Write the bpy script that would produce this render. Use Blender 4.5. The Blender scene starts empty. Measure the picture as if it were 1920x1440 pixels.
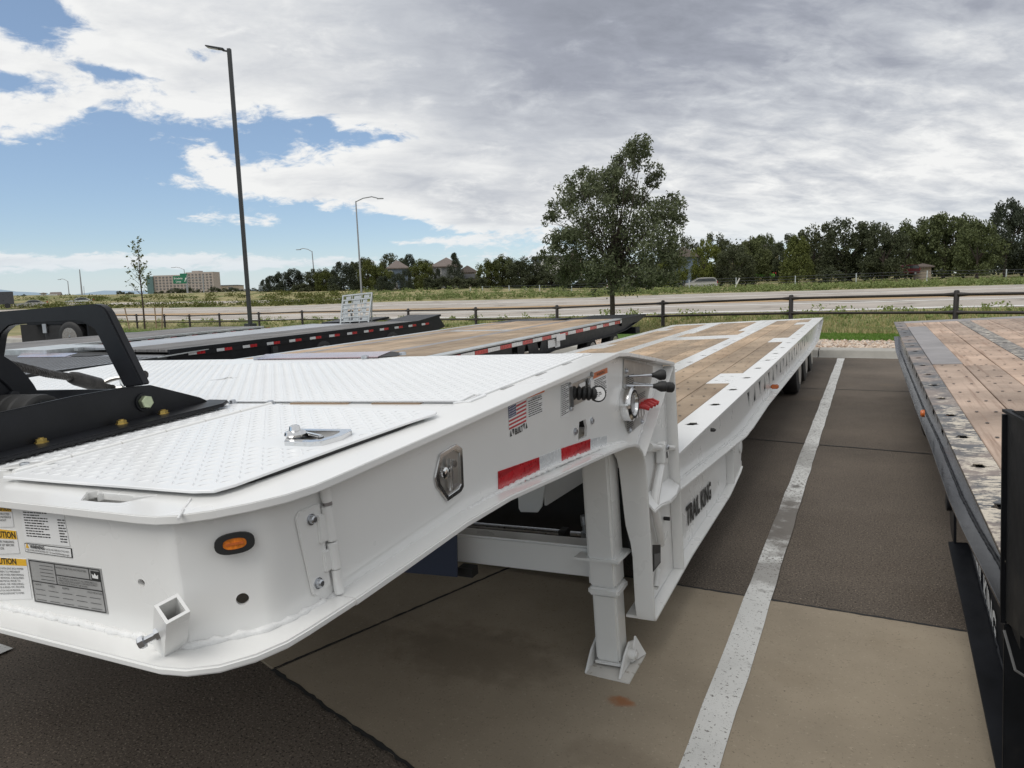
import bpy, bmesh, math, random
import numpy as np
from mathutils import Vector, Matrix
from mathutils.geometry import tessellate_polygon
random.seed(7); rng = np.random.default_rng(7)
SC = bpy.context.scene
COL = SC.collection
PI = math.pi
R = math.radians

# ------------------------------------------------------------------ camera
cam_d = bpy.data.cameras.new('camera'); cam = bpy.data.objects.new('camera', cam_d); COL.objects.link(cam)
YAW, PITCH, ROLL = R(26.55), R(7.8), R(-1.6)
fwd0 = Vector((-math.sin(YAW), math.cos(YAW), 0)); rgt0 = Vector((math.cos(YAW), math.sin(YAW), 0)); up0 = Vector((0, 0, 1))
fw = fwd0*math.cos(PITCH)-up0*math.sin(PITCH); u2 = up0*math.cos(PITCH)+fwd0*math.sin(PITCH)
rt = rgt0*math.cos(ROLL)+u2*math.sin(ROLL); uu = u2*math.cos(ROLL)-rgt0*math.sin(ROLL)
m = Matrix((rt, uu, -fw)).transposed().to_4x4(); m.translation = Vector((0, 0, 1.7))
cam.matrix_world = m
cam_d.sensor_width = 36; cam_d.lens = 36*1331/1920; cam_d.clip_start = .05; cam_d.clip_end = 40000
SC.camera = cam

# ------------------------------------------------------------------ light
SUN_EL, SUN_AZ = R(54), R(-160)          # azimuth measured clockwise from +Y
sd = Vector((math.sin(SUN_AZ)*math.cos(SUN_EL), math.cos(SUN_AZ)*math.cos(SUN_EL), math.sin(SUN_EL)))
sun_d = bpy.data.lights.new('sun', 'SUN'); sun = bpy.data.objects.new('sun', sun_d); COL.objects.link(sun)
sun_d.energy = 1.6; sun_d.angle = R(40); sun_d.color = (1, .965, .91)
sun.rotation_euler = sd.to_track_quat('Z', 'Y').to_euler()
SC.view_settings.view_transform = 'Standard'; SC.view_settings.look = 'None'
SC.view_settings.exposure = 0.0; SC.view_settings.gamma = 1.0
SC.view_settings.use_curve_mapping = False

# ------------------------------------------------------------------ sky: Nishita blue with a broken cloud deck
W = bpy.data.worlds.new('World'); SC.world = W; W.use_nodes = True
nt = W.node_tree; nt.nodes.clear()
class NB:
    "small helper that writes maths as nodes"
    def __init__(s, nt): s.nt = nt
    def sock(s, node, i, v):
        if hasattr(v, 'is_output'): s.nt.links.new(v, node.inputs[i])
        elif v is not None: node.inputs[i].default_value = v
    def m(s, op, a, b=None, c=None, clamp=False):
        n = s.nt.nodes.new('ShaderNodeMath'); n.operation = op; n.use_clamp = clamp
        s.sock(n, 0, a); s.sock(n, 1, b); s.sock(n, 2, c); return n.outputs[0]
    def add(s, *a):
        r = a[0]
        for b in a[1:]: r = s.m('ADD', r, b)
        return r
    def mul(s, *a):
        r = a[0]
        for b in a[1:]: r = s.m('MULTIPLY', r, b)
        return r
    def sub(s, a, b): return s.m('SUBTRACT', a, b)
    def ss(s, x, a, b, lo=0., hi=1.):
        n = s.nt.nodes.new('ShaderNodeMapRange'); n.interpolation_type = 'SMOOTHSTEP'
        s.sock(n, 0, x); s.sock(n, 1, a); s.sock(n, 2, b); s.sock(n, 3, lo); s.sock(n, 4, hi); return n.outputs[0]
    def xyz(s, x, y, z):
        n = s.nt.nodes.new('ShaderNodeCombineXYZ'); s.sock(n, 0, x); s.sock(n, 1, y); s.sock(n, 2, z); return n.outputs[0]
    def noise(s, v, scale, detail=5., rough=.55, dist=0.):
        n = s.nt.nodes.new('ShaderNodeTexNoise'); s.sock(n, 'Vector', v); s.sock(n, 'Scale', scale)
        s.sock(n, 'Detail', detail); s.sock(n, 'Roughness', rough); s.sock(n, 'Distortion', dist); return n.outputs['Fac']
    def ramp(s, x, stops, interp='LINEAR'):
        n = s.nt.nodes.new('ShaderNodeValToRGB'); s.sock(n, 0, x); n.color_ramp.interpolation = interp
        el = n.color_ramp.elements
        while len(el) < len(stops): el.new(.5)
        for e, (p, c) in zip(el, stops): e.position = p; e.color = (*c, 1)
        return n.outputs[0]
    def mix(s, f, a, b, mode='MIX'):
        n = s.nt.nodes.new('ShaderNodeMix'); n.data_type = 'RGBA'; n.blend_type = mode
        s.sock(n, 0, f)
        for i, v in ((6, a), (7, b)):
            if hasattr(v, 'is_output'): s.nt.links.new(v, n.inputs[i])
            else: n.inputs[i].default_value = (*v[:3], 1)
        return n.outputs[2]
k = NB(nt)
tc = nt.nodes.new('ShaderNodeTexCoord'); sep = nt.nodes.new('ShaderNodeSeparateXYZ'); nt.links.new(tc.outputs['Generated'], sep.inputs[0])
dx, dy, dz = sep.outputs
DEG = 180/PI
az = k.mul(k.m('ARCTAN2', dx, dy), DEG)            # degrees, + to the right of the bay axis
el = k.mul(k.m('ARCSINE', dz), DEG)
inv = k.m('DIVIDE', 1., k.add(k.m('MAXIMUM', dz, 0.), .25))
px, py = k.mul(dx, inv), k.mul(dy, inv)
P = k.xyz(px, py, 0.)
n_big = k.noise(P, 1.3, 5., .55, .3)
n_mid = k.noise(k.xyz(k.add(px, 7.3), py, 1.7), 4.2, 9., .60, .4)
n_fine = k.noise(k.xyz(px, k.add(py, 3.3), 5.2), 13., 8., .62, .6)
ra, rb = k.add(k.mul(px, .80), k.mul(py, .60)), k.sub(k.mul(py, .80), k.mul(px, .60))      # bands of cloud run across the view
n_str = k.noise(k.xyz(k.mul(ra, 3.0), k.mul(rb, 5.0), 3.1), 1.9, 9., .62, .3)
n_band = k.noise(k.xyz(k.mul(ra, .9), k.mul(rb, 2.4), 8.1), 1.1, 4., .5, .5)
n_puff = k.noise(k.xyz(k.mul(az, .22), k.mul(el, .46), .4), 1.0, 9., .62, .35)
def bump(a0, e0, wa, we, amp):
    u = k.mul(k.sub(az, a0), 1/wa); v = k.mul(k.sub(el, e0), 1/we)
    return k.mul(k.m('EXPONENT', k.mul(k.add(k.mul(u, u), k.mul(v, v)), -1.)), amp)
# wide cover: overcast overhead and to the right, open to the left below about 13 degrees
edge = k.add(12.4, k.mul(k.ss(az, -45., -23.), -10.9), k.mul(k.ss(az, -54., -59.), -2.0))
cover = k.ss(k.sub(el, edge), -3.2, 4.2, .10, .98)
cover = k.add(cover, bump(-43.5, 8.6, 7.5, 2.0, .58), bump(-37, 7.4, 7.5, 1.7, .50), bump(-49, 10.3, 2.6, 1.3, .34), bump(-47, 5.5, 5., .6, .40), bump(-56, 2.5, 14, .75, .60), bump(-41, 2.2, 9, .6, .46),
              bump(-63, 2.6, 3.5, .8, .26), bump(-33.5, 3.7, 4.5, .45, .36), bump(-29, 5.2, 5, 1.3, .30), bump(-58.6, 17.2, 3.4, 1.9, -.80), bump(-60.3, 13.6, 3.2, .9, -.62), bump(-54, 14.8, 2.4, .7, -.40), bump(-36, 12.2, 4.5, 1.0, -.30), bump(-29.5, 9.2, 3.2, .8, -.36), bump(-24, 4.2, 5, 1.3, -.32), bump(-50, 16.5, 5, .9, -.22), bump(-38, 11.3, 6, .8, -.34))
dens = k.add(cover, k.mul(k.sub(n_mid, .5), .85), k.mul(k.sub(n_puff, .5), .95), k.mul(k.sub(n_fine, .5), .72), k.mul(k.sub(n_big, .5), .3))
mask = k.ss(dens, .39, .66)
# brightness of the cloud: grey belly overhead, streaks of light lower and to the right, bright thin edges
belly = k.add(bump(-18, 19., 15, 6., .58), bump(-8, 28., 26, 8., .50), bump(5, 17, 14, 6, .12), bump(-26, 13.5, 8, 3., .14), bump(6, 19, 12, 4, .10))
thick = k.ss(dens, .5, 1.15)
lum = k.add(.945, k.mul(thick, -.17), k.mul(belly, -.58), k.mul(k.sub(n_str, .5), k.add(.30, k.mul(k.ss(az, -26., -6.), .36))), k.mul(k.sub(n_band, .5), k.mul(k.ss(az, -30., -10.), .50)),
            k.mul(k.sub(n_mid, .5), .42), k.mul(k.sub(n_fine, .5), .28), bump(-50, 23, 9, 4, .10), k.mul(k.sub(n_puff, .5), .42))
lum = k.m('MINIMUM', k.m('MAXIMUM', lum, .34), .95)
ccol = k.ramp(lum, [(.30, (.265, .285, .335)), (.50, (.365, .388, .450)), (.70, (.570, .595, .64)), (.92, (.90, .905, .90))])
ccol = k.mix(k.ss(el, 7., .5, 0., .45), ccol, (.66, .74, .80))
sky = nt.nodes.new('ShaderNodeTexSky'); sky.sky_type = 'NISHITA'; sky.sun_disc = False
sky.sun_elevation = SUN_EL; sky.sun_rotation = SUN_AZ; sky.altitude = 1600; sky.air_density = 1.1; sky.dust_density = .25; sky.ozone_density = 1.6
skyc = k.mix(.30, k.mix(1., sky.outputs[0], (.97, .99, 1.03), 'MULTIPLY'), (3.7, 5.0, 6.7))          # thin milky veil over the blue
bg1 = nt.nodes.new('ShaderNodeBackground'); bg1.inputs['Strength'].default_value = .112; nt.links.new(skyc, bg1.inputs[0])
bg2 = nt.nodes.new('ShaderNodeBackground'); bg2.inputs['Strength'].default_value = 1.0; nt.links.new(ccol, bg2.inputs[0])
mx = nt.nodes.new('ShaderNodeMixShader'); nt.links.new(mask, mx.inputs[0]); nt.links.new(bg1.outputs[0], mx.inputs[1]); nt.links.new(bg2.outputs[0], mx.inputs[2])
bg3 = nt.nodes.new('ShaderNodeBackground'); bg3.inputs[0].default_value = (.60, .71, .80, 1)          # pale air low over the land
mx2 = nt.nodes.new('ShaderNodeMixShader'); nt.links.new(k.ss(el, 4.2, -.5, 0., .60), mx2.inputs[0]); nt.links.new(mx.outputs[0], mx2.inputs[1]); nt.links.new(bg3.outputs[0], mx2.inputs[2])
out = nt.nodes.new('ShaderNodeOutputWorld'); nt.links.new(mx2.outputs[0], out.inputs[0])

# ------------------------------------------------------------------ materials
def pmat(name, base, rough=.5, metal=0., var=.08, scale=3., bump=0., bscale=40., coat=0., spots=None, streak=None, rand=0., spec=.5, base2=None, sub=None, stains=None):
    """procedural Principled: colour noise, roughness noise, bump, optional specks (colour, scale, threshold) and random tint per object"""
    mt = bpy.data.materials.new(name); mt.use_nodes = True; n = mt.node_tree; q = NB(n)
    b = n.nodes['Principled BSDF']; t = n.nodes.new('ShaderNodeTexCoord').outputs['Object']
    nz = q.noise(t, scale, 6., .6)
    dark = tuple(c*(1-var*2) for c in base); lite = tuple(min(1, c*(1+var)) for c in (base2 or base))
    c = q.ramp(nz, [(.3, dark), (.7, lite)])
    if streak:
        col, sx, sy, sz, lo, hi = streak
        mp = n.nodes.new('ShaderNodeMapping'); mp.inputs['Scale'].default_value = (sx, sy, sz); n.links.new(t, mp.inputs[0])
        c = q.mix(q.ss(q.noise(mp.outputs[0], 1., 7., .62), lo, hi), c, col)
    if spots:
        for (col, sc, lo, hi) in spots: c = q.mix(q.ss(q.noise(t, sc, 4., .6), lo, hi), c, col)
    for (col, sx_, sy_, ra_, rb_, amt) in (stains or []):      # a stain of its own place and shape on the slab
        sp_ = n.nodes.new('ShaderNodeSeparateXYZ'); n.links.new(t, sp_.inputs[0]); u_ = q.mul(q.sub(sp_.outputs[0], sx_), 1/ra_); v_ = q.mul(q.sub(sp_.outputs[1], sy_), 1/rb_)
        r2_ = q.add(q.mul(u_, u_), q.mul(v_, v_), q.mul(q.sub(q.noise(t, 9., 6., .65), .5), 2.4)); c = q.mix(q.mul(q.ss(r2_, 1.1, .1), amt), c, col)
    if rand:
        oi = n.nodes.new('ShaderNodeObjectInfo').outputs['Random']
        c = q.mix(1., c, q.ramp(oi, [(0., (1-rand, 1-rand, 1-rand)), (.5, (1, 1, 1)), (1., (min(1.3, 1+rand*.6), 1+rand*.4, 1+rand*.2))]), 'MULTIPLY')
    n.links.new(c, b.inputs['Base Color'])
    b.inputs['Metallic'].default_value = metal
    n.links.new(q.add(rough, q.mul(q.sub(q.noise(t, scale*2.7, 4.), .5), .22)), b.inputs['Roughness'])
    b.inputs['Specular IOR Level'].default_value = spec
    b.inputs['Coat Weight'].default_value = coat; b.inputs['Coat Roughness'].default_value = .12
    if bump:
        bn = n.nodes.new('ShaderNodeBump'); bn.inputs['Strength'].default_value = bump; bn.inputs['Distance'].default_value = .004
        n.links.new(q.noise(t, bscale, 5., .6), bn.inputs['Height']); n.links.new(bn.outputs[0], b.inputs['Normal'])
    return mt
def leafmat(name, a, b_, rand=.2):
    mt = bpy.data.materials.new(name); mt.use_nodes = True; n = mt.node_tree; q = NB(n); b = n.nodes['Principled BSDF']
    g = n.nodes.new('ShaderNodeTexCoord').outputs['Object']
    isl = n.nodes.new('ShaderNodeNewGeometry').outputs['Random Per Island']
    c = q.mix(q.add(q.mul(isl, .55), q.mul(q.noise(g, 1.3, 3.), .5)), a, b_)
    oi = n.nodes.new('ShaderNodeObjectInfo').outputs['Random']
    c = q.mix(1., c, q.ramp(oi, [(0., (1-rand, 1-rand, 1-rand*1.1)), (.5, (1, 1, 1)), (1., (1+rand*.5, 1+rand*.25, 1))]), 'MULTIPLY')
    n.links.new(c, b.inputs['Base Color']); b.inputs['Roughness'].default_value = .62; b.inputs['Specular IOR Level'].default_value = .22
    tr = n.nodes.new('ShaderNodeBsdfTranslucent'); n.links.new(c, tr.inputs[0])
    ms = n.nodes.new('ShaderNodeMixShader'); ms.inputs[0].default_value = .22
    n.links.new(b.outputs[0], ms.inputs[1]); n.links.new(tr.outputs[0], ms.inputs[2]); n.links.new(ms.outputs[0], n.nodes['Material Output'].inputs[0])
    return mt
M = {}
M['white'] = pmat('white_paint', (.79, .79, .775), .30, var=.018, scale=1.3, bump=.07, bscale=14, coat=.3, spots=[((.725, .715, .69), 2.6, .55, .85), ((.70, .69, .66), 21., .66, .80), ((.50, .48, .44), 55., .745, .78)])
M['tread'] = pmat('white_tread_paint', (.80, .81, .815), .36, var=.02, scale=2.2, bump=.05, bscale=60, coat=.15)
M['weld'] = pmat('weld_bead_paint', (.80, .80, .79), .3, var=.03, scale=30, bump=.6, bscale=130)
M['black'] = pmat('black_paint', (.010, .011, .014), .42, var=.25, scale=5, bump=.05, bscale=25, coat=.0, spec=.28, spots=[((.30, .28, .25), 60., .765, .79)])
M['blackdeck'] = pmat('worn_black_flange', (.095, .098, .105), .5, var=.25, scale=6, bump=.25, bscale=60, spots=[((.235, .19, .165), 2.6, .44, .62)])
_n = M['blackdeck'].node_tree; _q = NB(_n); _t = _n.nodes.new('ShaderNodeTexCoord').outputs['Object']; _mp = _n.nodes.new('ShaderNodeMapping'); _mp.inputs['Scale'].default_value = (16., 85., 16.); _n.links.new(_t, _mp.inputs[0])
_s = _n.nodes.new('ShaderNodeSeparateXYZ'); _n.links.new(_t, _s.inputs[0])
_w = _q.add(_q.mul(_q.noise(_t, 11., 7., .72), .52), _q.mul(_q.noise(_mp.outputs[0], 1., 7., .72), .48), _q.ss(_s.outputs[1], 1., -4.5, -.07, .020))    # chipped paint, worse towards the neck
_b = _n.nodes['Principled BSDF']; _c = _b.inputs['Base Color'].links[0].from_socket; _n.links.new(_q.mix(_q.ss(_w, .512, .532), _c, (.56, .50, .41)), _b.inputs['Base Color'])
M['steelplate'] = pmat('bare_steel_plate', (.30, .28, .275), .45, .25, var=.15, scale=2.5, bump=.1, bscale=30)
M['rubber'] = pmat('black_rubber', (.018, .018, .018), .62, var=.2, scale=12, bump=.2, bscale=60)
M['chrome'] = pmat('polished_steel', (.72, .72, .72), .14, 1., var=.04, scale=9, bump=.02, bscale=30)
M['wornstrip'] = pmat('worn_deck_strip', (.20, .185, .17), .6, .1, var=.2, scale=5, bump=.3, bscale=60, spots=[((.46, .42, .36), 15., .50, .58), ((.12, .115, .115), 9., .55, .64)])
M['steel'] = pmat('brushed_steel', (.46, .45, .43), .34, .9, var=.1, scale=14, bump=.06, bscale=80)
M['zinc'] = pmat('zinc_bolt', (.55, .57, .60), .3, 1., var=.1, scale=20)
M['zincyellow'] = pmat('yellow_zinc_bolt', (.60, .44, .14), .36, .9, var=.2, scale=30)
M['zincgreen'] = pmat('pale_green_zinc_bolt', (.50, .56, .38), .34, .8, var=.15, scale=30)
M['galv'] = pmat('galvanised_steel', (.56, .59, .60), .42, .6, var=.12, scale=9)
M['cable'] = pmat('oily_wire_rope', (.050, .046, .043), .45, .4, var=.3, scale=40, bump=.5, bscale=90)
M['wood'] = pmat('deck_timber', (.375, .275, .18), .68, var=.17, scale=1.4, bump=.35, bscale=70, rand=.26, base2=(.45, .34, .235),
                 streak=((.235, .155, .095), 26., 1.1, 26., .54, .78), spots=[((.14, .085, .05), 5.5, .70, .76), ((.55, .43, .30), 2.3, .60, .78)])
M['woodred'] = pmat('worn_deck_timber', (.40, .295, .225), .72, var=.20, scale=1.6, bump=.5, bscale=60, rand=.24, base2=(.49, .37, .29),
                    streak=((.25, .16, .115), 24., .9, 24., .50, .74), spots=[((.08, .055, .045), 6., .69, .75), ((.42, .33, .26), 2.1, .57, .76)])
M['woodgrey'] = pmat('grey_weathered_deck', (.17, .165, .165), .7, var=.2, scale=1.2, bump=.4, bscale=40, rand=.18, streak=((.31, .30, .29), 18., .8, 18., .5, .7))
M['alum'] = pmat('aluminium_deck', (.50, .51, .53), .38, .7, var=.1, scale=1.5)
M['nail'] = pmat('deck_screw', (.045, .04, .038), .6, .3, var=.2)
M['red'] = pmat('red_reflective_tape', (.50, .010, .018), .28, var=.12, scale=14, streak=((.34, .006, .012), 2., 2., 60., .52, .62), coat=.5)
M['silver'] = pmat('white_reflective_tape', (.74, .76, .77), .26, .1, var=.05, scale=20, streak=((.62, .64, .66), 2., 2., 60., .5, .6), coat=.5)
M['amber'] = pmat('amber_lens', (.80, .22, .02), .18, var=.25, scale=80, coat=.6)
M['orangelens'] = pmat('orange_marker_lens', (.62, .15, .03), .25, var=.15, scale=50, coat=.5)
M['redknob'] = pmat('red_plastic', (.52, .02, .02), .3, var=.1, scale=40)
M['sticker'] = pmat('white_vinyl', (.78, .78, .775), .4, var=.02, scale=10)
M['ink'] = pmat('black_ink', (.018, .018, .018), .5, var=.1)
M['greyink'] = pmat('grey_ink', (.13, .13, .13), .5, var=.1)
M['cautiony'] = pmat('caution_yellow', (.80, .46, .03), .4, var=.04)
M['warno'] = pmat('warning_orange', (.66, .17, .05), .4, var=.06, scale=20)
M['flagred'] = pmat('flag_red', (.50, .03, .04), .4, var=.04); M['flagblue'] = pmat('flag_blue', (.035, .05, .16), .4, var=.04)
M['whiteink'] = pmat('white_lettering', (.80, .80, .79), .4, var=.05, scale=30)
M['hologram'] = pmat('mirror_sheet', (.62, .47, .50), .22, .85, var=.12, scale=2.5, spots=[((.50, .50, .64), 1.6, .45, .62)])
M['asphalt'] = pmat('asphalt', (.112, .094, .077), .88, var=.13, scale=.55, bump=1., bscale=95, base2=(.140, .116, .094),
                    spots=[((.084, .067, .053), .35, .52, .7), ((.157, .122, .088), .62, .60, .78), ((.247, .202, .158), 105., .56, .64), ((.032, .027, .022), 90., .55, .63), ((.323, .275, .221), 48., .69, .72)], spec=.25)
M['concrete'] = pmat('concrete', (.298, .250, .186), .8, var=.10, scale=.8, bump=.35, bscale=140, base2=(.345, .291, .218),
                     spots=[((.262, .216, .156), 2.2, .54, .85), ((.360, .310, .235), 70., .60, .70), ((.190, .155, .113), 95., .60, .70), ((.110, .089, .067), 17., .745, .765)], spec=.3, stains=[((.270, .113, .046), -.845, 2.60, .07, .045, .9), ((.270, .117, .050), .05, 1.93, .22, .10, .8), ((.250, .132, .067), -.25, 1.80, .30, .14, .55), ((.270, .132, .059), .12, 2.22, .14, .07, .6), ((.170, .136, .097), -1.6, 2.7, .5, .3, .5), ((.170, .136, .097), -.75, 2.25, .22, .12, .4)])
M['kerb'] = pmat('kerb_concrete', (.40, .385, .35), .8, var=.1, scale=2, bump=.3, bscale=80, spots=[((.30, .285, .26), 6., .55, .75)], spec=.3)
M['paintline'] = pmat('worn_white_line', (.66, .66, .64), .7, var=.06, scale=3, bump=.5, bscale=120, spots=[((.20, .19, .175), 62., .615, .67), ((.16, .15, .14), 150., .63, .69), ((.18, .17, .16), 5., .60, .74)], spec=.3, stains=[((.15, .135, .12), -.455, 5.15, .5, .75, .95), ((.16, .145, .13), -.455, 4.2, .3, .25, .6), ((.15, .14, .125), -.44, 7.2, .4, .6, .45)])
M['road'] = pmat('worn_road', (.38, .345, .305), .85, var=.08, scale=.12, base2=(.46, .415, .37), spots=[((.20, .175, .155), .35, .55, .7)], spec=.25)
M['roadtan'] = pmat('tan_median_lane', (.42, .29, .165), .85, var=.12, scale=.2, spec=.25)
M['blackmatte'] = pmat('flat_black_paint', (.007, .008, .010), .55, var=.3, scale=5, bump=.05, bscale=25, spec=.16, spots=[((.30, .28, .25), 70., .775, .80), ((.03, .028, .026), 4., .5, .75)])
M['blackgloss'] = pmat('glossy_black_paint', (.020, .021, .024), .24, var=.25, scale=5, bump=.05, bscale=25, coat=.5, spots=[((.30, .28, .25), 60., .765, .79)])
_n = M['paintline'].node_tree; _q = NB(_n); _t = _n.nodes.new('ShaderNodeTexCoord').outputs['Object']; _s = _n.nodes.new('ShaderNodeSeparateXYZ'); _n.links.new(_t, _s.inputs[0])
_w = _q.add(_q.noise(_t, 55., 5., .65), _q.ss(_s.outputs[1], 3.6, 4.6, 0., .075), _q.mul(_q.sub(_q.noise(_t, 2.2, 4.), .5), .12))          # more worn out on the asphalt than on the concrete
_b = _n.nodes['Principled BSDF']; _c = _b.inputs['Base Color'].links[0].from_socket; _n.links.new(_q.mix(_q.ss(_w, .625, .68), _c, (.18, .165, .15)), _b.inputs['Base Color'])
M['roadline'] = pmat('road_marking', (.72, .71, .68), .7, var=.05, scale=1)
M['crack'] = pmat('crack_sealant', (.12, .11, .105), .7, var=.1)
M['earth'] = pmat('dry_grass_ground', (.25, .23, .11), .95, var=.22, scale=.35, base2=(.34, .30, .16), spots=[((.115, .140, .050), .22, .48, .64), ((.25, .20, .125), .9, .62, .74)], spec=.1)
M['lawn'] = pmat('mown_lawn', (.10, .175, .035), .95, var=.2, scale=1.4, spec=.1)
M['fencebrown'] = pmat('brown_pipe_paint', (.024, .017, .014), .5, var=.2, scale=6)
M['poledark'] = pmat('dark_pole_paint', (.030, .033, .035), .45, var=.1, scale=4)
M['polegrey'] = pmat('grey_pole', (.30, .31, .32), .5, .4, var=.1, scale=3)
M['bark'] = pmat('bark', (.060, .045, .036), .9, var=.25, scale=14, bump=.8, bscale=50)
M['stake'] = pmat('timber_stake', (.28, .20, .13), .8, var=.15, scale=10)
M['leaf'] = leafmat('locust_leaf', (.072, .090, .045), (.17, .19, .105), .08)
M['dark'] = leafmat('dark_leaf', (.044, .055, .030), (.105, .118, .062))
M['pine'] = leafmat('pine_needle', (.036, .048, .034), (.080, .094, .058))
M['olive'] = leafmat('olive_leaf', (.062, .080, .022), (.145, .160, .045))
M['green'] = leafmat('green_leaf', (.058, .076, .030), (.135, .155, .066))
M['lime'] = leafmat('lime_leaf', (.080, .105, .022), (.19, .205, .05))
M['weed'] = leafmat('weed_leaf', (.14, .19, .065), (.30, .35, .13))
M['drygrass'] = leafmat('dry_grass_blade', (.28, .265, .11), (.50, .44, .23))
M['lawnblade'] = leafmat('lawn_blade', (.085, .165, .028), (.17, .27, .055))
M['stone'] = pmat('river_stone', (.36, .27, .20), .8, var=.2, scale=4, rand=0, spots=[((.55, .48, .40), 3., .5, .62), ((.22, .15, .11), 5., .58, .7)])
M['plate'] = pmat('brushed_data_plate', (.42, .42, .415), .4, .3, var=.04, scale=30)
M['glass'] = pmat('dark_glass', (.03, .035, .04), .12, var=.1, spec=.8)
M['dim'] = pmat('shade_and_joint_black', (.02, .02, .02), .8, var=.1)  # near-black for dark joints; under decks and behind openings it puts shade into colour
def flat(n, c, r=.7, me=0.): M[n] = pmat(n, c, r, me, var=.06, scale=1.)
flat('sidingblue', (.13, .17, .23)); flat('sidinggrey', (.22, .23, .24)); flat('tanwall', (.40, .34, .27)); flat('whitewall', (.62, .61, .59)); flat('roofbrown', (.16, .13, .115))
flat('roofdark', (.045, .047, .05)); flat('hospital', (.40, .345, .31)); flat('hospwin', (.15, .145, .15), .4); flat('tealglass', (.10, .17, .17), .25); flat('signgreen', (.010, .16, .085), .5)
flat('carsilver', (.50, .49, .47), .3, .5); flat('cargreen', (.20, .52, .10), .3); flat('carred', (.10, .012, .018), .3); flat('carwhite', (.62, .63, .64), .3); flat('cardark', (.05, .052, .06), .3)
flat('brick', (.26, .11, .07)); flat('yellowwall', (.48, .40, .23)); flat('hazemount', (.50, .60, .68)); flat('bluewrap', (.04, .05, .085), .5)

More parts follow.
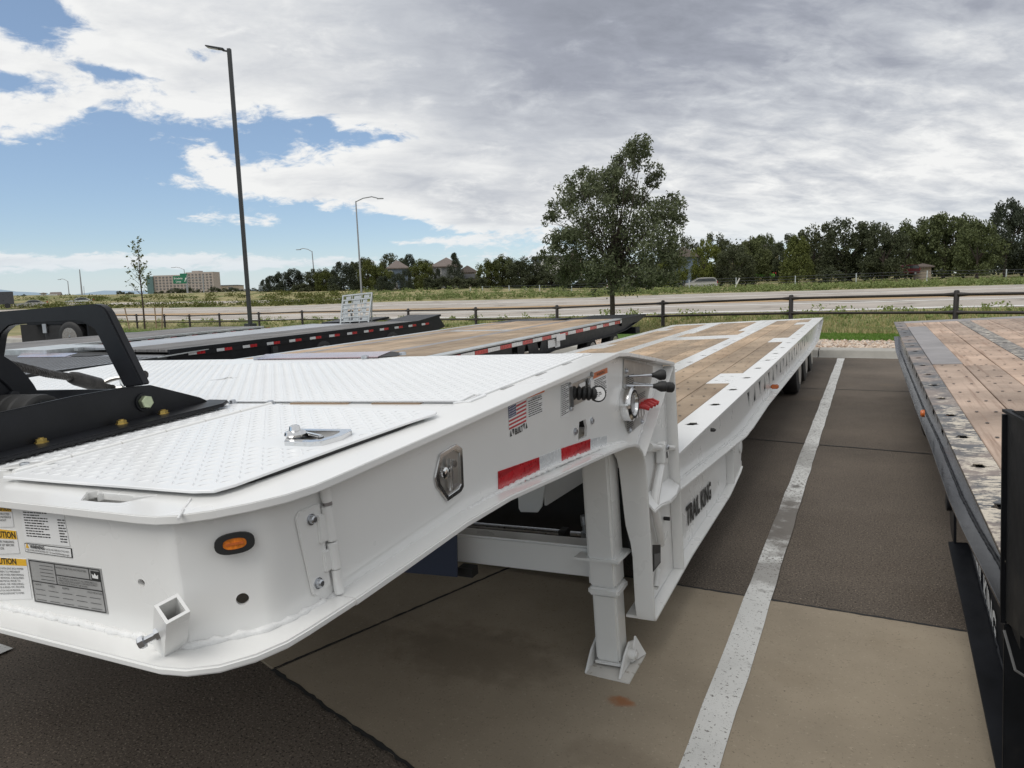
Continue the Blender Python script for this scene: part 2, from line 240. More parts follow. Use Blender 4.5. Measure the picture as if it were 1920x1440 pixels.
# ------------------------------------------------------------------ builders
OFF = {}
def V3(p): return Vector(p)
class MB:
    def __init__(s): s.v = []; s.f = []
    def add(s, v, f):
        o = len(s.v); s.v += [tuple(x) for x in v]; s.f += [tuple(i+o for i in q) for q in f]; return s
    def box(s, x0, x1, y0, y1, z0, z1):
        return s.add([(x, y, z) for x in (x0, x1) for y in (y0, y1) for z in (z0, z1)],
                     [(0, 1, 3, 2), (4, 6, 7, 5), (0, 4, 5, 1), (2, 3, 7, 6), (0, 2, 6, 4), (1, 5, 7, 3)])
    def hexa(s, a, b):      # two quads a (4 pts) and b (4 pts)
        return s.add(list(a)+list(b), [(3, 2, 1, 0), (4, 5, 6, 7)]+[(i, (i+1) % 4, 4+(i+1) % 4, 4+i) for i in range(4)])
    def bar(s, p0, p1, w, h, up=(0, 0, 1)):   # rectangular bar from p0 to p1
        p0, p1 = V3(p0), V3(p1); d = (p1-p0).normalized(); x = d.cross(V3(up))
        if x.length < 1e-4: x = d.cross(Vector((1, 0, 0)))
        x.normalize(); z = x.cross(d); a = [p0+x*i*w/2+z*j*h/2 for i, j in ((-1, -1), (1, -1), (1, 1), (-1, 1))]
        return s.hexa(a, [q+(p1-p0) for q in a])
    def prism(s, pts, vec):
        n = len(pts); vec = V3(vec); a = [V3(p) for p in pts]
        return s.add(a+[p+vec for p in a], [tuple(range(n-1, -1, -1)), tuple(range(n, 2*n))]+[(i, (i+1) % n, n+(i+1) % n, n+i) for i in range(n)])
    def tube(s, pts, r, n=8, caps=True):
        pts = [V3(p) for p in pts]; rr = r if hasattr(r, '__len__') else [r]*len(pts); o = len(s.v); x = None
        for i, p in enumerate(pts):
            d = (pts[min(i+1, len(pts)-1)]-pts[max(i-1, 0)]).normalized()
            if x is None: x = d.orthogonal().normalized()
            else:
                x = x-d*x.dot(d); x = x.normalized() if x.length > 1e-5 else d.orthogonal().normalized()
            y = d.cross(x)
            for j in range(n): t = 2*PI*j/n; s.v.append(tuple(p+(x*math.cos(t)+y*math.sin(t))*rr[i]))
        for i in range(len(pts)-1):
            for j in range(n): a = o+i*n+j; b = o+i*n+(j+1) % n; s.f.append((a, b, b+n, a+n))
        if caps: s.f.append(tuple(o+j for j in range(n-1, -1, -1))); s.f.append(tuple(o+(len(pts)-1)*n+j for j in range(n)))
        return s
    def cyl(s, p0, p1, r0, r1=None, n=16): return s.tube([p0, p1], [r0, r0 if r1 is None else r1], n)
    def lathe(s, p, ax, prof, n=20):      # prof: list of (distance along ax, radius)
        p = V3(p); ax = V3(ax).normalized()
        x = ax.orthogonal().normalized(); y = ax.cross(x); o = len(s.v)
        for h, r in prof:
            for j in range(n): t = 2*PI*j/n; s.v.append(tuple(p+ax*h+(x*math.cos(t)+y*math.sin(t))*r))
        for i in range(len(prof)-1):
            for j in range(n): a = o+i*n+j; b = o+i*n+(j+1) % n; s.f.append((a, b, b+n, a+n))
        s.f.append(tuple(o+j for j in range(n-1, -1, -1))); s.f.append(tuple(o+(len(prof)-1)*n+j for j in range(n)))
        return s
    def plate(s, outer, holes, fn, th):   # outline (u,v) with holes, fn maps (u,v) to a point, th is the thickness vector
        loops = [outer]+list(holes); th = V3(th)
        flat_ = [p for l in loops for p in l]; tri = tessellate_polygon([[Vector((p[0], p[1], 0)) for p in l] for l in loops])
        a = [V3(fn(*p)) for p in flat_]; n = len(a)
        f = [tuple(t) for t in tri]+[tuple(i+n for i in reversed(t)) for t in tri]; o = 0
        for l in loops:
            for i in range(len(l)): j = (i+1) % len(l); f.append((o+i, o+j, o+j+n, o+i+n))
            o += len(l)
        return s.add(a+[p+th for p in a], f)
    def build(s, name, mat, parent=None, bevel=0., seg=2, smooth=.6, kind=None, label=None, recalc=True):
        off = OFF.get(parent.name, Vector((0, 0, 0))) if parent else Vector((0, 0, 0))
        me = bpy.data.meshes.new(name); vv = s.v if off.length == 0 else [(a-off.x, b-off.y, c-off.z) for a, b, c in s.v]
        me.from_pydata(vv, [], s.f)
        if recalc or bevel:
            bm = bmesh.new(); bm.from_mesh(me); bmesh.ops.recalc_face_normals(bm, faces=bm.faces)
            if bevel:
                bm.normal_update(); ed = [e for e in bm.edges if len(e.link_faces) == 2 and e.calc_face_angle(0) > .5]
                bmesh.ops.bevel(bm, geom=ed, offset=bevel, segments=seg, affect='EDGES', clamp_overlap=True)
            bm.to_mesh(me); bm.free()
        if smooth:
            me.polygons.foreach_set('use_smooth', [True]*len(me.polygons)); me.set_sharp_from_angle(angle=smooth)
        me.materials.append(M[mat] if isinstance(mat, str) else mat)
        o = bpy.data.objects.new(name, me); COL.objects.link(o)
        if parent: o.parent = parent; OFF[o.name] = off
        if kind: o['kind'] = kind
        if label: o['label'] = label
        return o
def tag(o, label=None, cat=None, group=None, kind=None):
    for a, b in (('label', label), ('category', cat), ('group', group), ('kind', kind)):
        if b: o[a] = b
    return o
def thing(name, label, cat, loc=(0, 0, 0), rot=None, group=None, off=(0, 0, 0), rotz=0.):
    o = bpy.data.objects.new(name, None); COL.objects.link(o); o.empty_display_size = .3
    mw = (rot.to_4x4() if rot is not None else Matrix.Rotation(rotz, 4, 'Z')); mw.translation = V3(loc); o.matrix_world = mw
    OFF[o.name] = V3(off); return tag(o, label, cat, group)
def dup(root, loc=None, label=None, rotz=None, scale=None, parent=None):
    c = root.copy(); COL.objects.link(c)
    if parent: c.parent = parent
    if loc is not None: c.location = loc
    if rotz is not None: c.rotation_euler = (0, 0, rotz)
    if scale is not None: c.scale = scale
    if label: c['label'] = label
    for ch in list(root.children): dup(ch, parent=c)
    return c
def lettering(s, size, org, xd, yd, mat, parent, name='lettering', width=None, bold=0., lift=.0012, extr=0.):
    cu = bpy.data.curves.new('txt', 'FONT'); cu.body = s; cu.size = size; cu.resolution_u = 2; cu.offset = bold; cu.extrude = 0
    ob = bpy.data.objects.new('txt', cu); me = bpy.data.meshes.new_from_object(ob); bpy.data.objects.remove(ob); bpy.data.curves.remove(cu)
    xd, yd = V3(xd).normalized(), V3(yd); yd = yd.normalized(); nn = xd.cross(yd).normalized(); org = V3(org)
    xs = [v.co.x for v in me.vertices] or [0, 1]; x0 = min(xs); sx = 1. if not width else width/(max(xs)-x0)
    mb = MB(); mb.v = [tuple(org+xd*(v.co.x-x0)*sx+yd*v.co.y+nn*lift) for v in me.vertices]; mb.f = [tuple(p.vertices) for p in me.polygons]
    bpy.data.meshes.remove(me)
    return mb.build(name, mat, parent, smooth=0, recalc=False)
def dashes(mb, org, xd, yd, w, h, rows, seed, fill=.9, indent=0.):   # rows of word-like specks: print too small to read
    r = random.Random(seed); xd, yd = V3(xd).normalized(), V3(yd).normalized(); org = V3(org); rh = h/rows
    for i in range(rows):
        x = indent*w*r.random(); end = w*(fill-.35*r.random()*(i % 3 == 2))
        while x < end:
            L = min(end-x, rh*r.uniform(.9, 3.2)); p = org+xd*x-yd*(i*rh+rh*.28)
            mb.add([p, p+xd*L, p+xd*L-yd*rh*.42, p-yd*rh*.42], [(0, 1, 2, 3)]); x += L+rh*.4
    return mb
# ------------------------------------------------------------------ ground, road and verge
TERRAIN={
 'fence':[ (-201.51,23.02,-1.00),(-115.95,33.26,-0.98),(-83.99,37.09,-0.97),(-65.91,39.25,-0.96),(-53.51,40.70,-0.99),(-40.84,40.21,-0.88),(-33.21,38.58,-0.76),(-26.04,36.11,-0.67),(-18.60,33.54,-0.55),(-11.58,31.07,-0.40),(-6.84,29.80,-0.25),(-2.87,28.03,-0.12),(0.29,26.37,-0.05),(2.56,25.14,0.00),(4.45,24.00,0.03),(7.54,22.14,0.10),(11.60,19.66,0.15),(15.63,17.74,0.20) ],
 'near':[ (-238.19,27.36,-0.34),(-142.86,41.14,-0.34),(-98.43,43.59,-0.34),(-73.45,43.84,-0.40),(-57.78,44.03,-0.46),(-43.83,43.22,-0.44),(-35.77,41.61,-0.35),(-28.52,39.61,-0.24),(-20.43,36.90,-0.10),(-12.67,34.04,0.11),(-7.62,33.20,0.24),(-3.43,33.33,0.27),(0.33,33.24,0.31),(3.32,33.01,0.38),(5.98,32.58,0.42),(10.47,30.99,0.42),(15.75,26.86,0.42),(20.81,23.74,0.42) ],
 'm1':[ (-286.58,32.99,-0.15),(-172.89,49.86,-0.15),(-119.75,53.11,-0.15),(-90.22,53.92,-0.24),(-72.01,54.94,-0.35),(-55.57,54.86,-0.37),(-46.38,54.02,-0.25),(-37.96,52.79,-0.12),(-28.17,50.92,-0.03),(-18.27,49.12,0.12),(-11.15,48.57,0.27),(-5.10,49.35,0.31),(0.47,49.88,0.34),(5.00,50.08,0.41),(9.12,49.94,0.45),(16.30,48.43,0.45),(25.20,43.13,0.45),(33.38,38.22,0.45) ],
 'm2':[ (-334.97,38.63,0.05),(-202.91,58.58,0.05),(-141.08,62.62,0.05),(-107.00,64.01,-0.08),(-86.25,65.86,-0.24),(-67.32,66.50,-0.29),(-56.98,66.42,-0.15),(-47.40,65.96,-0.01),(-35.90,64.94,0.04),(-23.88,64.20,0.14),(-14.69,63.94,0.30),(-6.77,65.37,0.34),(0.60,66.52,0.38),(6.68,67.15,0.44),(12.26,67.30,0.49),(22.13,65.87,0.49),(34.65,59.40,0.49),(45.94,52.69,0.49) ],
 'far':[ (-384.83,44.44,0.25),(-233.84,67.57,0.25),(-163.04,72.43,0.25),(-124.28,74.40,0.09),(-100.92,77.11,-0.13),(-79.42,78.50,-0.22),(-67.91,79.20,-0.05),(-57.12,79.53,0.11),(-43.87,79.39,0.11),(-29.65,79.73,0.15),(-18.32,79.77,0.33),(-8.49,81.87,0.37),(0.75,83.67,0.41),(8.42,84.74,0.48),(15.50,85.19,0.52),(28.14,83.84,0.52),(44.39,76.16,0.52),(58.89,67.61,0.52) ],
 'verge':[ (-421.58,49.06,3.00),(-282.02,81.87,3.00),(-212.80,94.92,3.00),(-172.00,103.33,2.62),(-140.19,107.43,2.12),(-105.99,105.04,1.95),(-89.62,104.74,1.77),(-74.45,103.82,1.60),(-56.12,101.69,1.55),(-38.16,102.68,1.00),(-24.39,106.14,0.75),(-11.29,108.74,0.75),(0.96,110.91,0.75),(11.07,111.80,0.75),(20.29,111.77,0.74),(36.29,108.25,0.70),(55.47,95.25,0.60),(72.73,83.55,0.50) ],
 'yard':[ (-674.53,78.47,3.60),(-451.23,130.97,3.60),(-340.48,151.84,3.60),(-275.20,165.33,3.22),(-224.32,171.94,2.72),(-169.60,168.13,2.55),(-143.41,167.65,2.38),(-119.15,166.21,2.20),(-89.82,162.80,2.15),(-61.10,164.43,1.60),(-39.06,169.99,1.35),(-18.10,174.14,1.35),(1.50,177.62,1.35),(17.67,179.03,1.35),(32.43,178.99,1.34),(58.03,173.36,1.30),(88.71,152.57,1.20),(116.32,133.85,1.10) ],
 'far1':[ (-1283.16,149.64,8.01),(-1000.78,290.74,8.01),(-836.05,373.04,8.01),(-718.33,431.60,6.26),(-624.11,478.28,3.68),(-529.93,525.12,2.23),(-473.45,553.35,2.31),(-416.98,581.58,2.39),(-341.68,619.23,2.51),(-247.56,666.28,2.65),(-162.84,708.62,2.77),(-78.13,750.97,2.90),(6.58,793.32,3.03),(81.88,830.96,3.14),(157.18,868.60,3.25),(317.19,948.56,3.28),(646.64,1113.18,3.28),(1211.41,1395.38,3.28) ],
 'far2':[ (-9165.44,1068.82,46.78),(-7148.40,2076.68,46.78),(-5971.80,2664.60,46.78),(-5130.91,3082.85,34.26),(-4457.90,3416.31,15.82),(-3785.18,3750.86,5.46),(-3381.80,3952.51,6.06),(-2978.41,4154.17,6.66),(-2440.56,4423.04,7.46),(-1768.25,4759.12,8.46),(-1163.17,5061.60,9.36),(-558.09,5364.08,10.26),(46.99,5666.56,11.17),(584.84,5935.43,11.97),(1122.69,6204.30,12.77),(2265.67,6775.45,12.97),(4618.88,7951.28,12.97),(8652.96,9967.00,12.97) ],
}
FENCE_POSTS=[ (6.04,23.07,0.05),(2.43,25.21,-0.00),(-2.45,27.84,-0.10),(-7.78,30.22,-0.28),(-13.20,31.44,-0.45),(-18.89,33.66,-0.56),(-24.64,35.63,-0.65),(-30.63,37.70,-0.73),(-36.90,39.85,-0.80),(-41.63,40.28,-0.90),(-46.36,40.70,-0.98),(-50.24,41.05,-1.05),(-52.93,40.76,-1.00),(-56.01,40.44,-0.95),(-58.90,40.09,-0.95),(-61.71,39.75,-0.95),(-64.60,39.41,-0.96) ]
TREES=[
 (-113.7,112.4,1.5,2.8,2.7,'pine'), (-110.8,111.6,1.4,3.5,3.8,'pine'), (-108.9,112.5,1.3,4.4,4.4,'pine'), (-106.1,112.8,1.4,4.8,4.9,'pine'), (-105.0,115.6,1.5,4.3,4.7,'dark'), 
(-103.5,117.6,1.9,4.4,4.1,'dark'), (-97.8,106.8,1.2,2.4,3.9,'bush'), (-99.3,106.0,1.3,2.0,2.3,'bush'), (-96.9,111.8,1.6,4.3,4.3,'olive'), (-96.1,113.3,1.6,4.1,3.7,'green'), 
(-90.9,110.2,1.3,5.4,5.4,'pine'), (-89.9,106.2,1.2,2.1,2.4,'bush'), (-95.6,121.5,1.6,6.7,5.0,'dark'), (-87.9,114.0,1.4,6.0,4.6,'olive'), (-84.4,113.5,1.3,5.8,4.6,'olive'), 
(-104.5,145.3,2.2,7.8,7.4,'dark'), (-76.8,103.7,1.0,3.1,2.8,'pine'), (-74.5,104.8,0.9,3.7,3.4,'pine'), (-77.7,112.3,1.4,4.1,2.4,'pine'), (-78.8,118.6,1.4,6.0,5.5,'olive'), 
(-99.0,144.7,2.1,7.2,4.1,'pine'), (-94.2,144.9,2.6,5.7,3.8,'dark'), (-73.8,123.5,2.8,5.6,3.8,'spruce'), (-75.7,120.2,2.4,3.1,1.9,'spruce'), (-67.2,104.0,1.4,2.5,3.1,'hedge'), 
(-64.7,104.1,1.4,2.6,3.3,'hedge'), (-62.7,105.1,1.3,2.5,3.5,'hedge'), (-60.7,106.1,1.2,2.4,3.5,'hedge'), (-58.9,107.0,1.2,2.4,3.1,'hedge'), (-60.9,113.9,1.0,5.6,4.8,'olive'), 
(-60.1,116.5,0.9,6.5,5.1,'green'), (-59.1,119.3,0.9,6.3,4.6,'dark'), (-53.3,113.1,0.8,6.1,5.6,'dark'), (-52.3,115.9,0.7,5.3,4.2,'dark'), (-48.5,113.2,0.6,4.0,4.8,'dark'), 
(-45.9,114.5,0.5,3.8,5.5,'dark'), (-43.3,115.8,0.4,5.1,5.5,'dark'), (-40.2,117.3,0.3,4.7,5.3,'pine'), (-37.2,118.9,0.4,4.7,5.5,'dark'), (-34.4,120.3,0.4,5.2,5.1,'dark'), 
(-33.0,125.5,0.6,6.2,4.2,'dark'), (-27.2,112.7,1.1,5.5,4.9,'lime'), (-33.6,152.3,0.8,10.3,5.4,'dark'), (-23.4,116.8,1.1,7.5,4.5,'lime'), (-26.3,144.8,1.4,9.6,5.7,'dark'), 
(-18.6,117.0,1.0,6.4,5.4,'dark'), (-16.7,122.5,1.3,7.3,6.3,'green'), (-20.9,175.8,2.2,10.9,6.2,'green'), (-15.2,161.6,1.6,9.8,5.2,'dark'), (-9.7,119.1,0.9,7.0,5.1,'cone'), 
(-8.6,140.1,1.5,9.9,7.1,'dark'), (-5.0,117.0,1.1,2.4,3.8,'bush'), (-3.3,136.0,1.3,10.5,7.7,'dark'), (-0.3,139.7,1.2,10.3,7.1,'dark'), (2.3,132.0,1.4,8.8,6.3,'dark'), 
(6.0,142.9,1.4,9.6,6.1,'green'), (9.8,151.5,1.5,11.0,6.8,'dark'), (11.7,143.5,1.6,11.3,8.8,'green'), (15.0,147.4,1.6,10.2,7.1,'green'), (15.2,131.7,1.6,8.3,6.9,'green'), 
(20.0,140.9,1.7,11.6,6.1,'pine'), (23.0,144.6,1.6,11.2,5.9,'dark'), (25.6,141.4,1.7,10.3,6.9,'green'), (30.4,141.6,1.7,10.3,7.6,'dark'), (36.5,144.6,1.7,9.8,7.6,'green'), 
(-24.3,168.4,2.1,6.2,7.2,'dark'), (-18.9,171.1,1.9,7.1,7.2,'dark'), (-8.2,165.2,1.8,7.8,6.8,'dark'), (6.5,172.5,1.9,7.8,7.9,'dark'), (22.6,180.6,2.0,8.9,7.9,'dark'), 
(-330.6,308.5,0.4,3.8,5.7,'dark'), (-343.4,313.4,0.5,5.1,7.1,'dark'), (-356.7,318.0,0.3,5.2,7.3,'dark'), (-354.4,308.0,0.8,5.8,6.5,'dark'), (-309.5,296.5,0.3,4.5,6.0,'dark'), 
(-522.7,415.5,-0.4,8.5,11.7,'dark'), (-522.4,426.9,-0.8,9.1,11.0,'dark'), (-534.8,409.5,-0.1,6.3,9.0,'dark'), (-504.5,424.5,-1.0,7.6,9.0,'dark'), (-563.9,395.0,-0.1,7.1,7.2,'dark'), 
(-557.4,398.2,-0.3,6.3,7.2,'dark'), (-350.8,197.2,2.5,2.0,2.0,'dark'), (-353.2,196.0,2.6,1.5,1.2,'dark'), (-302.1,187.6,1.9,1.6,1.8,'bush'),]
NC = len(TERRAIN['fence'])
TERRAIN['edge'] = [(x*17.2/y, 17.2, .10) for x, y, z in TERRAIN['fence']]
def TP(row, s):          # point on a terrain row at column position s
    i = min(int(s), NC-2); a, b = np.array(TERRAIN[row][i]), np.array(TERRAIN[row][i+1]); return a+(b-a)*(s-i)
def TT(ra, rb, s, t): a, b = TP(ra, s), TP(rb, s); return a+(b-a)*t
SV = [i*.25 for i in range((NC-1)*4+1)]
def strip_sheet(ra, rb, t0, t1, nrow, lift=0., s0=0, s1=NC-1, jitter=0., seed=3):
    r = random.Random(seed); mb = MB(); ss = [s for s in SV if s0 <= s <= s1]
    g = [[TT(ra, rb, s, t0+(t1-t0)*i/nrow)+np.array((0, 0, lift+(r.uniform(-jitter, jitter) if 0 < i < nrow else 0))) for s in ss] for i in range(nrow+1)]
    for row in g: mb.v += [tuple(p) for p in row]
    n = len(ss)
    for i in range(nrow):
        for j in range(n-1): a = i*n+j; mb.f.append((a, a+1, a+1+n, a+n))
    return mb
def sheets_join(*ms):
    m_ = MB()
    for x in ms: m_.add(x.v, x.f)
    return m_
tag(sheets_join(strip_sheet('edge', 'fence', 0, 1, 6), strip_sheet('fence', 'near', 0, 1, 2), strip_sheet('near', 'far', 0, 1, 3, -.02), strip_sheet('far', 'verge', 0, 1, 5, 0, jitter=.05),
                strip_sheet('verge', 'yard', 0, 1, 3), strip_sheet('yard', 'far1', 0, 1, 3), strip_sheet('far1', 'far2', 0, 1, 2)).build('terrain', 'earth'), kind='structure')
tag(strip_sheet('edge', 'fence', .22, .72, 3, .012, 3, 16).build('lawn', 'lawn'), kind='structure')
tag(strip_sheet('near', 'far', 0., 1., 3, .01).build('highway', 'road'), kind='structure')
hw = bpy.data.objects['highway']
strip_sheet('near', 'far', .29, .41, 1, .016).build('median_lane', 'roadtan', hw)
for t, w in ((.02, .0085), (.20, .0075), (.68, .010), (.985, .009)):
    strip_sheet('near', 'far', t-w*1.1, t+w*1.1, 1, .018).build('lane_line', 'roadline', hw)
ck = MB()
rr = random.Random(5)
for i in range(16):
    s = rr.uniform(9, 15.5); t = rr.uniform(.03, .9); ds = rr.uniform(.4, 1.3)*(1 if rr.random() < .6 else -1); dt = rr.uniform(.02, .14)
    pa = [TT('near', 'far', min(NC-1.01, max(0, s+ds*k_/6)), t+dt*k_/6+rr.uniform(-.003, .003))+np.array((0, 0, .02)) for k_ in range(7)]
    for a, b in zip(pa, pa[1:]):
        w_ = np.array((0, .05, 0)); ck.add([a-w_, b-w_, b+w_, a+w_], [(0, 1, 2, 3)])
ck.build('road_crack', 'crack', hw, kind='stuff', recalc=False)
ar = MB(); A0 = Vector((-19.8, 41.6, -.02)); ad = Vector((TP('near', 9.5)-TP('near', 8.5))).normalized(); an = Vector((-ad.y, ad.x, 0)).normalized()
AR = lambda u, v: tuple(A0+ad*u+an*v+Vector((0, 0, .02+.012*v)))
ar.add([AR(-2.2, -.3), AR(.6, -.3), AR(.6, .3), AR(-2.2, .3)], [(0, 1, 2, 3)]); ar.add([AR(.6, -1.1), AR(3.0, 0), AR(.6, 1.1)], [(0, 1, 2)])
ar.build('lane_arrow', 'roadline', hw, recalc=False)
tag(strip_sheet('far', 'verge', .22, .36, 1, .02, 0, 6.5).build('frontage_road', 'road'), kind='structure')

def bladesmesh(name, pts, h0, h1, w, mat, seed=1, per=4, spread=.1):
    g = np.random.default_rng(seed); p = np.repeat(np.asarray(pts), per, 0); n = len(p); p = p+np.c_[g.normal(0, spread, (n, 2)), np.zeros(n)]
    a = g.uniform(0, 2*PI, n); ux = np.c_[np.cos(a), np.sin(a), np.zeros(n)]; h = g.uniform(h0, h1, n)[:, None]; ww = w*g.uniform(.6, 1.4, n)[:, None]
    lean = np.c_[g.normal(0, .28, (n, 2)), np.ones(n)]*h
    v = np.stack([p-ux*ww, p+ux*ww, p+lean], 1).reshape(-1, 3); me = bpy.data.meshes.new(name)
    me.from_pydata(v.tolist(), [], np.arange(n*3).reshape(-1, 3).tolist()); me.materials.append(M[mat]); o = bpy.data.objects.new(name, me); COL.objects.link(o); o['kind'] = 'stuff'; return o
def scatter(ra, rb, t0, t1, s0, s1, n, seed, clump=0):
    g = random.Random(seed); r = []
    while len(r) < n:
        s = g.uniform(s0, s1); t = g.uniform(t0, t1)
        if clump and math.sin(s*9.1+t*13)+math.sin(s*23.7+2)*.8+g.uniform(-1, 1) < clump: continue
        r.append(TT(ra, rb, s, t))
    return r
bladesmesh('rough_grass', scatter('edge', 'fence', .74, 1., 9, 16, 5500, 11)+scatter('fence', 'near', 0, .85, 8, 16, 2500, 12), .05, .16, .022, 'drygrass', 2, 4, .14)
bladesmesh('green_grass', scatter('edge', 'fence', .75, 1., 9, 16, 2200, 13, -.2)+scatter('fence', 'near', .1, .9, 3, 16, 3000, 14, .0)+scatter('edge', 'fence', .45, 1., 3, 9, 3000, 18), .05, .20, .022, 'weed', 3, 4, .16)
bladesmesh('lawn_grass', scatter('edge', 'fence', .22, .72, 10, 15.5, 8500, 15), .03, .07, .016, 'lawnblade', 4, 4, .1)
def leafclumps(name, pts, h0, h1, r, mat, seed, per=26, leaf=.1):
    g = np.random.default_rng(seed); p = np.repeat(np.asarray(pts), per, 0); n = len(p); H = np.repeat(g.uniform(h0, h1, len(pts)), per)
    p = p+np.c_[g.normal(0, 1, (n, 2))*r*H[:, None], g.uniform(0, 1, n)**1.2*H]
    return quads(name, p, leaf*g.uniform(.6, 1.4, n), g, mat, .5)
def quads(name, p, size, g, mat, upb=0., asp=.5):
    n = len(p); a = g.normal(0, 1, (n, 3)); a[:, 2] += upb; a /= np.linalg.norm(a, axis=1)[:, None]; b = np.cross(a, g.normal(0, 1, (n, 3))); b /= np.linalg.norm(b, axis=1)[:, None]
    s = size[:, None]; v = np.stack([p-a*s*.5, p+b*s*asp*.5, p+a*s*.5, p-b*s*asp*.5], 1).reshape(-1, 3)
    me = bpy.data.meshes.new(name); me.vertices.add(n*4); me.vertices.foreach_set('co', v.ravel()); me.loops.add(n*4); me.loops.foreach_set('vertex_index', np.arange(n*4))
    me.polygons.add(n); me.polygons.foreach_set('loop_start', np.arange(n)*4); me.polygons.foreach_set('loop_total', np.full(n, 4)); me.update(calc_edges=True)
    me.materials.append(M[mat]); return me
def link(name, me, parent=None, kind=None):
    o = bpy.data.objects.new(name, me); COL.objects.link(o)
    if parent: o.parent = parent
    if kind: o['kind'] = kind
    return o
link('roadside_weeds', leafclumps('roadside_weeds', scatter('fence', 'near', .45, .98, 8, 15.5, 90, 21, .7)+scatter('fence', 'near', .2, .98, 2, 8, 150, 22, .4), .12, .42, .45, 'weed', 5, 34, .13), kind='stuff')
link('verge_weeds', leafclumps('verge_weeds', scatter('far', 'verge', .06, .42, 6.2, 16, 900, 23)+scatter('far', 'verge', .42, .95, 6.2, 16, 350, 24, .3), .25, .75, .6, 'weed', 6, 26, .26), kind='stuff')
link('median_weeds', leafclumps('median_weeds', scatter('far', 'verge', .02, .2, 1, 6.5, 380, 25)+scatter('far', 'verge', .4, .8, 1, 6.2, 260, 26, .2), .3, .9, .7, 'olive', 7, 26, .34), kind='stuff')

# the parking lot
lot = tag(MB().add([(-170, -40, 0), (45, -40, 0), (45, 16.66, 0), (-170, 16.66, 0)], [(0, 1, 2, 3)]).build('parking_lot', 'asphalt', recalc=False), kind='structure')
def ln(p, q, t): return (p[0]+(q[0]-p[0])*t, p[1]+(q[1]-p[1])*t)
apr = tag(MB().prism([(-2.352, 2.207, -.1), (4, .23, -.1), (4, 3.815, -.1), (-1.842, 3.815, -.1)], (0, 0, .106)).build('concrete_apron', 'concrete', bevel=.004), kind='structure')
MB().prism([(-2.366, 2.211, -.1), (-1.856, 3.815, -.1), (-7.4, 3.815, -.1)], (0, 0, .106)).build('slab', 'concrete', apr, bevel=.004)
sm = MB()
for (a, b, w) in (((-6, 8.25), (3.2, 7.50), .014), ((-6, 11.7), (3.2, 11.95), .012)):
    n = 40; r2 = random.Random(int(w*1e4))
    for i in range(n):
        p, q = ln(a, b, i/n), ln(a, b, (i+1)/n); j = .006*r2.uniform(-1, 1); sm.add([(p[0], p[1]-w, .004), (q[0], q[1]-w+j, .004), (q[0], q[1]+w+j, .004), (p[0], p[1]+w, .004)], [(0, 1, 2, 3)])
sm.build('asphalt_seam', 'dim', lot, recalc=False)
cr_ = MB(); r8 = random.Random(17)
for (a, b, w0) in (((-1.856, 3.818), (3.2, 3.818), .009), ((-2.36, 2.206), (3.2, .4885), .010), ((-1.8485, 3.80), (-2.358, 2.215), .007)):
    L = math.hypot(b[0]-a[0], b[1]-a[1]); n = int(L/.03); ux, uy = (b[0]-a[0])/L, (b[1]-a[1])/L; prev = None
    for i in range(n+1):
        p = ln(a, b, i/n); o1, o2 = w0*r8.uniform(.3, 1.5), w0*r8.uniform(.3, 1.5); cur = ((p[0]-uy*o1, p[1]+ux*o1, .0075), (p[0]+uy*o2, p[1]-ux*o2, .0075))
        if prev: cr_.add([prev[0], prev[1], cur[1], cur[0]], [(0, 1, 2, 3)])
        prev = cur
cr_.build('joint_filler', 'dim', apr, recalc=False)
def stripe(x0, x1, y0, y1, w=.146, z=.0101):
    mb = MB(); n = 60; rr_ = random.Random(9)
    for i in range(n+1):
        t = i/n; x = x0+(x1-x0)*t; y = y0+(y1-y0)*t
        mb.v += [(x-w/2+rr_.uniform(-.004, .004), y, z), (x+w/2+rr_.uniform(-.004, .004), y, z)]
        if i: mb.f.append((2*i-2, 2*i-1, 2*i+1, 2*i))
    return mb.build('parking_stripe', 'paintline', lot, recalc=False)
stripe(-.4715, -.432, .6, 16.45, .133); stripe(-3.80, -3.77, -3.2, 1.83); stripe(-7.6, -7.45, 3., 16.45); stripe(3.9, 3.9, .6, 16.45)
# kerb in cast lengths, gravel bed behind it
kb = tag(MB().prism([(-34, 16.66, -.05), (-34, 16.72, .15), (-34, 16.86, .165), (-34, 17.28, .165), (-34, 17.28, -.05)], (33.1, 0, 0)).build('kerb', 'kerb', bevel=.012), kind='structure')
for i in range(5):
    x = -.88+3.05*i; MB().prism([(x, 16.66, -.05), (x, 16.72, .15), (x, 16.86, .165), (x, 17.28, .165), (x, 17.28, -.05)], (3.03, 0, 0)).build('kerb_length', 'kerb', kb, bevel=.012)
tag(MB().add([(-34, 17.28, .135), (14.5, 17.28, .135), (14.5, 19.35, .15), (-34, 19.35, .15)], [(0, 1, 2, 3)]).build('gravel_bed', 'stone', recalc=False), kind='structure')
st = MB(); r3 = random.Random(4)
for i in range(5200):
    x, y = r3.uniform(-7, 6), r3.uniform(17.3, 19.4); s = r3.uniform(.022, .052); z = .14+s*.3; q = [r3.uniform(.7, 1.3) for _ in range(6)]
    st.add([(x+s*q[0], y, z), (x-s*q[1], y, z), (x, y+s*q[2], z), (x, y-s*q[3], z), (x, y, z+s*.7*q[4]), (x, y, z-s*.5)], [(0, 2, 4), (2, 1, 4), (1, 3, 4), (3, 0, 4)])
smt = M['stone'].copy(); sn = smt.node_tree; qn = NB(sn); isl = sn.nodes.new('ShaderNodeNewGeometry').outputs['Random Per Island']
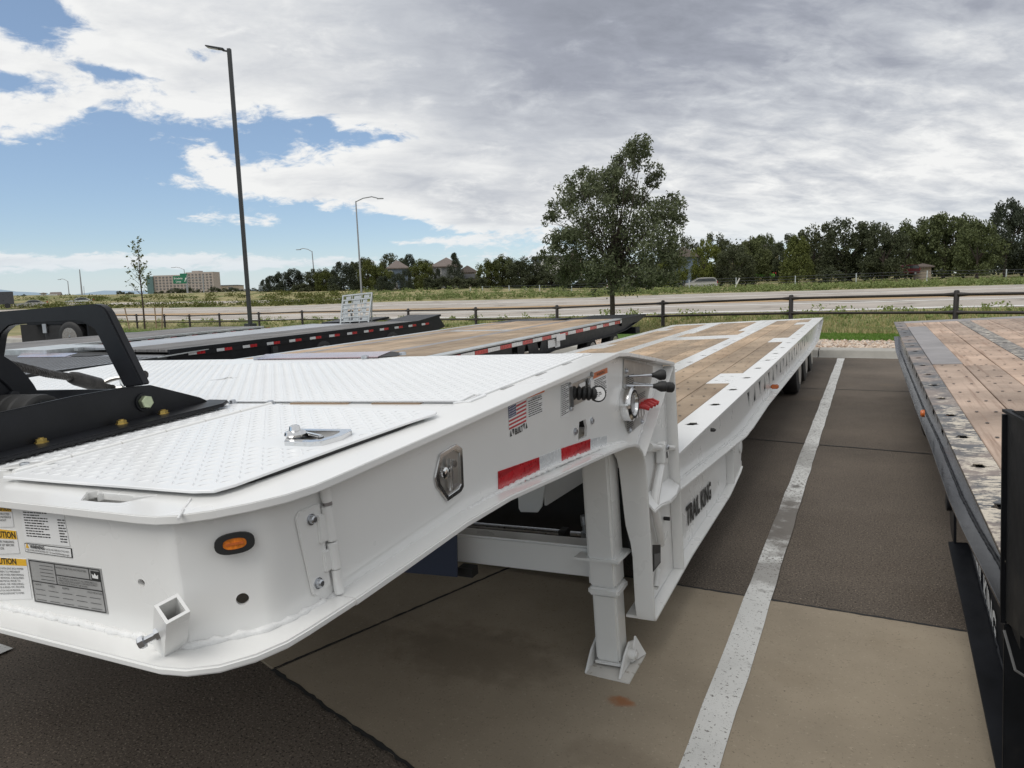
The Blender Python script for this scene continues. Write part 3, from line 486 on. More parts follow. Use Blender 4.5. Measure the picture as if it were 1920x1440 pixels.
sn.links.new(qn.ramp(isl, [(0, (.22, .155, .115)), (.3, (.44, .32, .235)), (.6, (.56, .46, .37)), (.85, (.66, .58, .50)), (1, (.30, .27, .25))]), sn.nodes['Principled BSDF'].inputs['Base Color'])
M['stones'] = smt
st.build('gravel', 'stones', kind='stuff', smooth=0, recalc=False)

# brown pipe fence between the lot and the highway
pf = thing('pipe_fence', 'brown two rail pipe fence running between the parking lot and the highway', 'fence', FENCE_POSTS[5], off=FENCE_POSTS[5])
FH = 1.22
fp = [V3(p) for p in FENCE_POSTS]
for p in fp:
    MB().lathe(p-Vector((0, 0, .3)), (0, 0, 1), [(0, .078), (.3+FH-.03, .078), (.3+FH, .062), (.3+FH+.012, .03)], 10).build('post', 'fencebrown', pf)
for a, b in zip(fp, fp[1:]):
    d = (b-a).normalized()
    for h in (1.10, .56):
        u = Vector((0, 0, h)); A, B_ = a+u+d*.05, b+u-d*.05
        MB().tube([A, A+d*.16, A+d*.3, B_-d*.3, B_-d*.16, B_], [.070, .056, .044, .044, .056, .070], 8).build('rail', 'fencebrown', pf)
# light wire fence far side of the highway
FAR = [(22.5, 110.4, .85), (15.77, 109.3, .88), (7.02, 108.38, 1.0), (-1.31, 106.42, .92), (-8.77, 104.93, .82), (-16.17, 102.37, .8), (-22.2, 100.6, .7), (-27.66, 98.85, .62), (-38.69, 97.84, .55), (-43.71, 97.59, .55), (-48.68, 97.37, .6), (-53.28, 97.33, .62)]
wf = thing('wire_fence', 'wire fence on pale posts along the far side of the highway', 'fence', FAR[4], off=FAR[4])
for p in FAR: MB().box(p[0]-.06, p[0]+.06, p[1]-.06, p[1]+.06, p[2]-.4, p[2]+1.3).build('post', 'galv', wf)
for a, b in zip(FAR, FAR[1:]):
    for h in (.45, .85, 1.22): MB().bar((a[0], a[1]+.1, a[2]+h), (b[0], b[1]+.1, b[2]+h), .05, .05).build('wire', 'cardark', wf)
MB().bar((-16.4, 102.3, .5), (-15.7, 102.3, 2.0), .16, .16).build('brace_post', 'whitewall', wf)
for i, (x, y, z) in enumerate(((-46.35, 98.51, .5), (-55.6, 97.6, .7), (-33.4, 98.3, .6))):
    o = tag(MB().lathe((x, y, z-.2), (0, 0, 1), [(0, .09), (1.2, .09), (1.25, .04)], 8).build('marker_post', 'whitewall'),
            ('white roadside marker post in the far verge, midway of three', 'white roadside marker post in the far verge, leftmost of three', 'orange banded marker post behind the big tree trunk')[i], 'marker post', 'marker posts in the far verge')
    if i == 2: MB().lathe((x, y, z+.75), (0, 0, 1), [(0, .1), (.22, .1)], 8).build('band', 'warno', o)

# ------------------------------------------------------------------ trees
def crown_mesh(kind, mat, seed, n):
    g = np.random.default_rng(seed); P_ = []; sz = .035
    if kind in ('dark', 'olive', 'green', 'lime'):
        N = 64; u = g.normal(0, 1, (N, 3)); u /= np.linalg.norm(u, axis=1)[:, None]; pass
        rad = g.uniform(.35, 1.0, N)**.6; c = u*rad[:, None]*np.array((.42, .42, .43))+np.array((0, 0, .52)); c[:, :2] *= (1.08-.35*np.clip(c[:, 2:3]-.6, 0, 1))
        cr = g.uniform(.06, .13, N)
        kq = np.arange(N) < 15; aq = g.uniform(0, 2*PI, N); c[kq] = np.c_[np.cos(aq)*.34, np.sin(aq)*.34, g.uniform(.06, .3, N)][kq]
    elif kind in ('pine', 'cone', 'spruce'):
        N = 70; z = g.uniform(.04, .97, N); pw = .75 if kind == 'spruce' else .45; r0 = .46*np.clip(1.03-z, 0, 1)**pw*np.where(z < .18, .75+z, 1)
        a = g.uniform(0, 2*PI, N); r_ = r0*g.uniform(.45, 1, N)**.5; c = np.c_[np.cos(a)*r_, np.sin(a)*r_, z]; cr = .07+.10*np.clip(1-z, 0, 1)
    else:
        N = 40; u = g.normal(0, 1, (N, 3)); u /= np.linalg.norm(u, axis=1)[:, None]; u[:, 2] = abs(u[:, 2]); c = u*np.array((.42, .42, .80))*(g.uniform(.3, 1, N)**.4)[:, None]+np.array((0, 0, .06)); cr = g.uniform(.08, .14, N); sz = .055
    i = g.integers(0, N, n); d = g.normal(0, 1, (n, 3)); d /= np.linalg.norm(d, axis=1)[:, None]
    p = c[i]+d*(cr[i]*g.uniform(.2, 1.1, n)**.6)[:, None]; p[:, 2] = np.clip(p[:, 2], .01, 1.03)
    return quads('crown', p, sz*g.uniform(.6, 1.5, n)*(1 if kind not in ('pine', 'spruce') else .85), g, mat, 0, .62)
PROTO = {}
def trunk_mesh(seed, top=.5):
    r_ = random.Random(seed); mb = MB(); mb.tube([(0, 0, -.06), (0, 0, .05), (r_.uniform(-.02, .02), .01, .25), (.01, -.01, top)], [.035, .026, .020, .012], 7)
    for i in range(4):
        a = r_.uniform(0, 2*PI); z = r_.uniform(.18, .36); mb.tube([(0, 0, z), (math.cos(a)*.12, math.sin(a)*.12, z+.14), (math.cos(a)*.24, math.sin(a)*.24, z+.32)], [.014, .010, .004], 5)
    o = mb.build('trunk', 'bark'); me = o.data; bpy.data.objects.remove(o); return me
TRUNKS = [trunk_mesh(i) for i in range(3)]
for kd, mt in (('dark', 'dark'), ('olive', 'olive'), ('green', 'green'), ('lime', 'lime'), ('pine', 'pine'), ('cone', 'olive'), ('spruce', 'pine'), ('bush', 'dark'), ('hedge', 'dark')):
    PROTO[kd] = [crown_mesh(kd, mt, 100+j*7+len(kd), 9500 if kd not in ('bush', 'hedge') else 4200) for j in range(3 if kd in ('dark', 'pine', 'green', 'olive') else 1)]
KD = {'dark': 'dark green broadleaf tree', 'olive': 'olive green tree with a loose crown', 'green': 'mid green broadleaf tree', 'lime': 'yellow green bushy tree', 'pine': 'dense blue green conifer',
      'cone': 'cone shaped yellow green tree', 'spruce': 'narrow pointed spruce by a house', 'bush': 'low rounded shrub', 'hedge': 'clipped dark shrub in the hedge below the houses'}
ORD = 'first second third fourth fifth sixth seventh eighth ninth tenth eleventh twelfth thirteenth fourteenth fifteenth sixteenth seventeenth eighteenth nineteenth twentieth'.split()
AZB = math.atan2(-8.61, 25.88)
def side_of(t):
    d = math.degrees(math.atan2(t[0], t[1])-AZB); q = math.hypot(t[0], t[1])
    return 'far off below the hospital' if q > 300 else 'left of the big tree' if d < -5.5 else 'behind the big tree' if d < 5 else 'right of the big tree'
byk = {}
for t in TREES: byk.setdefault((t[5], side_of(t)), []).append(t)
for kd in byk: byk[kd].sort(key=lambda t: math.atan2(t[0], t[1]))
rt_ = random.Random(12)
for t in TREES:
    x, y, z, h, w, kd = t; kk = (kd, side_of(t)); o_ = byk[kk].index(t); n_ = len(byk[kk])
    lab = KD[kd]+(' '+kk[1] if kd not in ('spruce', 'hedge') else '')+('' if n_ == 1 else f', {ORD[o_]} from the left')
    nm = {'bush': 'shrub', 'hedge': 'hedge_shrub', 'pine': 'conifer_tree', 'spruce': 'spruce_tree'}.get(kd, 'tree')
    root = thing(nm, lab, 'shrub' if kd in ('bush', 'hedge') else 'tree', (x, y, z-.25), rotz=rt_.uniform(0, 6.28), group='hedge shrubs below the houses' if kd == 'hedge' else 'trees beyond the highway')
    fw_ = 1.34 if kd in ('pine', 'dark') else 1.16; root.scale = (w*fw_, w*fw_, (h+.25)*(1.10 if x < -85 else 1.03))
    link('crown', PROTO[kd][rt_.randrange(len(PROTO[kd]))], root)
    if kd not in ('bush', 'hedge'): link('trunk', TRUNKS[rt_.randrange(3)], root)

# far wood behind the houses and gardens, one mass
gw = np.random.default_rng(31); wp = []
for s in np.arange(6.3, 17, .035):
    v = TT('verge', 'yard', s, .92); hh = 3.6+1.5*math.sin(s*3.1)+1.1*math.sin(s*7.7+1)+(2.6 if s > 10.4 else 0)
    nn2 = 60; wp.append(np.c_[gw.normal(v[0], 2., nn2), gw.normal(v[1], 2., nn2), v[2]+hh*gw.uniform(-.05, 1, nn2)**.8*gw.uniform(.8, 1.12)])
wp = np.concatenate(wp); link('far_wood', quads('far_wood', wp, gw.uniform(.35, .95, len(wp)), gw, 'dark', 0, .65), kind='stuff')
# the big tree by the fence
BT = Vector((-8.61, 25.88, -.2)); g = np.random.default_rng(77)
big = thing('locust_tree', 'large green tree with feathery leaves standing at the fence behind the trailers', 'tree', BT, off=BT)
LOBES = [(1200, 275, 26), (1170, 293, 26), (1226, 302, 22), (1148, 312, 22), (1182, 268, 16), (1108, 314, 20), (1077, 338, 22), (1132, 332, 26), (1264, 396, 20), (1270, 442, 16), (1042, 428, 20), (1090, 322, 24), (1112, 348, 32), (1062, 366, 28), (1036, 384, 20), (1160, 345, 36), (1203, 342, 34), (1228, 328, 14), (1256, 362, 22), (1240, 388, 32), (1264, 424, 20), (1200, 392, 40), (1142, 402, 44),
         (1092, 402, 36), (1062, 432, 32), (1036, 458, 22), (1100, 452, 40), (1160, 452, 44), (1220, 442, 42), (1250, 462, 26), (1080, 482, 34), (1130, 492, 38), (1190, 492, 42), (1230, 492, 30), (1052, 470, 20), (1172, 515, 18), (1112, 508, 18), (1228, 512, 14)]
sc_ = 27/1331; bp, bs = [], []; brm = MB(); fork = Vector((0, 0, 2.0)); r5 = random.Random(3)
trk = MB().tube([BT+Vector((0, 0, -.3)), BT+Vector((0, 0, .1)), BT+Vector((.02, 0, 1.0)), BT+fork, BT+Vector((.05, .05, 3.1)), BT+Vector((.35, .2, 4.6))], [.15, .115, .095, .085, .06, .03], 10).build('trunk', 'bark', big)
for (lx, ly, lr_) in LOBES:
    hx = (lx-1150)*sc_; hz = (604-ly)*sc_; rad = lr_*sc_
    prof = math.sqrt(max(.1, 1-((ly-430)/190.)**2))
    for rep in range(2 if lr_ > 24 else 1):
        dep = r5.uniform(-1.9, 1.9)*prof*(1 if lr_ > 24 else .6)
        c = BT+rgt0*hx+fwd0*dep+Vector((0, 0, hz)); n = int(700*(rad/.7)**1.7)+110
        d = g.normal(0, 1, (n, 3)); d /= np.linalg.norm(d, axis=1)[:, None]; sub = g.normal(0, 1, (9, 3)); sub /= np.linalg.norm(sub, axis=1)[:, None]
        cc = sub*rad*g.uniform(.35, 1.08, (9, 1)); ii = g.integers(0, 9, n)
        p = np.array(c)+cc[ii]+d*rad*.46*(g.uniform(0, 1, (n, 1))**.6); p[:, 2] -= .08*rad*g.uniform(0, 2, n); bp.append(p); bs.append(g.uniform(.075, .175, n))
        s0 = BT+fork+Vector((0, 0, r5.uniform(-.25, .9)*(1 if hz > 3 else .1))); mid = s0.lerp(c, .5)+Vector((r5.uniform(-.2, .2), r5.uniform(-.2, .2), r5.uniform(.0, .35)))
        L = (c-s0).length; r0 = .022+.010*L/2
        brm.tube([s0, s0.lerp(mid, .5)+Vector((0, 0, .12)), mid, c], [r0, r0*.75, r0*.5, .006], 6)
        for q in range(4): e = c+V3(cc[q]); brm.tube([mid.lerp(c, .4+.15*q), e], [.010, .004], 4)
brm.build('limbs', 'bark', big)
P_ = np.concatenate(bp)-np.array(BT); S_ = np.concatenate(bs); kp = P_[:, 2] > 1.72+.35*g.uniform(-1, 1, len(P_)); P_, S_ = P_[kp], S_[kp]; me = quads('foliage', P_, S_, g, 'leaf', -.45, .40); link('foliage', me, big)
# staked sapling
SP = Vector((-49.97, 36.68, -1.0)); sap = thing('sapling', 'thin young tree with sparse leaves held between wooden stakes', 'tree', SP, off=SP); tb, lf, lz_ = MB(), [], []
top = SP+Vector((-.45, .45, 7.1)); path = [SP-Vector((0, 0, .3)), SP+Vector((.05, 0, 2)), SP+Vector((-.1, .1, 4)), SP+Vector((-.3, .3, 5.8)), top]
tb.tube(path, [.07, .06, .045, .025, .008], 7)
for i in range(30):
    t = r5.uniform(.32, .98); k0 = t*4; a = V3(path[min(3, int(k0))]).lerp(V3(path[min(3, int(k0))+1]), k0-int(k0)); L = 1.5*(1.12-t)+.15; an_ = r5.uniform(0, 6.28)
    e = a+Vector((math.cos(an_)*L*.72, math.sin(an_)*L*.72, L*.85)); tb.tube([a, a.lerp(e, .55)+Vector((0, 0, -.06)), e], [.016, .010, .004], 4)
    for q in range(11 if t < .6 else 8): s_ = r5.uniform(.3, 1.05); lf.append(tuple(a.lerp(e, s_)+Vector((r5.gauss(0, .12), r5.gauss(0, .12), r5.gauss(0, .1)))-SP)); lz_.append(r5.uniform(.16, .30))
tb.build('trunk', 'bark', sap); link('foliage', quads('foliage', np.array(lf), np.array(lz_), g, 'olive', 0, .5), sap)
for i, (p, ln_) in enumerate((((-50.97, 36.18, -1.0), -.42), ((-49.16, 37.08, -1.0), .02), ((-48.82, 37.25, -1.0), .35))):
    p = V3(p); tag(MB().tube([p-Vector((0, 0, .2)), p+Vector((ln_, 0, 1.9))], .045, 6).build('tree_stake', 'stake'),
                   ('tan wooden stake leaning left of the sapling', 'upright tan wooden stake right of the sapling', 'dark topped wooden stake leaning right of the sapling')[i], 'stake', 'stakes round the sapling')

# ------------------------------------------------------------------ lamps and signs
LP = Vector((-24.81, 23.47, 0)); lt = thing('lot_lamp', 'tall black square lamp post with one flat head at the edge of the lot', 'lamp post', LP, off=LP)
MB().lathe(LP-Vector((0, 0, .3)), (0, 0, 1), [(0, .32), (.50, .32), (.55, .29)], 20).build('concrete_base', 'concrete', lt)
tp_ = Vector((-25.0, 23.65, 12.2)); bs_ = LP+Vector((0, 0, .25)); MB().bar(bs_, tp_, .155, .155, rgt0).build('pole', 'poledark', lt, bevel=.012)
MB().prism([bs_+Vector((a, b, 0)) for a, b in ((-.2, -.2), (.2, -.2), (.2, .2), (-.2, .2))], (0, 0, .14)).build('base_cover', 'poledark', lt, bevel=.02)
hd = -rgt0; a0 = tp_+Vector((0, 0, -.12))
arm = MB().bar(a0, a0+hd*.28+Vector((0, 0, .06)), .08, .06).build('arm', 'poledark', lt)
side = Vector((hd.y, -hd.x, 0)); q0 = a0+hd*.22+Vector((0, 0, .05)); q1 = a0+hd*.98+Vector((0, 0, .22))
MB().hexa([q0-side*.10, q0+side*.10, q0+side*.10+Vector((0, 0, .09)), q0-side*.10+Vector((0, 0, .09))], [q1-side*.15, q1+side*.15, q1+side*.15+Vector((0, 0, .05)), q1-side*.15+Vector((0, 0, .05))]).build('lamp_head', 'poledark', lt, bevel=.015)
qa, qb = q0.lerp(q1, .3)-Vector((0, 0, .004)), q0.lerp(q1, .93)-Vector((0, 0, .004)); MB().hexa([qa-side*.08, qa+side*.08, qa+side*.08-Vector((0, 0, .012)), qa-side*.08-Vector((0, 0, .012))], [qb-side*.11, qb+side*.11, qb+side*.11-Vector((0, 0, .012)), qb-side*.11-Vector((0, 0, .012))]).build('lens', 'alum', lt)
def hwlamp(b, t, e, lab, r=.16):
    b, t, e = V3(b), V3(t), V3(e); o = thing('street_lamp', lab, 'street lamp', b, off=b, group='grey lamps along the highway')
    MB().tube([b-Vector((0, 0, .6)), t], [r, r*.62], 8).build('pole', 'polegrey', o)
    MB().tube([t-Vector((0, 0, .1)), t.lerp(e, .3)+Vector((0, 0, .35)), t.lerp(e, .65)+Vector((0, 0, .45)), e.lerp(t, .12)+Vector((0, 0, .12))], [r*.5]*4, 6).build('arm', 'polegrey', o)
    d = (e-t); d.z = 0; d.normalize(); MB().bar(e-d*.6, e+d*.5, .34, .16).build('lamp_head', 'polegrey', o, bevel=.03)
hwlamp((-76.47, 97.14, 1.1), (-77.45, 98.2, 16.67), (-73.81, 100.2, 17.0), 'tall grey highway lamp behind the upright ramp, arm to the right', .17)
hwlamp((-118.19, 132.82, 1.2), (-119.33, 133.68, 11.45), (-122.3, 132.3, 11.9), 'grey highway lamp in front of the dark conifers, arm to the left', .17)
hwlamp((-261.53, 162.8, 1.), (-262.26, 163.32, 8.25), (-265.3, 162.1, 8.9), 'small distant lamp left of the bare mast, arm to the left', .2)
hwlamp((-256.71, 210.04, 0), (-258.77, 210.9, 12.8), (-263.3, 208.8, 13.7), 'distant lamp standing over the green road sign, arm to the left', .22)
for (b, t, r, lab) in (((-326.6, 209.3, .5), (-328.1, 210.4, 15.2), .42, 'bare tapering mast on the skyline left of the sapling'), ((-394.8, 254.2, 1.), (-395.3, 254.9, 8.8), .2, 'thin short mast just right of the bare tapering mast')):
    tag(MB().tube([b, t], [r, r*.5], 8).build('mast', 'polegrey'), lab, 'mast')
sg = thing('road_sign', 'green overhead exit sign with white words on a grey gantry', 'road sign', (-197.3, 160.8, .3), off=(-197.3, 160.8, .3))
a_, b_ = Vector((-201.32, 159.54, 5.69)), Vector((-197.3, 161.9, 5.69)); sx = (b_-a_).normalized(); sn_ = Vector((sx.y, -sx.x, 0)).normalized(); tb2 = a_-sn_*-.0
for p in ((-197.27, 160.9), (-194.2, 164.5)): MB().tube([(p[0]+.3, p[1]+.3, -.5), (p[0]+.2, p[1]+.6, 8.3)], .19, 8).build('post', 'polegrey', sg)
for h in (6.2, 7.4): MB().tube([a_+Vector((.3, .4, h-5.69)), b_+Vector((3.2, 3.6, h-6.0))], .09, 6).build('crossbeam', 'polegrey', sg)
pn = MB().prism([a_, b_, b_+Vector((0, 0, 2.45)), a_+Vector((0, 0, 2.45))], -sn_*.12).build('sign_panel', 'signgreen', sg)
c0 = a_+sx*2.3+Vector((0, 0, 2.45)); MB().prism([c0, c0+sx*2.3, c0+sx*2.3+Vector((0, 0, .75)), c0+Vector((0, 0, .75))], -sn_*.12).build('exit_tab', 'signgreen', sg)
lettering('Broadway', .85, a_+sx*.35+Vector((0, 0, 1.42)), sx, (0, 0, 1), 'whiteink', sg, width=2.7, bold=.012, lift=.03); lettering('Loop', .8, a_+sx*.9+Vector((0, 0, .42)), sx, (0, 0, 1), 'whiteink', sg, width=1.6, bold=.012, lift=.03)
aw = a_+sx*3.55+Vector((0, 0, .6))+sn_*.03; MB().add([aw, aw+sx*.25, aw+sx*.55+Vector((0, 0, .8)), aw+sx*.75+Vector((0, 0, .7)), aw+sx*.78+Vector((0, 0, 1.35)), aw+sx*.2+Vector((0, 0, 1.05)), aw+sx*.36+Vector((0, 0, .93))], [(0, 1, 2, 6), (5, 6, 2, 3, 4)]).build('arrow', 'whiteink', sg, recalc=False)

# ------------------------------------------------------------------ buildings
def house(name, lab, c, w, d, h, rh, wall, roof, ang, hip=True, wins=(), cat='house'):
    c = V3(c); o = thing(name, lab, cat, c, rotz=ang)
    MB().box(-w/2, w/2, -d/2, d/2, -1.5, h).build('wall', wall, o)
    e = .45; W2, D2 = w/2+e, d/2+e; r = max(.01, W2-D2) if hip else W2
    mb = MB(); mb.add([(-W2, -D2, h), (W2, -D2, h), (W2, D2, h), (-W2, D2, h), (-r, 0, h+rh), (r, 0, h+rh), (-W2, -D2, h-.22), (W2, -D2, h-.22), (W2, D2, h-.22), (-W2, D2, h-.22)],
                      [(0, 1, 5, 4), (2, 3, 4, 5), (1, 2, 5), (3, 0, 4), (6, 7, 1, 0), (7, 8, 2, 1), (8, 9, 3, 2), (9, 6, 0, 3), (9, 8, 7, 6)]); mb.build('roof', roof, o)
    for (x, z, ww, hh) in wins:
        f = MB().box(x-ww/2-.14, x+ww/2+.14, -d/2-.06, -d/2+.02, z-hh/2-.14, z+hh/2+.14).build('window', 'whitewall', o); MB().box(x-ww/2, x+ww/2, -d/2-.09, -d/2-.05, z-hh/2, z+hh/2).build('pane', 'glass', f)
    return o
house('house', 'blue sided house with brown hip roof behind the small conifers', (-97.6, 137.5, 2.1), 4.4, 5.0, 4.6, 1.9, 'sidingblue', 'roofbrown', R(38), True, ((-1.7, 3.4, .7, .9), (-.9, .6, 1.0, 1.0)))
house('house', 'grey sided house with brown hip roof behind the spruce', (-79.5, 129.8, 3.0), 6.0, 6.0, 3.3, 1.9, 'sidinggrey', 'roofbrown', R(30), True, ((-1.6, 2.3, .8, 1.0), (1.0, 2.3, .8, 1.0)))
h3 = house('house', 'low tan house with a brown gable beside the grey house', (-79.6, 139.0, 3.2), 3.6, 3.4, 2.1, 1.3, 'tanwall', 'roofbrown', R(115), False)
house('garage', 'small dark roofed outbuilding in front of the low tan house', (-77.2, 136.2, 2.9), 2.6, 2.2, .9, .9, 'tanwall', 'roofdark', R(20), False, cat='outbuilding')
h4 = house('house', 'white modern house with flat dark roof left of the big tree', (-57.9, 134.8, 4.9), 6.4, 5.0, 2.6, .35, 'whitewall', 'roofdark', R(23), True, ((-2.3, 1.7, .9, 1.2), (-.8, 1.7, .9, 1.2), (.9, 1.7, 1.1, .9)))
house('house', 'pinkish house part peeping out beside the white modern house', (-53.8, 137.8, 4.9), 2.8, 4.0, 2.9, .5, 'tanwall', 'roofbrown', R(23), True, ((.3, 1.9, .7, .9),))
h5 = house('house', 'blue gabled house right of the big tree', (-31.2, 136.7, 1.6), 4.6, 5.0, 4.9, 1.7, 'sidingblue', 'roofbrown', R(100), False)
MB().prism([(1.62, -2.55, 4.9), (2.9, -2.55, 4.9), (2.9, 0, 6.75), (2.78, 0, 6.75)], (.05, 0, 0)).build('bargeboard', 'whitewall', h5)
house('house', 'red brick house low behind the yellow green bushes', (-37.0, 131.0, .9), 4.0, 3.0, 1.6, .8, 'brick', 'roofdark', R(15), True)
house('house', 'yellow gabled house showing over the trees at centre right', (-25.4, 184.7, 1.2), 11.5, 8.0, 7.0, 3.0, 'yellowwall', 'roofbrown', R(10), True, ((-4.2, 5.6, 1.0, 1.2),))
house('garage', 'pale garage half hidden behind the red car', (8.3, 139.5, 1.9), 2.4, 3.0, 1.3, .5, 'tanwall', 'roofbrown', R(0), True, cat='outbuilding')
# hospital block far away
HB = Vector((-718.8, 544.4, 7.)); he = Vector((-657.9, 574.7, 7.)); hx_ = (he-HB).normalized(); hn = Vector((hx_.y, -hx_.x, 0)); hz_ = Vector((0, 0, 1))
hs = thing('hospital', 'pinkish multi storey hospital block far beyond the green road sign', 'hospital', HB, off=HB)
def blk(mb, u0, u1, v0, v1, z0, z1): return mb.prism([HB+hx_*u0+hn*v0+hz_*z0, HB+hx_*u1+hn*v0+hz_*z0, HB+hx_*u1+hn*v1+hz_*z0, HB+hx_*u0+hn*v1+hz_*z0], (0, 0, z1-z0))
blk(MB(), 0, 38, 0, -16, -3, 18.2).build('west_wing', 'hospital', hs); blk(MB(), 38, 68.4, 3, -16, -3, 20.6).build('east_wing', 'hospital', hs); blk(MB(), 44, 52, 1, -10, 20.6, 22.2).build('penthouse', 'hospital', hs)
blk(MB(), -7, 0, 2, -14, -3, 17.4).build('glass_tower', 'tealglass', hs)
wm = blk(MB(), 0, 2.0, 0, .35, 0, 1.7).build('window', 'hospwin', hs); w0 = True
for fl in range(5):
    for i in range(9):
        o = wm if w0 else wm.copy()
        if not w0: COL.objects.link(o)
        w0 = False; o.location = hx_*(2+4.0*i)+hz_*(2.2+3.2*fl)
for fl in range(6):
    for i in range(7): o = wm.copy(); COL.objects.link(o); o.location = hx_*(40.5+4.0*i)+hn*3+hz_*(1.6+3.1*fl); o.scale = (.9, .9, .9) if i % 3 else (1, 1, 1)
def farbox(name, lab, c, w, d, h, wall, roof, cat, rh=1.2, hip=True): return house(name, lab, c, w, d, h, rh, wall, roof, YAW+R(20), hip, ((-w*.25, h*.5, w*.12, h*.35), (w*.15, h*.5, w*.12, h*.35)), cat)
farbox('warehouse', 'long low white warehouse on the far left skyline', (-410, 269, 1.5), 9.5, 6, 2.2, 'whitewall', 'alum', 'warehouse', .3)
farbox('store', 'low building with teal front right of the white warehouse', (-401, 273.6, 1.3), 6, 5, 1.9, 'tealglass', 'roofdark', 'shop', .3)
farbox('house', 'small pink gabled building on the far left skyline', (-337.3, 203.9, 2.0), 3.6, 3, 1.7, 'hospital', 'roofbrown', 'house', 1.4, False)
farbox('pumphouse', 'tiny grey tower building left of the pink gabled one', (-347, 204., 2.2), 1.9, 2, 2.6, 'whitewall', 'roofbrown', 'building', .3)
farbox('office_block', 'low tan building right of the distant hospital', (-690, 618, 6.5), 42, 14, 6., 'tanwall', 'roofdark', 'building', .8)
farbox('store', 'low white shop beside the small dark trees below the hospital', (-610, 560, 3.5), 22, 9, 3.6, 'whitewall', 'roofbrown', 'shop', .6)
bs2 = thing('roadside_sign', 'brown two post roadside sign with white panels on the left mound', 'sign', (-266.7, 160.1, 1.6), rotz=YAW+R(35))
for x in (-.9, .9): MB().box(x-.08, x+.08, -.08, .08, -1, 2.3).build('post', 'stake', bs2)
for z in (.95, 1.75): MB().box(-1.35, 1.35, -.14, -.08, z-.33, z+.33).build('sign_panel', 'whitewall', bs2)
mt_ = MB(); r6 = random.Random(8); n = 60
for i in range(n+1):
    a = R(-75+60*i/n); d = 24000; hh = 60+190*abs(math.sin(i*.37))*math.exp(-((i-8)/14.)**2)+70*r6.random()*math.exp(-((i-10)/20.)**2)
    mt_.v += [(math.sin(a)*d, math.cos(a)*d, -80), (math.sin(a)*d, math.cos(a)*d, hh+40), (math.sin(a)*(d+4000), math.cos(a)*(d+4000), -80)]
    if i: b = 3*i; mt_.f += [(b-3, b, b+1, b-2), (b-2, b+1, b+2, b-1)]
tag(mt_.build('hills', 'hazemount'), kind='structure')  # distance haze is put into the hills' pale blue colour

# ------------------------------------------------------------------ vehicles in the distance
def car(lab, c, ang, body, kind='van', name='parked_car', cat='car', group=None):
    o = thing(name, lab, cat, c, rotz=ang, group=group)
    if kind == 'van': lo = [(-2.5, .35), (-2.52, .8), (-2.3, .95), (-1.35, 1.12), (-.45, 1.66), (.2, 1.75), (1.7, 1.74), (2.2, 1.62), (2.45, 1.05), (2.5, .5), (2.4, .32)]; gl = [(-1.15, 1.12), (-.42, 1.58), (1.75, 1.62), (2.1, 1.5), (2.2, 1.12)]
    else: lo = [(-2.3, .35), (-2.32, .7), (-2.1, .84), (-1.1, .95), (-.4, 1.38), (.3, 1.45), (1.1, 1.38), (1.8, 1.0), (2.25, .92), (2.3, .45), (2.2, .3)]; gl = [(-.95, .97), (-.38, 1.32), (.3, 1.38), (1.0, 1.32), (1.6, 1.0)]
    MB().prism([(x, -.9, z) for x, z in lo], (0, 1.8, 0)).build('body', body, o, bevel=.09)
    MB().prism([(x, -.93, z) for x, z in gl], (0, 1.86, 0)).build('side_windows', 'glass', o, bevel=.02)
    for x in (-1.55, 1.5):
        for y in (-.92, .72):
            w = MB().lathe((x, y, .34), (0, 1, 0), [(0, .30), (.03, .34), (.17, .34), (.2, .30)], 16).build('wheel', 'rubber', o); MB().lathe((x, y-.01, .34), (0, 1, 0), [(0, .19), (.22, .19)], 12).build('rim', 'alum', w)
    for y in (-.86, .66):
        MB().box(2.36, 2.5, y, y+.2, .85, 1.15).build('tail_lamp', 'flagred', o, bevel=.02); MB().box(-2.5, -2.3, y, y+.2, .68, .84).build('headlight', 'alum', o, bevel=.02)
    return o
car('silver minivan seen from the side on the street beyond the highway', (-23.3, 113.4, .55), R(22), 'carsilver', 'van', cat='minivan')
car('bright green car parked under the trees beyond the highway', (-16.3, 127.3, 1.75), R(20), 'cargreen', 'sedan')
car('dark red vehicle parked beside the pale garage', (5.4, 136.1, 1.75), R(40), 'carred', 'van')
car('white car half hidden under the trees beyond the highway', (-2.9, 138.6, 2.0), R(30), 'carwhite', 'sedan')
DC = 'distant cars on the highway'
car('small silver car driving on the left, nearer the frame edge', (-136.8, 78.1, .3), R(60), 'carsilver', 'sedan', 'car', 'car', DC)
car('small white car driving just above the black winch guard', (-138.9, 88.4, .5), R(60), 'carwhite', 'sedan', 'car', 'car', DC)
car('white distant van left of the dark lot lamp', (-306.8, 275.4, 1.2), R(60), 'carwhite', 'van', 'car', 'van', DC)
car('white distant car touching the dark lot lamp', (-298.4, 279.6, .8), R(50), 'carwhite', 'sedan', 'car', 'car', DC)
car('red distant vehicle below the hospital', (-348.4, 299.8, 1.5), R(50), 'carred', 'van', 'car', 'car', DC)
tk = thing('box_truck', 'dark truck at the left edge of the view on the highway', 'truck', (-137.2, 72.4, .4), rotz=R(60))
MB().box(-1.3, 2.6, -1.0, 1.0, .7, 2.9).build('cargo_box', 'cardark', tk, bevel=.05); MB().prism([(-3.0, -.95, .6), (-3.0, -.95, 1.4), (-2.3, -.95, 2.3), (-1.35, -.95, 2.35), (-1.35, -.95, .6)], (0, 1.9, 0)).build('cab', 'cardark', tk, bevel=.06)
for x in (-2.3, 1.6): MB().lathe((x, -1.0, .45), (0, 1, 0), [(0, .4), (.05, .45), (1.95, .45), (2.0, .4)], 14).build('wheel_pair', 'rubber', tk)
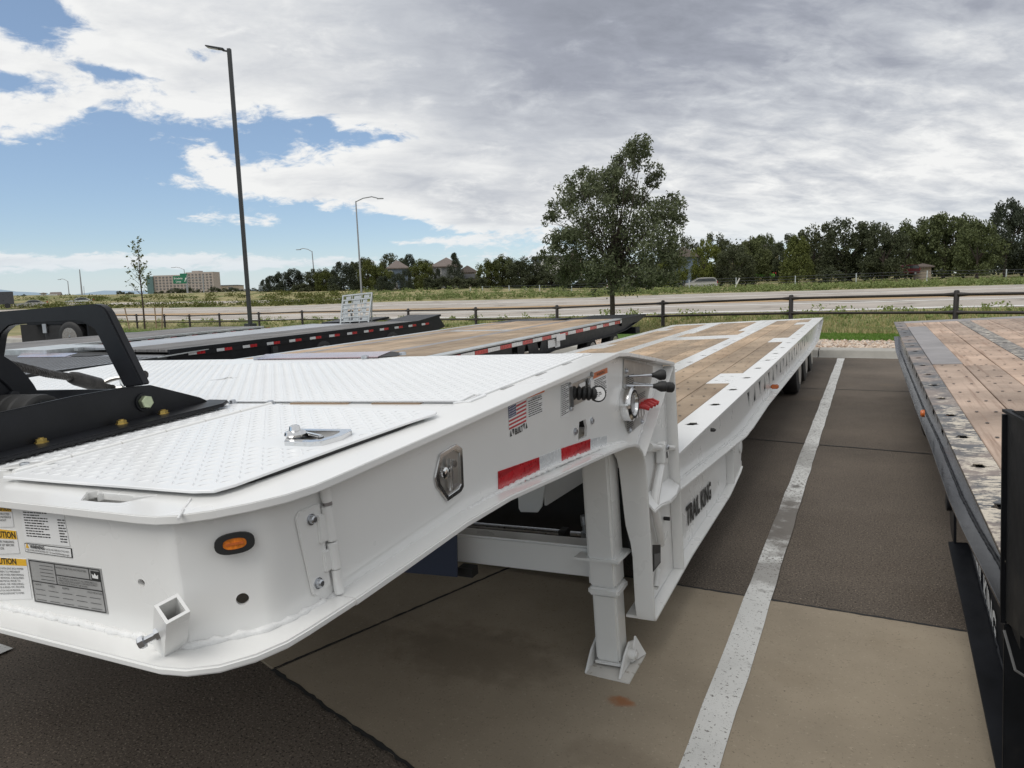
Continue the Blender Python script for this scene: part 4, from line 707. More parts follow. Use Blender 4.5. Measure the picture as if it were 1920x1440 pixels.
# ------------------------------------------------------------------ white lowboy trailer (measured points, trailer axes in metres from a datum 1.7 m over the lot)
G = {
 'kcut': [(-1.2617,0.7504,-0.3041),(-1.3083,0.7923,-0.3028),(-1.2977,0.8048,-0.3025),(-1.2692,0.7835,-0.3031),(-1.2696,0.7954,-0.3027),(-1.1803,0.7963,-0.3027),(-1.1749,0.7859,-0.303),(-1.1367,0.8067,-0.3024),(-1.1317,0.8016,-0.3026),(-1.1519,0.7695,-0.3035),(-1.1636,0.7564,-0.3039),(-1.217,0.7517,-0.304),(-1.252,0.7523,-0.304)],
 'kcut2': [(-1.0067,1.6179,-0.2781),(-0.9989,1.6548,-0.277),(-1.0105,1.7427,-0.2743),(-0.9927,1.7422,-0.2743),(-0.9653,1.7315,-0.2747),(-0.9662,1.6639,-0.2767),(-0.9651,1.6398,-0.2774),(-0.9872,1.6362,-0.2775)],
 'kcut3': [(-1.8003,1.6547,-0.277),(-1.7798,1.659,-0.2768),(-1.631,1.6539,-0.277),(-1.6228,1.6453,-0.2772),(-1.7169,1.6263,-0.2778),(-1.7743,1.6284,-0.2777)],
 'kcut4': [(-2.5152,2.0877,-0.264),(-2.4814,2.1521,-0.262),(-2.5005,2.1885,-0.2609),(-2.4702,2.1856,-0.261),(-2.4448,2.1602,-0.2618),(-2.4101,2.1844,-0.2611),(-2.4087,2.1299,-0.2627),(-2.4105,2.1079,-0.2634)],
 'kcut5': [(-0.9891,2.543,-0.2503),(-0.9927,2.6038,-0.2485),(-0.9648,2.588,-0.249),(-0.9655,2.5601,-0.2498),(-0.9772,2.5332,-0.2506)],
 'hatch': [(-1.4543,0.8001,-0.2846),(-1.1177,0.8032,-0.2845),(-1.0382,0.8049,-0.2845),(-0.998,0.8151,-0.2841),(-0.9867,0.8508,-0.2831),(-0.9863,0.8929,-0.2818),(-0.9866,1.0079,-0.2784),(-0.9804,1.1435,-0.2743),(-0.9656,1.2939,-0.2698),(-0.9473,1.434,-0.2656),(-0.953,1.4528,-0.265),(-0.976,1.4717,-0.2645)],
 'latchtop': [(-1.1162,1.1036,-0.2735),(-1.1396,1.1342,-0.2726),(-1.1998,1.2156,-0.2701),(-1.1318,1.2153,-0.2701),(-1.0332,1.2228,-0.2699),(-1.0188,1.2086,-0.2703),(-1.0087,1.1607,-0.2718),(-1.0189,1.1135,-0.2732),(-1.0447,1.1019,-0.2735)],
 'latchknob': [(-1.1136,1.1247,-0.2629),(-1.1208,1.1585,-0.2618)],
 'slotsr': [(-0.9677,1.827,-0.2718),(-0.9538,1.9632,-0.2677),(-0.9725,2.076,-0.2643),(-0.9636,2.2198,-0.26),(-0.9648,2.3048,-0.2575),(-0.9627,2.4626,-0.2527)],
 'slotsm': [(-1.5889,1.6202,-0.278),(-1.365,1.6207,-0.278),(-1.2777,1.6209,-0.278),(-1.1114,1.6065,-0.2784)],
 'pink': [(-2.925,2.7671,-0.2436),(-3.0983,2.9662,-0.2376),(-2.1168,2.8357,-0.2415),(-2.0394,2.639,-0.2474)],
 'pins': [(-1.6698,0.8825,-0.3001),(-1.8215,1.6024,-0.2785),(-1.6422,1.5871,-0.279)],
 'fltop': [(-0.86,0.8446,-0.3002),(-0.86,0.9791,-0.2967),(-0.86,1.1812,-0.2931),(-0.86,1.5029,-0.2762),(-0.86,2.018,-0.2634),(-0.86,2.6121,-0.2479),(-0.86,2.7402,-0.2614),(-0.86,3.1306,-0.3267),(-0.86,3.4666,-0.3856)],
 'flbot': [(-0.86,0.8058,-0.5456),(-0.86,0.9377,-0.5555),(-0.86,1.1402,-0.5444),(-0.86,1.4066,-0.536),(-0.86,1.6351,-0.5423),(-0.86,1.9639,-0.5722),(-0.86,2.4749,-0.6118),(-0.86,2.7775,-0.6562),(-0.86,2.8607,-0.7143),(-0.86,2.8855,-0.7552),(-0.86,2.8936,-1.475)],
 'weldw': [(-0.915,0.8706,-0.5375),(-0.915,0.9809,-0.5513),(-0.915,1.2187,-0.5447),(-0.915,1.5586,-0.5345),(-0.915,2.0974,-0.564),(-0.915,2.754,-0.6322),(-0.915,2.959,-0.6775)],
 'frontstickers': [(-1.5517,0.735,-0.3287),(-1.5657,0.735,-0.3754),(-1.4583,0.735,-0.3634),(-1.4564,0.735,-0.3255),(-1.6232,0.735,-0.3745),(-1.6429,0.735,-0.438),(-1.4536,0.735,-0.4158),(-1.4535,0.735,-0.3714),(-1.7055,0.735,-0.4442),(-1.7399,0.735,-0.5512),(-1.4377,0.735,-0.5047),(-1.4353,0.735,-0.4256),(-1.4271,0.735,-0.3204),(-1.4294,0.735,-0.3913),(-1.2899,0.735,-0.3865),(-1.294,0.735,-0.3154),(-1.4318,0.735,-0.3936),(-1.4329,0.735,-0.4106),(-1.2874,0.735,-0.4083),(-1.2861,0.735,-0.3902),(-1.4297,0.735,-0.424),(-1.4305,0.735,-0.5102),(-1.208,0.735,-0.5035),(-1.2094,0.735,-0.4199)],
 'hole': [(-1.1056,0.735,-0.4339)],
 'tubestub': [(-0.9074,0.69,-0.4271),(-0.9584,0.69,-0.4775),(-1.0067,0.69,-0.4716),(-0.9755,0.69,-0.5022),(-0.9014,0.69,-0.4137)],
 'tubebase': [(-1.0449,0.735,-0.5312),(-0.9653,0.735,-0.4684)],
 'bev': [(-0.944,0.7984,-0.3702),(-0.9436,0.799,-0.4726),(-0.9621,0.778,-0.3646),(-0.9253,0.8197,-0.3714)],
 'hinge': [(-0.915,0.9159,-0.3431),(-0.915,0.9878,-0.3394),(-0.915,0.9658,-0.5236),(-0.915,0.9356,-0.5129),(-0.915,0.9379,-0.3668),(-0.915,0.936,-0.4926),(-0.915,0.9747,-0.3305),(-0.915,0.968,-0.4),(-0.915,0.9671,-0.4512),(-0.915,0.9729,-0.5351),(-0.915,0.9798,-0.3167),(-0.915,0.9708,-0.3548)],
 'door': [(-0.915,0.9899,-0.3266),(-0.915,1.5117,-0.3177),(-0.915,1.4937,-0.4578),(-0.915,1.4731,-0.4864),(-0.915,1.4306,-0.4942),(-0.915,0.9906,-0.5192)],
 'latch': [(-0.915,1.3448,-0.4042),(-0.915,1.376,-0.3544),(-0.915,1.4498,-0.3478),(-0.915,1.4776,-0.3648),(-0.915,1.4695,-0.4607),(-0.915,1.4549,-0.4702),(-0.915,1.3893,-0.4751),(-0.915,1.3501,-0.4274)],
 'latchin': [(-0.915,1.3834,-0.3665),(-0.915,1.4547,-0.3636),(-0.915,1.4449,-0.4538),(-0.915,1.3822,-0.4599)],
 'latchpts': [(-0.915,1.3816,-0.4062),(-0.915,1.4174,-0.3932),(-0.915,1.3996,-0.3835),(-0.915,1.4017,-0.4589)],
 'flag': [(-0.915,1.7584,-0.3074),(-0.915,1.8797,-0.2996),(-0.915,1.8671,-0.373),(-0.915,1.7536,-0.3755)],
 'usabuilt': [(-0.915,1.7564,-0.3792),(-0.915,1.8702,-0.3768)],
 'st_op': [(-0.915,1.8836,-0.2986),(-0.915,2.0131,-0.299),(-0.915,2.0014,-0.3667),(-0.915,1.8751,-0.3697)],
 'chart': [(-0.915,2.1431,-0.3028),(-0.915,2.2238,-0.3),(-0.915,2.1974,-0.4223),(-0.915,2.1287,-0.4111)],
 'warn': [(-0.915,2.4547,-0.3067),(-0.915,2.6179,-0.3052),(-0.915,2.6122,-0.4073),(-0.915,2.453,-0.4122)],
 'recess': [(-0.915,2.2162,-0.3154),(-0.915,2.4311,-0.3114),(-0.915,2.4283,-0.3901),(-0.915,2.2125,-0.3919)],
 'recessbolts': [(-0.915,2.4373,-0.3083),(-0.915,2.2166,-0.3963),(-0.915,2.221,-0.3161)],
 'bellows': [(-0.9,2.198,-0.3437),(-0.9,2.4011,-0.376)],
 'gaugeface': [(-0.845,2.2544,-0.353)],
 'gauge2': [(-0.905,2.3609,-0.3368)],
 'cut': [(-0.915,2.2915,-0.4572),(-0.915,2.3548,-0.4597),(-0.915,2.3653,-0.4931),(-0.915,2.3546,-0.5223),(-0.915,2.2705,-0.5176)],
 'cutbolts': [(-0.915,2.4128,-0.4768),(-0.915,2.2461,-0.4822)],
 'red1': [(-0.915,1.6684,-0.4742),(-0.915,1.9379,-0.4987),(-0.915,1.9336,-0.5702),(-0.915,1.6624,-0.5282)],
 'wht1': [(-0.915,1.9379,-0.4987),(-0.915,2.1111,-0.5116),(-0.915,2.1065,-0.5645),(-0.915,1.9336,-0.5702)],
 'red2': [(-0.915,2.1111,-0.5116),(-0.915,2.3849,-0.5386),(-0.915,2.3763,-0.5863),(-0.915,2.1065,-0.5645)],
 'wht2': [(-0.915,2.3849,-0.5386),(-0.915,2.5645,-0.5649),(-0.915,2.5568,-0.6075),(-0.915,2.3763,-0.5863)],
 'panel': [(-0.915,2.8232,-0.295),(-0.915,2.9092,-0.3117),(-0.915,3.2497,-0.3763),(-0.915,3.2432,-0.4107),(-0.915,3.1324,-0.5191),(-0.915,3.0383,-0.6074),(-0.915,2.8381,-0.614),(-0.915,2.8005,-0.5766),(-0.915,2.7745,-0.4819)],
 'panelbolts': [(-0.915,2.8429,-0.3467),(-0.915,3.0234,-0.5972),(-0.915,2.8482,-0.6)],
 'lever': [(-0.915,2.8751,-0.3735),(-0.915,2.8169,-0.4082)],
 'knobs': [(-0.8,2.9065,-0.3775),(-0.8,2.8737,-0.4179),(-0.8,2.9994,-0.4388)],
 'redh': [(-0.915,2.9721,-0.5208),(-0.915,3.0293,-0.5212),(-0.915,3.0797,-0.5225),(-0.915,3.123,-0.5225)],
 'white_chips': [(-0.915,2.9579,-0.5538),(-0.915,2.998,-0.5564),(-0.915,3.0389,-0.5591),(-0.915,3.0813,-0.5594)],
 'dome': [(-0.915,2.8178,-0.4826)],
 'diag': [(-0.86,3.4823,-0.4167),(-0.86,2.8909,-0.7262)],
 'gusset': [(-0.86,2.9753,-1.0002),(-0.86,3.0927,-1.007),(-0.86,3.2647,-1.0386),(-0.86,3.3703,-1.0433),(-0.86,3.3754,-1.0177),(-0.86,3.0532,-0.97)],
 'leverarm': [(-0.885,3.2614,-0.7799),(-0.885,3.2204,-0.8399),(-0.885,3.0871,-0.944),(-0.885,3.0501,-0.9956),(-0.885,3.0946,-1.0981),(-0.885,3.1544,-1.1828)],
 'pin': [(-0.885,3.0493,-0.7187),(-0.885,3.5145,-0.8383)],
 'boxlbl': [(-0.885,2.9767,-1.1479),(-0.885,3.1045,-1.1936),(-0.885,3.0889,-1.2753),(-0.885,2.9624,-1.2693)],
 'canister': [(-0.915,3.1203,-1.3507),(-0.915,3.0832,-1.3983)],
 'beambot': [(-0.86,2.8936,-1.475),(-0.86,3.6726,-1.4512),(-0.86,4.8351,-1.4662),(-0.86,5.3795,-1.4194),(-0.86,5.4435,-1.2501),(-0.86,5.2351,-1.1833)],
 'tk': [(-0.915,3.7764,-1.3267),(-0.915,3.847,-1.2359),(-0.915,4.4784,-1.26),(-0.915,4.4206,-1.3727)],
 'tri': [(-0.915,6.2528,-0.9688),(-0.915,6.2547,-1.0939),(-0.915,6.4225,-1.0568),(-0.915,6.6639,-1.0329),(-0.915,6.6082,-1.1214),(-0.915,6.9221,-1.0074),(-0.915,6.9311,-1.1254)],
 'trirow': [(-0.915,6.2425,-1.0132),(-0.915,6.5896,-1.0552),(-0.915,6.9092,-1.061),(-0.915,7.293,-1.0938),(-0.915,7.5894,-1.1055),(-0.915,7.9584,-1.1137),(-0.915,8.2562,-1.126),(-0.915,8.8028,-1.1446),(-0.915,9.1689,-1.1405),(-0.915,9.6987,-1.1522),(-0.915,10.0619,-1.1533),(-0.915,10.5369,-1.1417),(-0.915,10.9649,-1.135),(-0.915,11.5205,-1.1372),(-0.915,12.0289,-1.1296),(-0.915,12.5844,-1.1129)],
 'amber': [(-0.86,7.7403,-1.1339)],
 'deckweld': [(-0.915,3.6848,-1.0302),(-0.915,5.9865,-1.2166),(-0.915,6.9802,-1.2359),(-0.915,13.9078,-1.3307)],
 'kerbplate': [(-0.86,4.2804,-0.7653)],
 'wpl': [(-0.86,3.0013,-1.0035)],
 'w_side': [(-1.86,0.9477,-0.1838),(-1.86,1.1304,-0.1702),(-1.86,1.2685,-0.1727),(-1.86,1.356,-0.178),(-1.86,1.5135,-0.2397),(-1.86,1.5318,-0.2511),(-1.86,1.5459,-0.2654)],
 'w_bolt': [(-1.86,1.3201,-0.2221)],
 'w_nuts': [(-1.8519,1.023,-0.2759),(-1.8422,1.2317,-0.2697),(-1.8437,1.3634,-0.2657)],
 'w_base': [(-1.7953,0.8983,-0.2857),(-1.755,1.5093,-0.2673),(-1.8151,1.5585,-0.2658),(-1.88,1.567,-0.2656)],
 'w_archo': [(-1.8172,1.297,-0.1698),(-1.9285,1.297,0.0407),(-1.9379,1.297,0.0518),(-1.9571,1.297,0.062),(-1.9826,1.297,0.0666),(-2.4511,1.297,0.0742)],
 'w_archi': [(-1.9018,1.297,-0.1765),(-1.9864,1.297,-0.0219),(-1.9974,1.297,-0.006),(-2.0192,1.297,0.0058),(-2.0511,1.297,0.0183),(-2.0857,1.297,0.0216),(-2.384,1.297,0.022),(-2.4174,1.297,0.0068),(-2.4537,1.297,-0.017),(-2.4788,1.297,-0.0211)],
 'w_motor': [(-1.98,1.1598,-0.1772),(-1.98,1.0633,-0.1758)],
 'w_disc': [(-2.16,1.1246,-0.0551),(-2.16,1.1742,-0.0986),(-2.16,1.2063,-0.1572)],
 'w_cable': [(-2.2488,1.22,-0.0992)],
 'w_cable2': [(-2.4109,1.46,-0.1597)],
 'w_cable3': [(-2.4495,1.58,-0.2042)],
 'w_hook': [(-2.526,1.66,-0.1991),(-2.4464,1.66,-0.1864)],
 'xbeam': [(-1.6788,2.86,-1.1375),(-1.1588,2.86,-1.1542),(-1.1418,2.86,-1.2827),(-1.8223,2.86,-1.2869)],
 'rods': [(-1.8138,3.1,-1.1689),(-1.3625,3.1,-1.1683)],
 'tab': [(-1.6692,3.25,-1.0519),(-1.5119,3.25,-1.0139),(-1.5368,3.25,-1.1012),(-1.5639,3.25,-1.1348),(-1.6638,3.25,-1.1391)],
 'flap': [(-2.2417,2.74,-1.1313),(-1.751,2.74,-1.1362),(-1.7679,2.74,-1.3068),(-2.2664,2.74,-1.3304)],
 'legtop': [(-1.1109,2.8,-0.7793),(-0.9583,2.8,-0.7608)],
}
EYE = Vector((0, 0, 1.7))
def fr(roll, pitch=.6):
    r_, p_ = R(roll), R(pitch); X = Vector((math.cos(r_), 0, math.sin(r_))); Y = Vector((0, math.cos(p_), math.sin(p_))); Y = (Y-X*X.dot(Y)).normalized(); return Matrix((X, Y, X.cross(Y)))
FW = Matrix(((.99883, -.00196, .0484), (.00145, .99994, .01047), (-.04842, -.01039, .99877)))
def trailer(name, lab, F, off, cat='trailer'):
    return thing(name, lab, cat, EYE+F.transposed()@V3(off), rot=F.transposed(), off=off)
def NZ(y): return -.305+(y-.72)*.03
def DZ(y): return -.845-.0078*(y-3.4)
def interp(x, tab): return float(np.interp(x, [t[0] for t in tab], [t[1] for t in tab]))
T1 = trailer('lowboy_trailer', 'white lowboy trailer with timber deck, gooseneck towards the viewer and black winch', FW, (-2.44, 8, -1.72))
XW, XF = -.915, -.86
def circ(cx, cy, r, n=14): return [(cx+r*math.cos(2*PI*i/n), cy+r*math.sin(2*PI*i/n)) for i in range(n)]
def xy(n): return [(p[0], p[1]) for p in G[n]]
def yz(n): return [(p[1], p[2]) for p in G[n]]
# --- neck top plate with its chain slots
cor = [(-1.06, .713), (-1.02, .716), (-.985, .728), (-.944, .760), (-.905, .806), (-.876, .856), (-.862, .91), (-.86, .96)]
outl = [(-4.27, .72)]+cor+[(-.86, 2.615), (-2.4, 2.76), (-4.27, 3.02)]
tf = MB().plate(outl, [xy('kcut')], lambda u, v: (u, v, NZ(v)), (0, 0, -.015))
tf.prism([(-.86, 2.616, NZ(2.615)), (-.86, 2.74, -.2614), (-.86, 3.13, -.327), (-.86, 3.4665, -.3856), (-.86, 3.4665, -.4006), (-.86, 3.13, -.342), (-.86, 2.74, -.2764), (-.86, 2.616, NZ(2.615)-.015)], (-3.38, 0, 0))
neck = tf.build('neck_top_flange', 'white', T1, bevel=.0035)
MB().box(-1.33, -1.11, .745, .815, -.362, -.355).box(-1.33, -1.11, .815, .82, -.355, -.321).box(-1.335, -1.33, .745, .82, -.36, -.321).build('chain_slot_pocket', 'white', T1)
# --- treadplate sheets with raised lugs
def lugs(mb, poly, zf, s=.0270, L=.0125, Wd=.0042, h=.0017, skip=()):
    def inside(x, y, pl):
        c = False; n = len(pl)
        for i in range(n):
            (x1, y1), (x2, y2) = pl[i], pl[(i+1) % n]
            if (y1 > y) != (y2 > y) and x < (x2-x1)*(y-y1)/(y2-y1)+x1: c = not c
        return c
    xs, ys = [p[0] for p in poly], [p[1] for p in poly]; nx_, ny_ = int((max(xs)-min(xs))/s)+1, int((max(ys)-min(ys))/s)+1
    for i in range(nx_):
        for j in range(ny_):
            x, y = min(xs)+(i+.5)*s, min(ys)+(j+.5)*s
            if not inside(x, y, poly) or any(inside(x, y, k_) for k_ in skip): continue
            a = PI/4 if (i+j) % 2 else -PI/4; c, d = math.cos(a), math.sin(a); P = lambda u, v, w: (x+u*c-v*d, y+u*d+v*c, zf(y+u*d+v*c)+w)
            mb.add([P(-L, 0, 0), P(0, -Wd, 0), P(L, 0, 0), P(0, Wd, 0), P(-L*.55, 0, h), P(L*.55, 0, h)], [(0, 1, 5, 4), (1, 2, 5), (2, 3, 5), (5, 3, 0, 4)])
main_p = [(-4.24, 1.64), (-.978, 1.64), (-.978, 2.60), (-2.4, 2.745), (-4.24, 3.0)]
left_p = [(-4.24, .875), (-1.625, .875), (-1.605, 1.60), (-4.24, 1.60)]
hatch_p = [(-1.605, .86)]+[(-1.4543+.02, .8001), (-1.1177, .8032), (-1.0382, .8049), (-.998, .8151), (-.9867, .8508), (-.984, .93), (-.974, 1.15), (-.962, 1.33), (-.9473, 1.434), (-.953, 1.4528), (-.972, 1.470), (-1.60, 1.545)]
hatch_p[0] = (-1.60, .80)
z1 = lambda y: NZ(y)+.0045
sheets = []
MB().plate(main_p, [xy('kcut2'), xy('kcut5'), xy('kcut4')], lambda u, v: (u, v, z1(v)), (0, 0, -.004)).build('tread_sheet', 'tread', T1)
lugs(mb := MB(), [(-4.22, 1.655), (-.99, 1.655), (-.99, 2.59), (-2.4, 2.73), (-4.22, 2.98)], z1, skip=[[(p[0]*1.0+dx, p[1]+dy) for p, (dx, dy) in zip(xy('kcut4'), [(-.03, -.02)]*8)], xy('kcut5'), xy('kcut2'), [(-3.15, 2.62), (-2.0, 2.6), (-2.05, 2.85), (-3.15, 3.0)]]); mb.build('tread_lugs', 'tread', T1, kind='stuff', smooth=0, recalc=False)
MB().plate(left_p, [xy('kcut3')] if False else [], lambda u, v: (u, v, z1(v)), (0, 0, -.004)).build('tread_sheet', 'tread', T1)
lugs(mb := MB(), [(-4.22, .89), (-1.635, .89), (-1.62, 1.58), (-4.22, 1.58)], z1); mb.build('tread_lugs', 'tread', T1, kind='stuff', smooth=0, recalc=False)
hz = lambda y: NZ(y)+.0135
hatch = MB().plate(hatch_p, [], lambda u, v: (u, v, hz(v)), (0, 0, -.0055)).build('hatch_cover', 'tread', T1, bevel=.0012, seg=1)
lugs(mb := MB(), [(-1.57, .82), (-1.05, .82), (-1.0, .86), (-.99, 1.2), (-.97, 1.42), (-1.0, 1.455), (-1.57, 1.525)], hz, skip=[[(-1.22, 1.09), (-.99, 1.08), (-.99, 1.25), (-1.22, 1.24)]]); mb.build('tread_lugs', 'tread', hatch, kind='stuff', smooth=0, recalc=False)
MB().plate([(-1.58, .86), (-1.06, .86), (-1.00, .90), (-.990, .95), (-.979, 1.15), (-.968, 1.32), (-.985, 1.44), (-1.58, 1.52)], [], lambda u, v: (u, v, NZ(v)+.0082), (0, 0, -.0080)).build('rubber_seal', 'rubber', T1)
for i in range(6): y0_ = .83+i*.122; MB().cyl((-1.613, y0_, NZ(y0_)+.010), (-1.613, y0_+.118, NZ(y0_+.118)+.010), .0085, n=10).build('hinge_knuckle', 'white', T1)
lp_ = [(-1.1162, 1.1036), (-1.1396, 1.1342), (-1.1998, 1.2156), (-1.1318, 1.2175), (-1.0332, 1.2228), (-1.0188, 1.2086), (-1.0087, 1.1607), (-1.0189, 1.1135), (-1.0447, 1.1019)]
lcx, lcy = -1.09, 1.16
lt_ = MB().plate(lp_, [[(lcx+(p[0]-lcx)*.72, lcy+(p[1]-lcy)*.68) for p in lp_]], lambda u, v: (u, v, hz(v)+.010), (0, 0, -.012)).build('latch', 'chrome', hatch, bevel=.002)
MB().plate([(lcx+(p[0]-lcx)*.76, lcy+(p[1]-lcy)*.72) for p in lp_], [], lambda u, v: (u, v, hz(v)+.0035), (0, 0, -.003)).build('latch_pan', 'steel', hatch)
MB().lathe((-1.128, 1.150, hz(1.15)+.010), (0, 0, 1), [(0, .022), (.004, .024), (.010, .022), (.013, .013), (.022, .011), (.024, .007)], 14).build('latch_knob', 'chrome', hatch)
MB().bar((-1.16, 1.19, hz(1.19)+.008), (-1.045, 1.14, hz(1.14)+.010), .014, .010).build('latch_handle', 'chrome', hatch, bevel=.003)
for (a, b) in ((0, 1), (2, 3), (4, 5)):
    p, q = G['slotsr'][a], G['slotsr'][b]; MB().box(-.971, -.962, p[1], q[1], NZ(p[1])-.001, NZ(p[1])+.0025).build('drain_slot', 'steel', T1)
for (a, b) in ((0, 1), (2, 3)):
    p, q = G['slotsm'][a], G['slotsm'][b]; MB().box(p[0], q[0], 1.612, 1.628, NZ(1.6)+.0005, NZ(1.6)+.0042).build('timber_filler', 'stake', T1); MB().box(p[0], q[0], 1.628, 1.632, NZ(1.6)+.0005, NZ(1.6)+.005).build('slot_edge', 'dim', T1)
for p in G['pins']:
    MB().lathe((p[0], p[1], NZ(p[1])+.003), (0, 0, 1), [(0, .014), (.004, .014), (.004, .010), (.012, .010), (.014, .007)], 12).build('cover_bolt', 'zinc', T1)
MB().prism([(-1.72, .862, NZ(.86)+.005), (-1.60, .872, NZ(.87)+.012), (-1.58, .90, NZ(.9)+.016), (-1.72, .905, NZ(.9)+.006)], (0, 0, .003)).build('stop_tab', 'white', T1)
pk = [(-2.93, 2.77), (-3.05, 2.955), (-2.10, 2.845), (-2.04, 2.655)]
MB().prism([(pk[0][0], pk[0][1], NZ(2.77)+.010), (pk[1][0], pk[1][1], NZ(2.95)+.012), (pk[2][0], pk[2][1], NZ(2.84)+.012), (pk[3][0], pk[3][1], NZ(2.66)+.010)], (0, 0, .004)).build('mirror_cover_sheet', 'hologram', T1)
MB().prism([(-2.09, 2.66, NZ(2.66)+.008), (-2.10, 2.85, NZ(2.85)+.010), (-1.985, 2.80, NZ(2.8)+.006), (-1.965, 2.70, NZ(2.7)+.006)], (0, 0, .003)).build('cover_flap', 'rubber', T1)
for p in ((-1.96, 2.74), (-2.12, 2.662), (-2.95, 2.79)): MB().lathe((p[0], p[1], NZ(p[1])+.006), (0, 0, 1), [(0, .018), (.012, .018), (.016, .010)], 10).build('cover_bolt', 'zinc', T1)

# --- neck webs
wm = MB(); fz = -.536
wm.plate([(-4.2, NZ(.735)-.015), (-1.035, NZ(.735)-.015), (-1.035, fz), (-4.2, fz)], [[(G['hole'][0][0]+x*1.35, G['hole'][0][2]+z) for x, z in circ(0, 0, .0068)]], lambda u, v: (u, .735, v), (0, .009, 0))
bA, bB = Vector((-1.008, .7405, 0)), Vector((-.9285, .8285, 0)); bl = (bB-bA).length; bd = (bB-bA)/bl; bn_ = Vector((bd.y, -bd.x, 0)); hb = (Vector(G['bev'][1])-bA).dot(bd)
ztop = NZ(.78)-.0145
wm.plate([(0, ztop), (bl, ztop), (bl, fz), (0, fz)], [circ(hb, G['bev'][1][2], .0105, 18)], lambda u, v: tuple(bA+bd*u+Vector((0, 0, v))), -bn_*.009)
def bez(p0, p1, p2, n=12): return [((1-t)**2*p0[0]+2*t*(1-t)*p1[0]+t*t*p2[0], (1-t)**2*p0[1]+2*t*(1-t)*p1[1]+t*t*p2[1]) for t in [i/n for i in range(n+1)]]
for arc in (bez((-1.035, .735), (-1.0132, .735), (-1.008, .7405)), bez((-.9285, .8285), (-.915, .8435), (-.915, .878))):
    for a, b in zip(arc, arc[1:]):
        P = [Vector((a[0], a[1], fz)), Vector((b[0], b[1], fz)), Vector((b[0], b[1], ztop)), Vector((a[0], a[1], ztop))]
        wm.add(P, [(0, 1, 2, 3)])
BW = [(.878, -.5365), (1.03, -.546), (1.22, -.542), (1.56, -.532), (1.8, -.541), (2.1, -.562), (2.45, -.596), (2.75, -.634)]
side = [(.878, NZ(.878)-.0145), (2.60, NZ(2.6)-.0155), (2.74, -.2770), (3.13, -.3426), (3.452, -.3990), (3.452, -1.447), (2.905, -1.46), (2.89, -.76), (2.86, -.712), (2.79, -.655)]+BW[::-1]
wm.plate(side, [yz('cut')], lambda u, v: (XW, u, v), (-.010, 0, 0))
wm.plate([(.78, -.33), (2.6, -.28), (3.4, -.42), (3.4, -1.4), (2.9, -1.4), (2.85, -.7), (.78, -.53)], [], lambda u, v: (-4.16, u, v), (.01, 0, 0))
wm.build('neck_web', 'white', T1, smooth=.9, recalc=False)
MB().box(-1.15, -1.10, 2.22, 2.42, -.56, -.42).build('cut_backing', 'steelplate', T1)
# --- bottom flange: front lip, side run, knee and the drop to the lower beam
MB().plate([(-4.2, .675), (-1.005, .675), (-.955, .685), (-.912, .712), (-.880, .757), (-.863, .81), (-.86, .86), (-.86, .985), (-1.16, .985), (-1.16, .95), (-4.2, .95)], [], lambda u, v: (u, v, -.5500), (0, 0, .014)).build('neck_front_flange', 'white', T1, bevel=.0035)
path = [(.982, -.5515, -1.16), (1.14, -.5475, -1.12), (1.4, -.5385, -1.08), (1.635, -.5435, -1.06), (1.965, -.5722, -1.04), (2.25, -.594, -1.03), (2.475, -.614, -1.02), (2.65, -.632, -1.01), (2.745, -.648, -1.0), (2.805, -.669, -.995), (2.845, -.700, -.99), (2.870, -.735, -.985), (2.884, -.775, -.982), (2.888, -.86, -.978), (2.889, -.98, -.972), (2.890, -1.04, -.968), (2.890, -1.12, -.950), (2.890, -1.18, -.945), (2.891, -1.40, -.946), (2.891, -1.446, -.943), (2.897, -1.468, -.940), (2.915, -1.478, -.940)]
fm = MB(); n = len(path)
for i, (y, z, xi) in enumerate(path):
    a, b = path[max(0, i-1)], path[min(n-1, i+1)]; d = Vector((0, b[0]-a[0], b[1]-a[1])).normalized(); nn_ = Vector((0, -d.z, d.y))
    fm.v += [(XF, y, z), (xi, y, z), tuple(Vector((xi, y, z))+nn_*.015), tuple(Vector((XF, y, z))+nn_*.015)]
    if i: o = 4*i; fm.f += [(o-4+k_, o-4+(k_+1) % 4, o+(k_+1) % 4, o+k_) for k_ in range(4)]
fm.f += [(0, 1, 2, 3), (4*n-1, 4*n-2, 4*n-3, 4*n-4)]
fm.build('neck_bottom_flange', 'white', T1, bevel=.003, seg=2)
MB().hexa([(XF-.001, 3.445, -.404), (XW, 3.445, -.404), (XW, 3.434, -.413), (XF-.001, 3.434, -.413)], [(XF-.001, 2.905, -.712), (XW, 2.905, -.712), (XW, 2.893, -.722), (XF-.001, 2.893, -.722)]).build('knee_stiffener', 'white', T1, bevel=.002)
MB().box(XW, XF, 3.4545, 3.4675, -1.449, -.4015).build('neck_end_plate', 'white', T1, bevel=.003)
MB().prism([(XF+.002, 2.975, -1.006), (XF+.002, 3.09, -1.013), (XF+.002, 3.26, -1.044), (XF+.002, 3.37, -1.046), (XF+.002, 3.452, -1.02), (XW, 3.452, -.985), (XW, 2.985, -.945)], (0, 0, .016)).build('hook_gusset', 'white', T1, bevel=.004)
def weld(mb, pts, r=.0055, seed=1, step=.011):
    rr_ = random.Random(seed); P = [V3(p) for p in pts]; q = []
    for a, b in zip(P, P[1:]):
        L = (b-a).length; k_ = max(1, int(L/step)); q += [a.lerp(b, i/k_)+Vector((rr_.gauss(0, .0009), rr_.gauss(0, .0009), rr_.gauss(0, .0012))) for i in range(k_)]
    q.append(P[-1]); mb.tube(q, [r*(1+.22*math.sin(i*1.9)+rr_.uniform(-.18, .18)) for i in range(len(q))], 6)
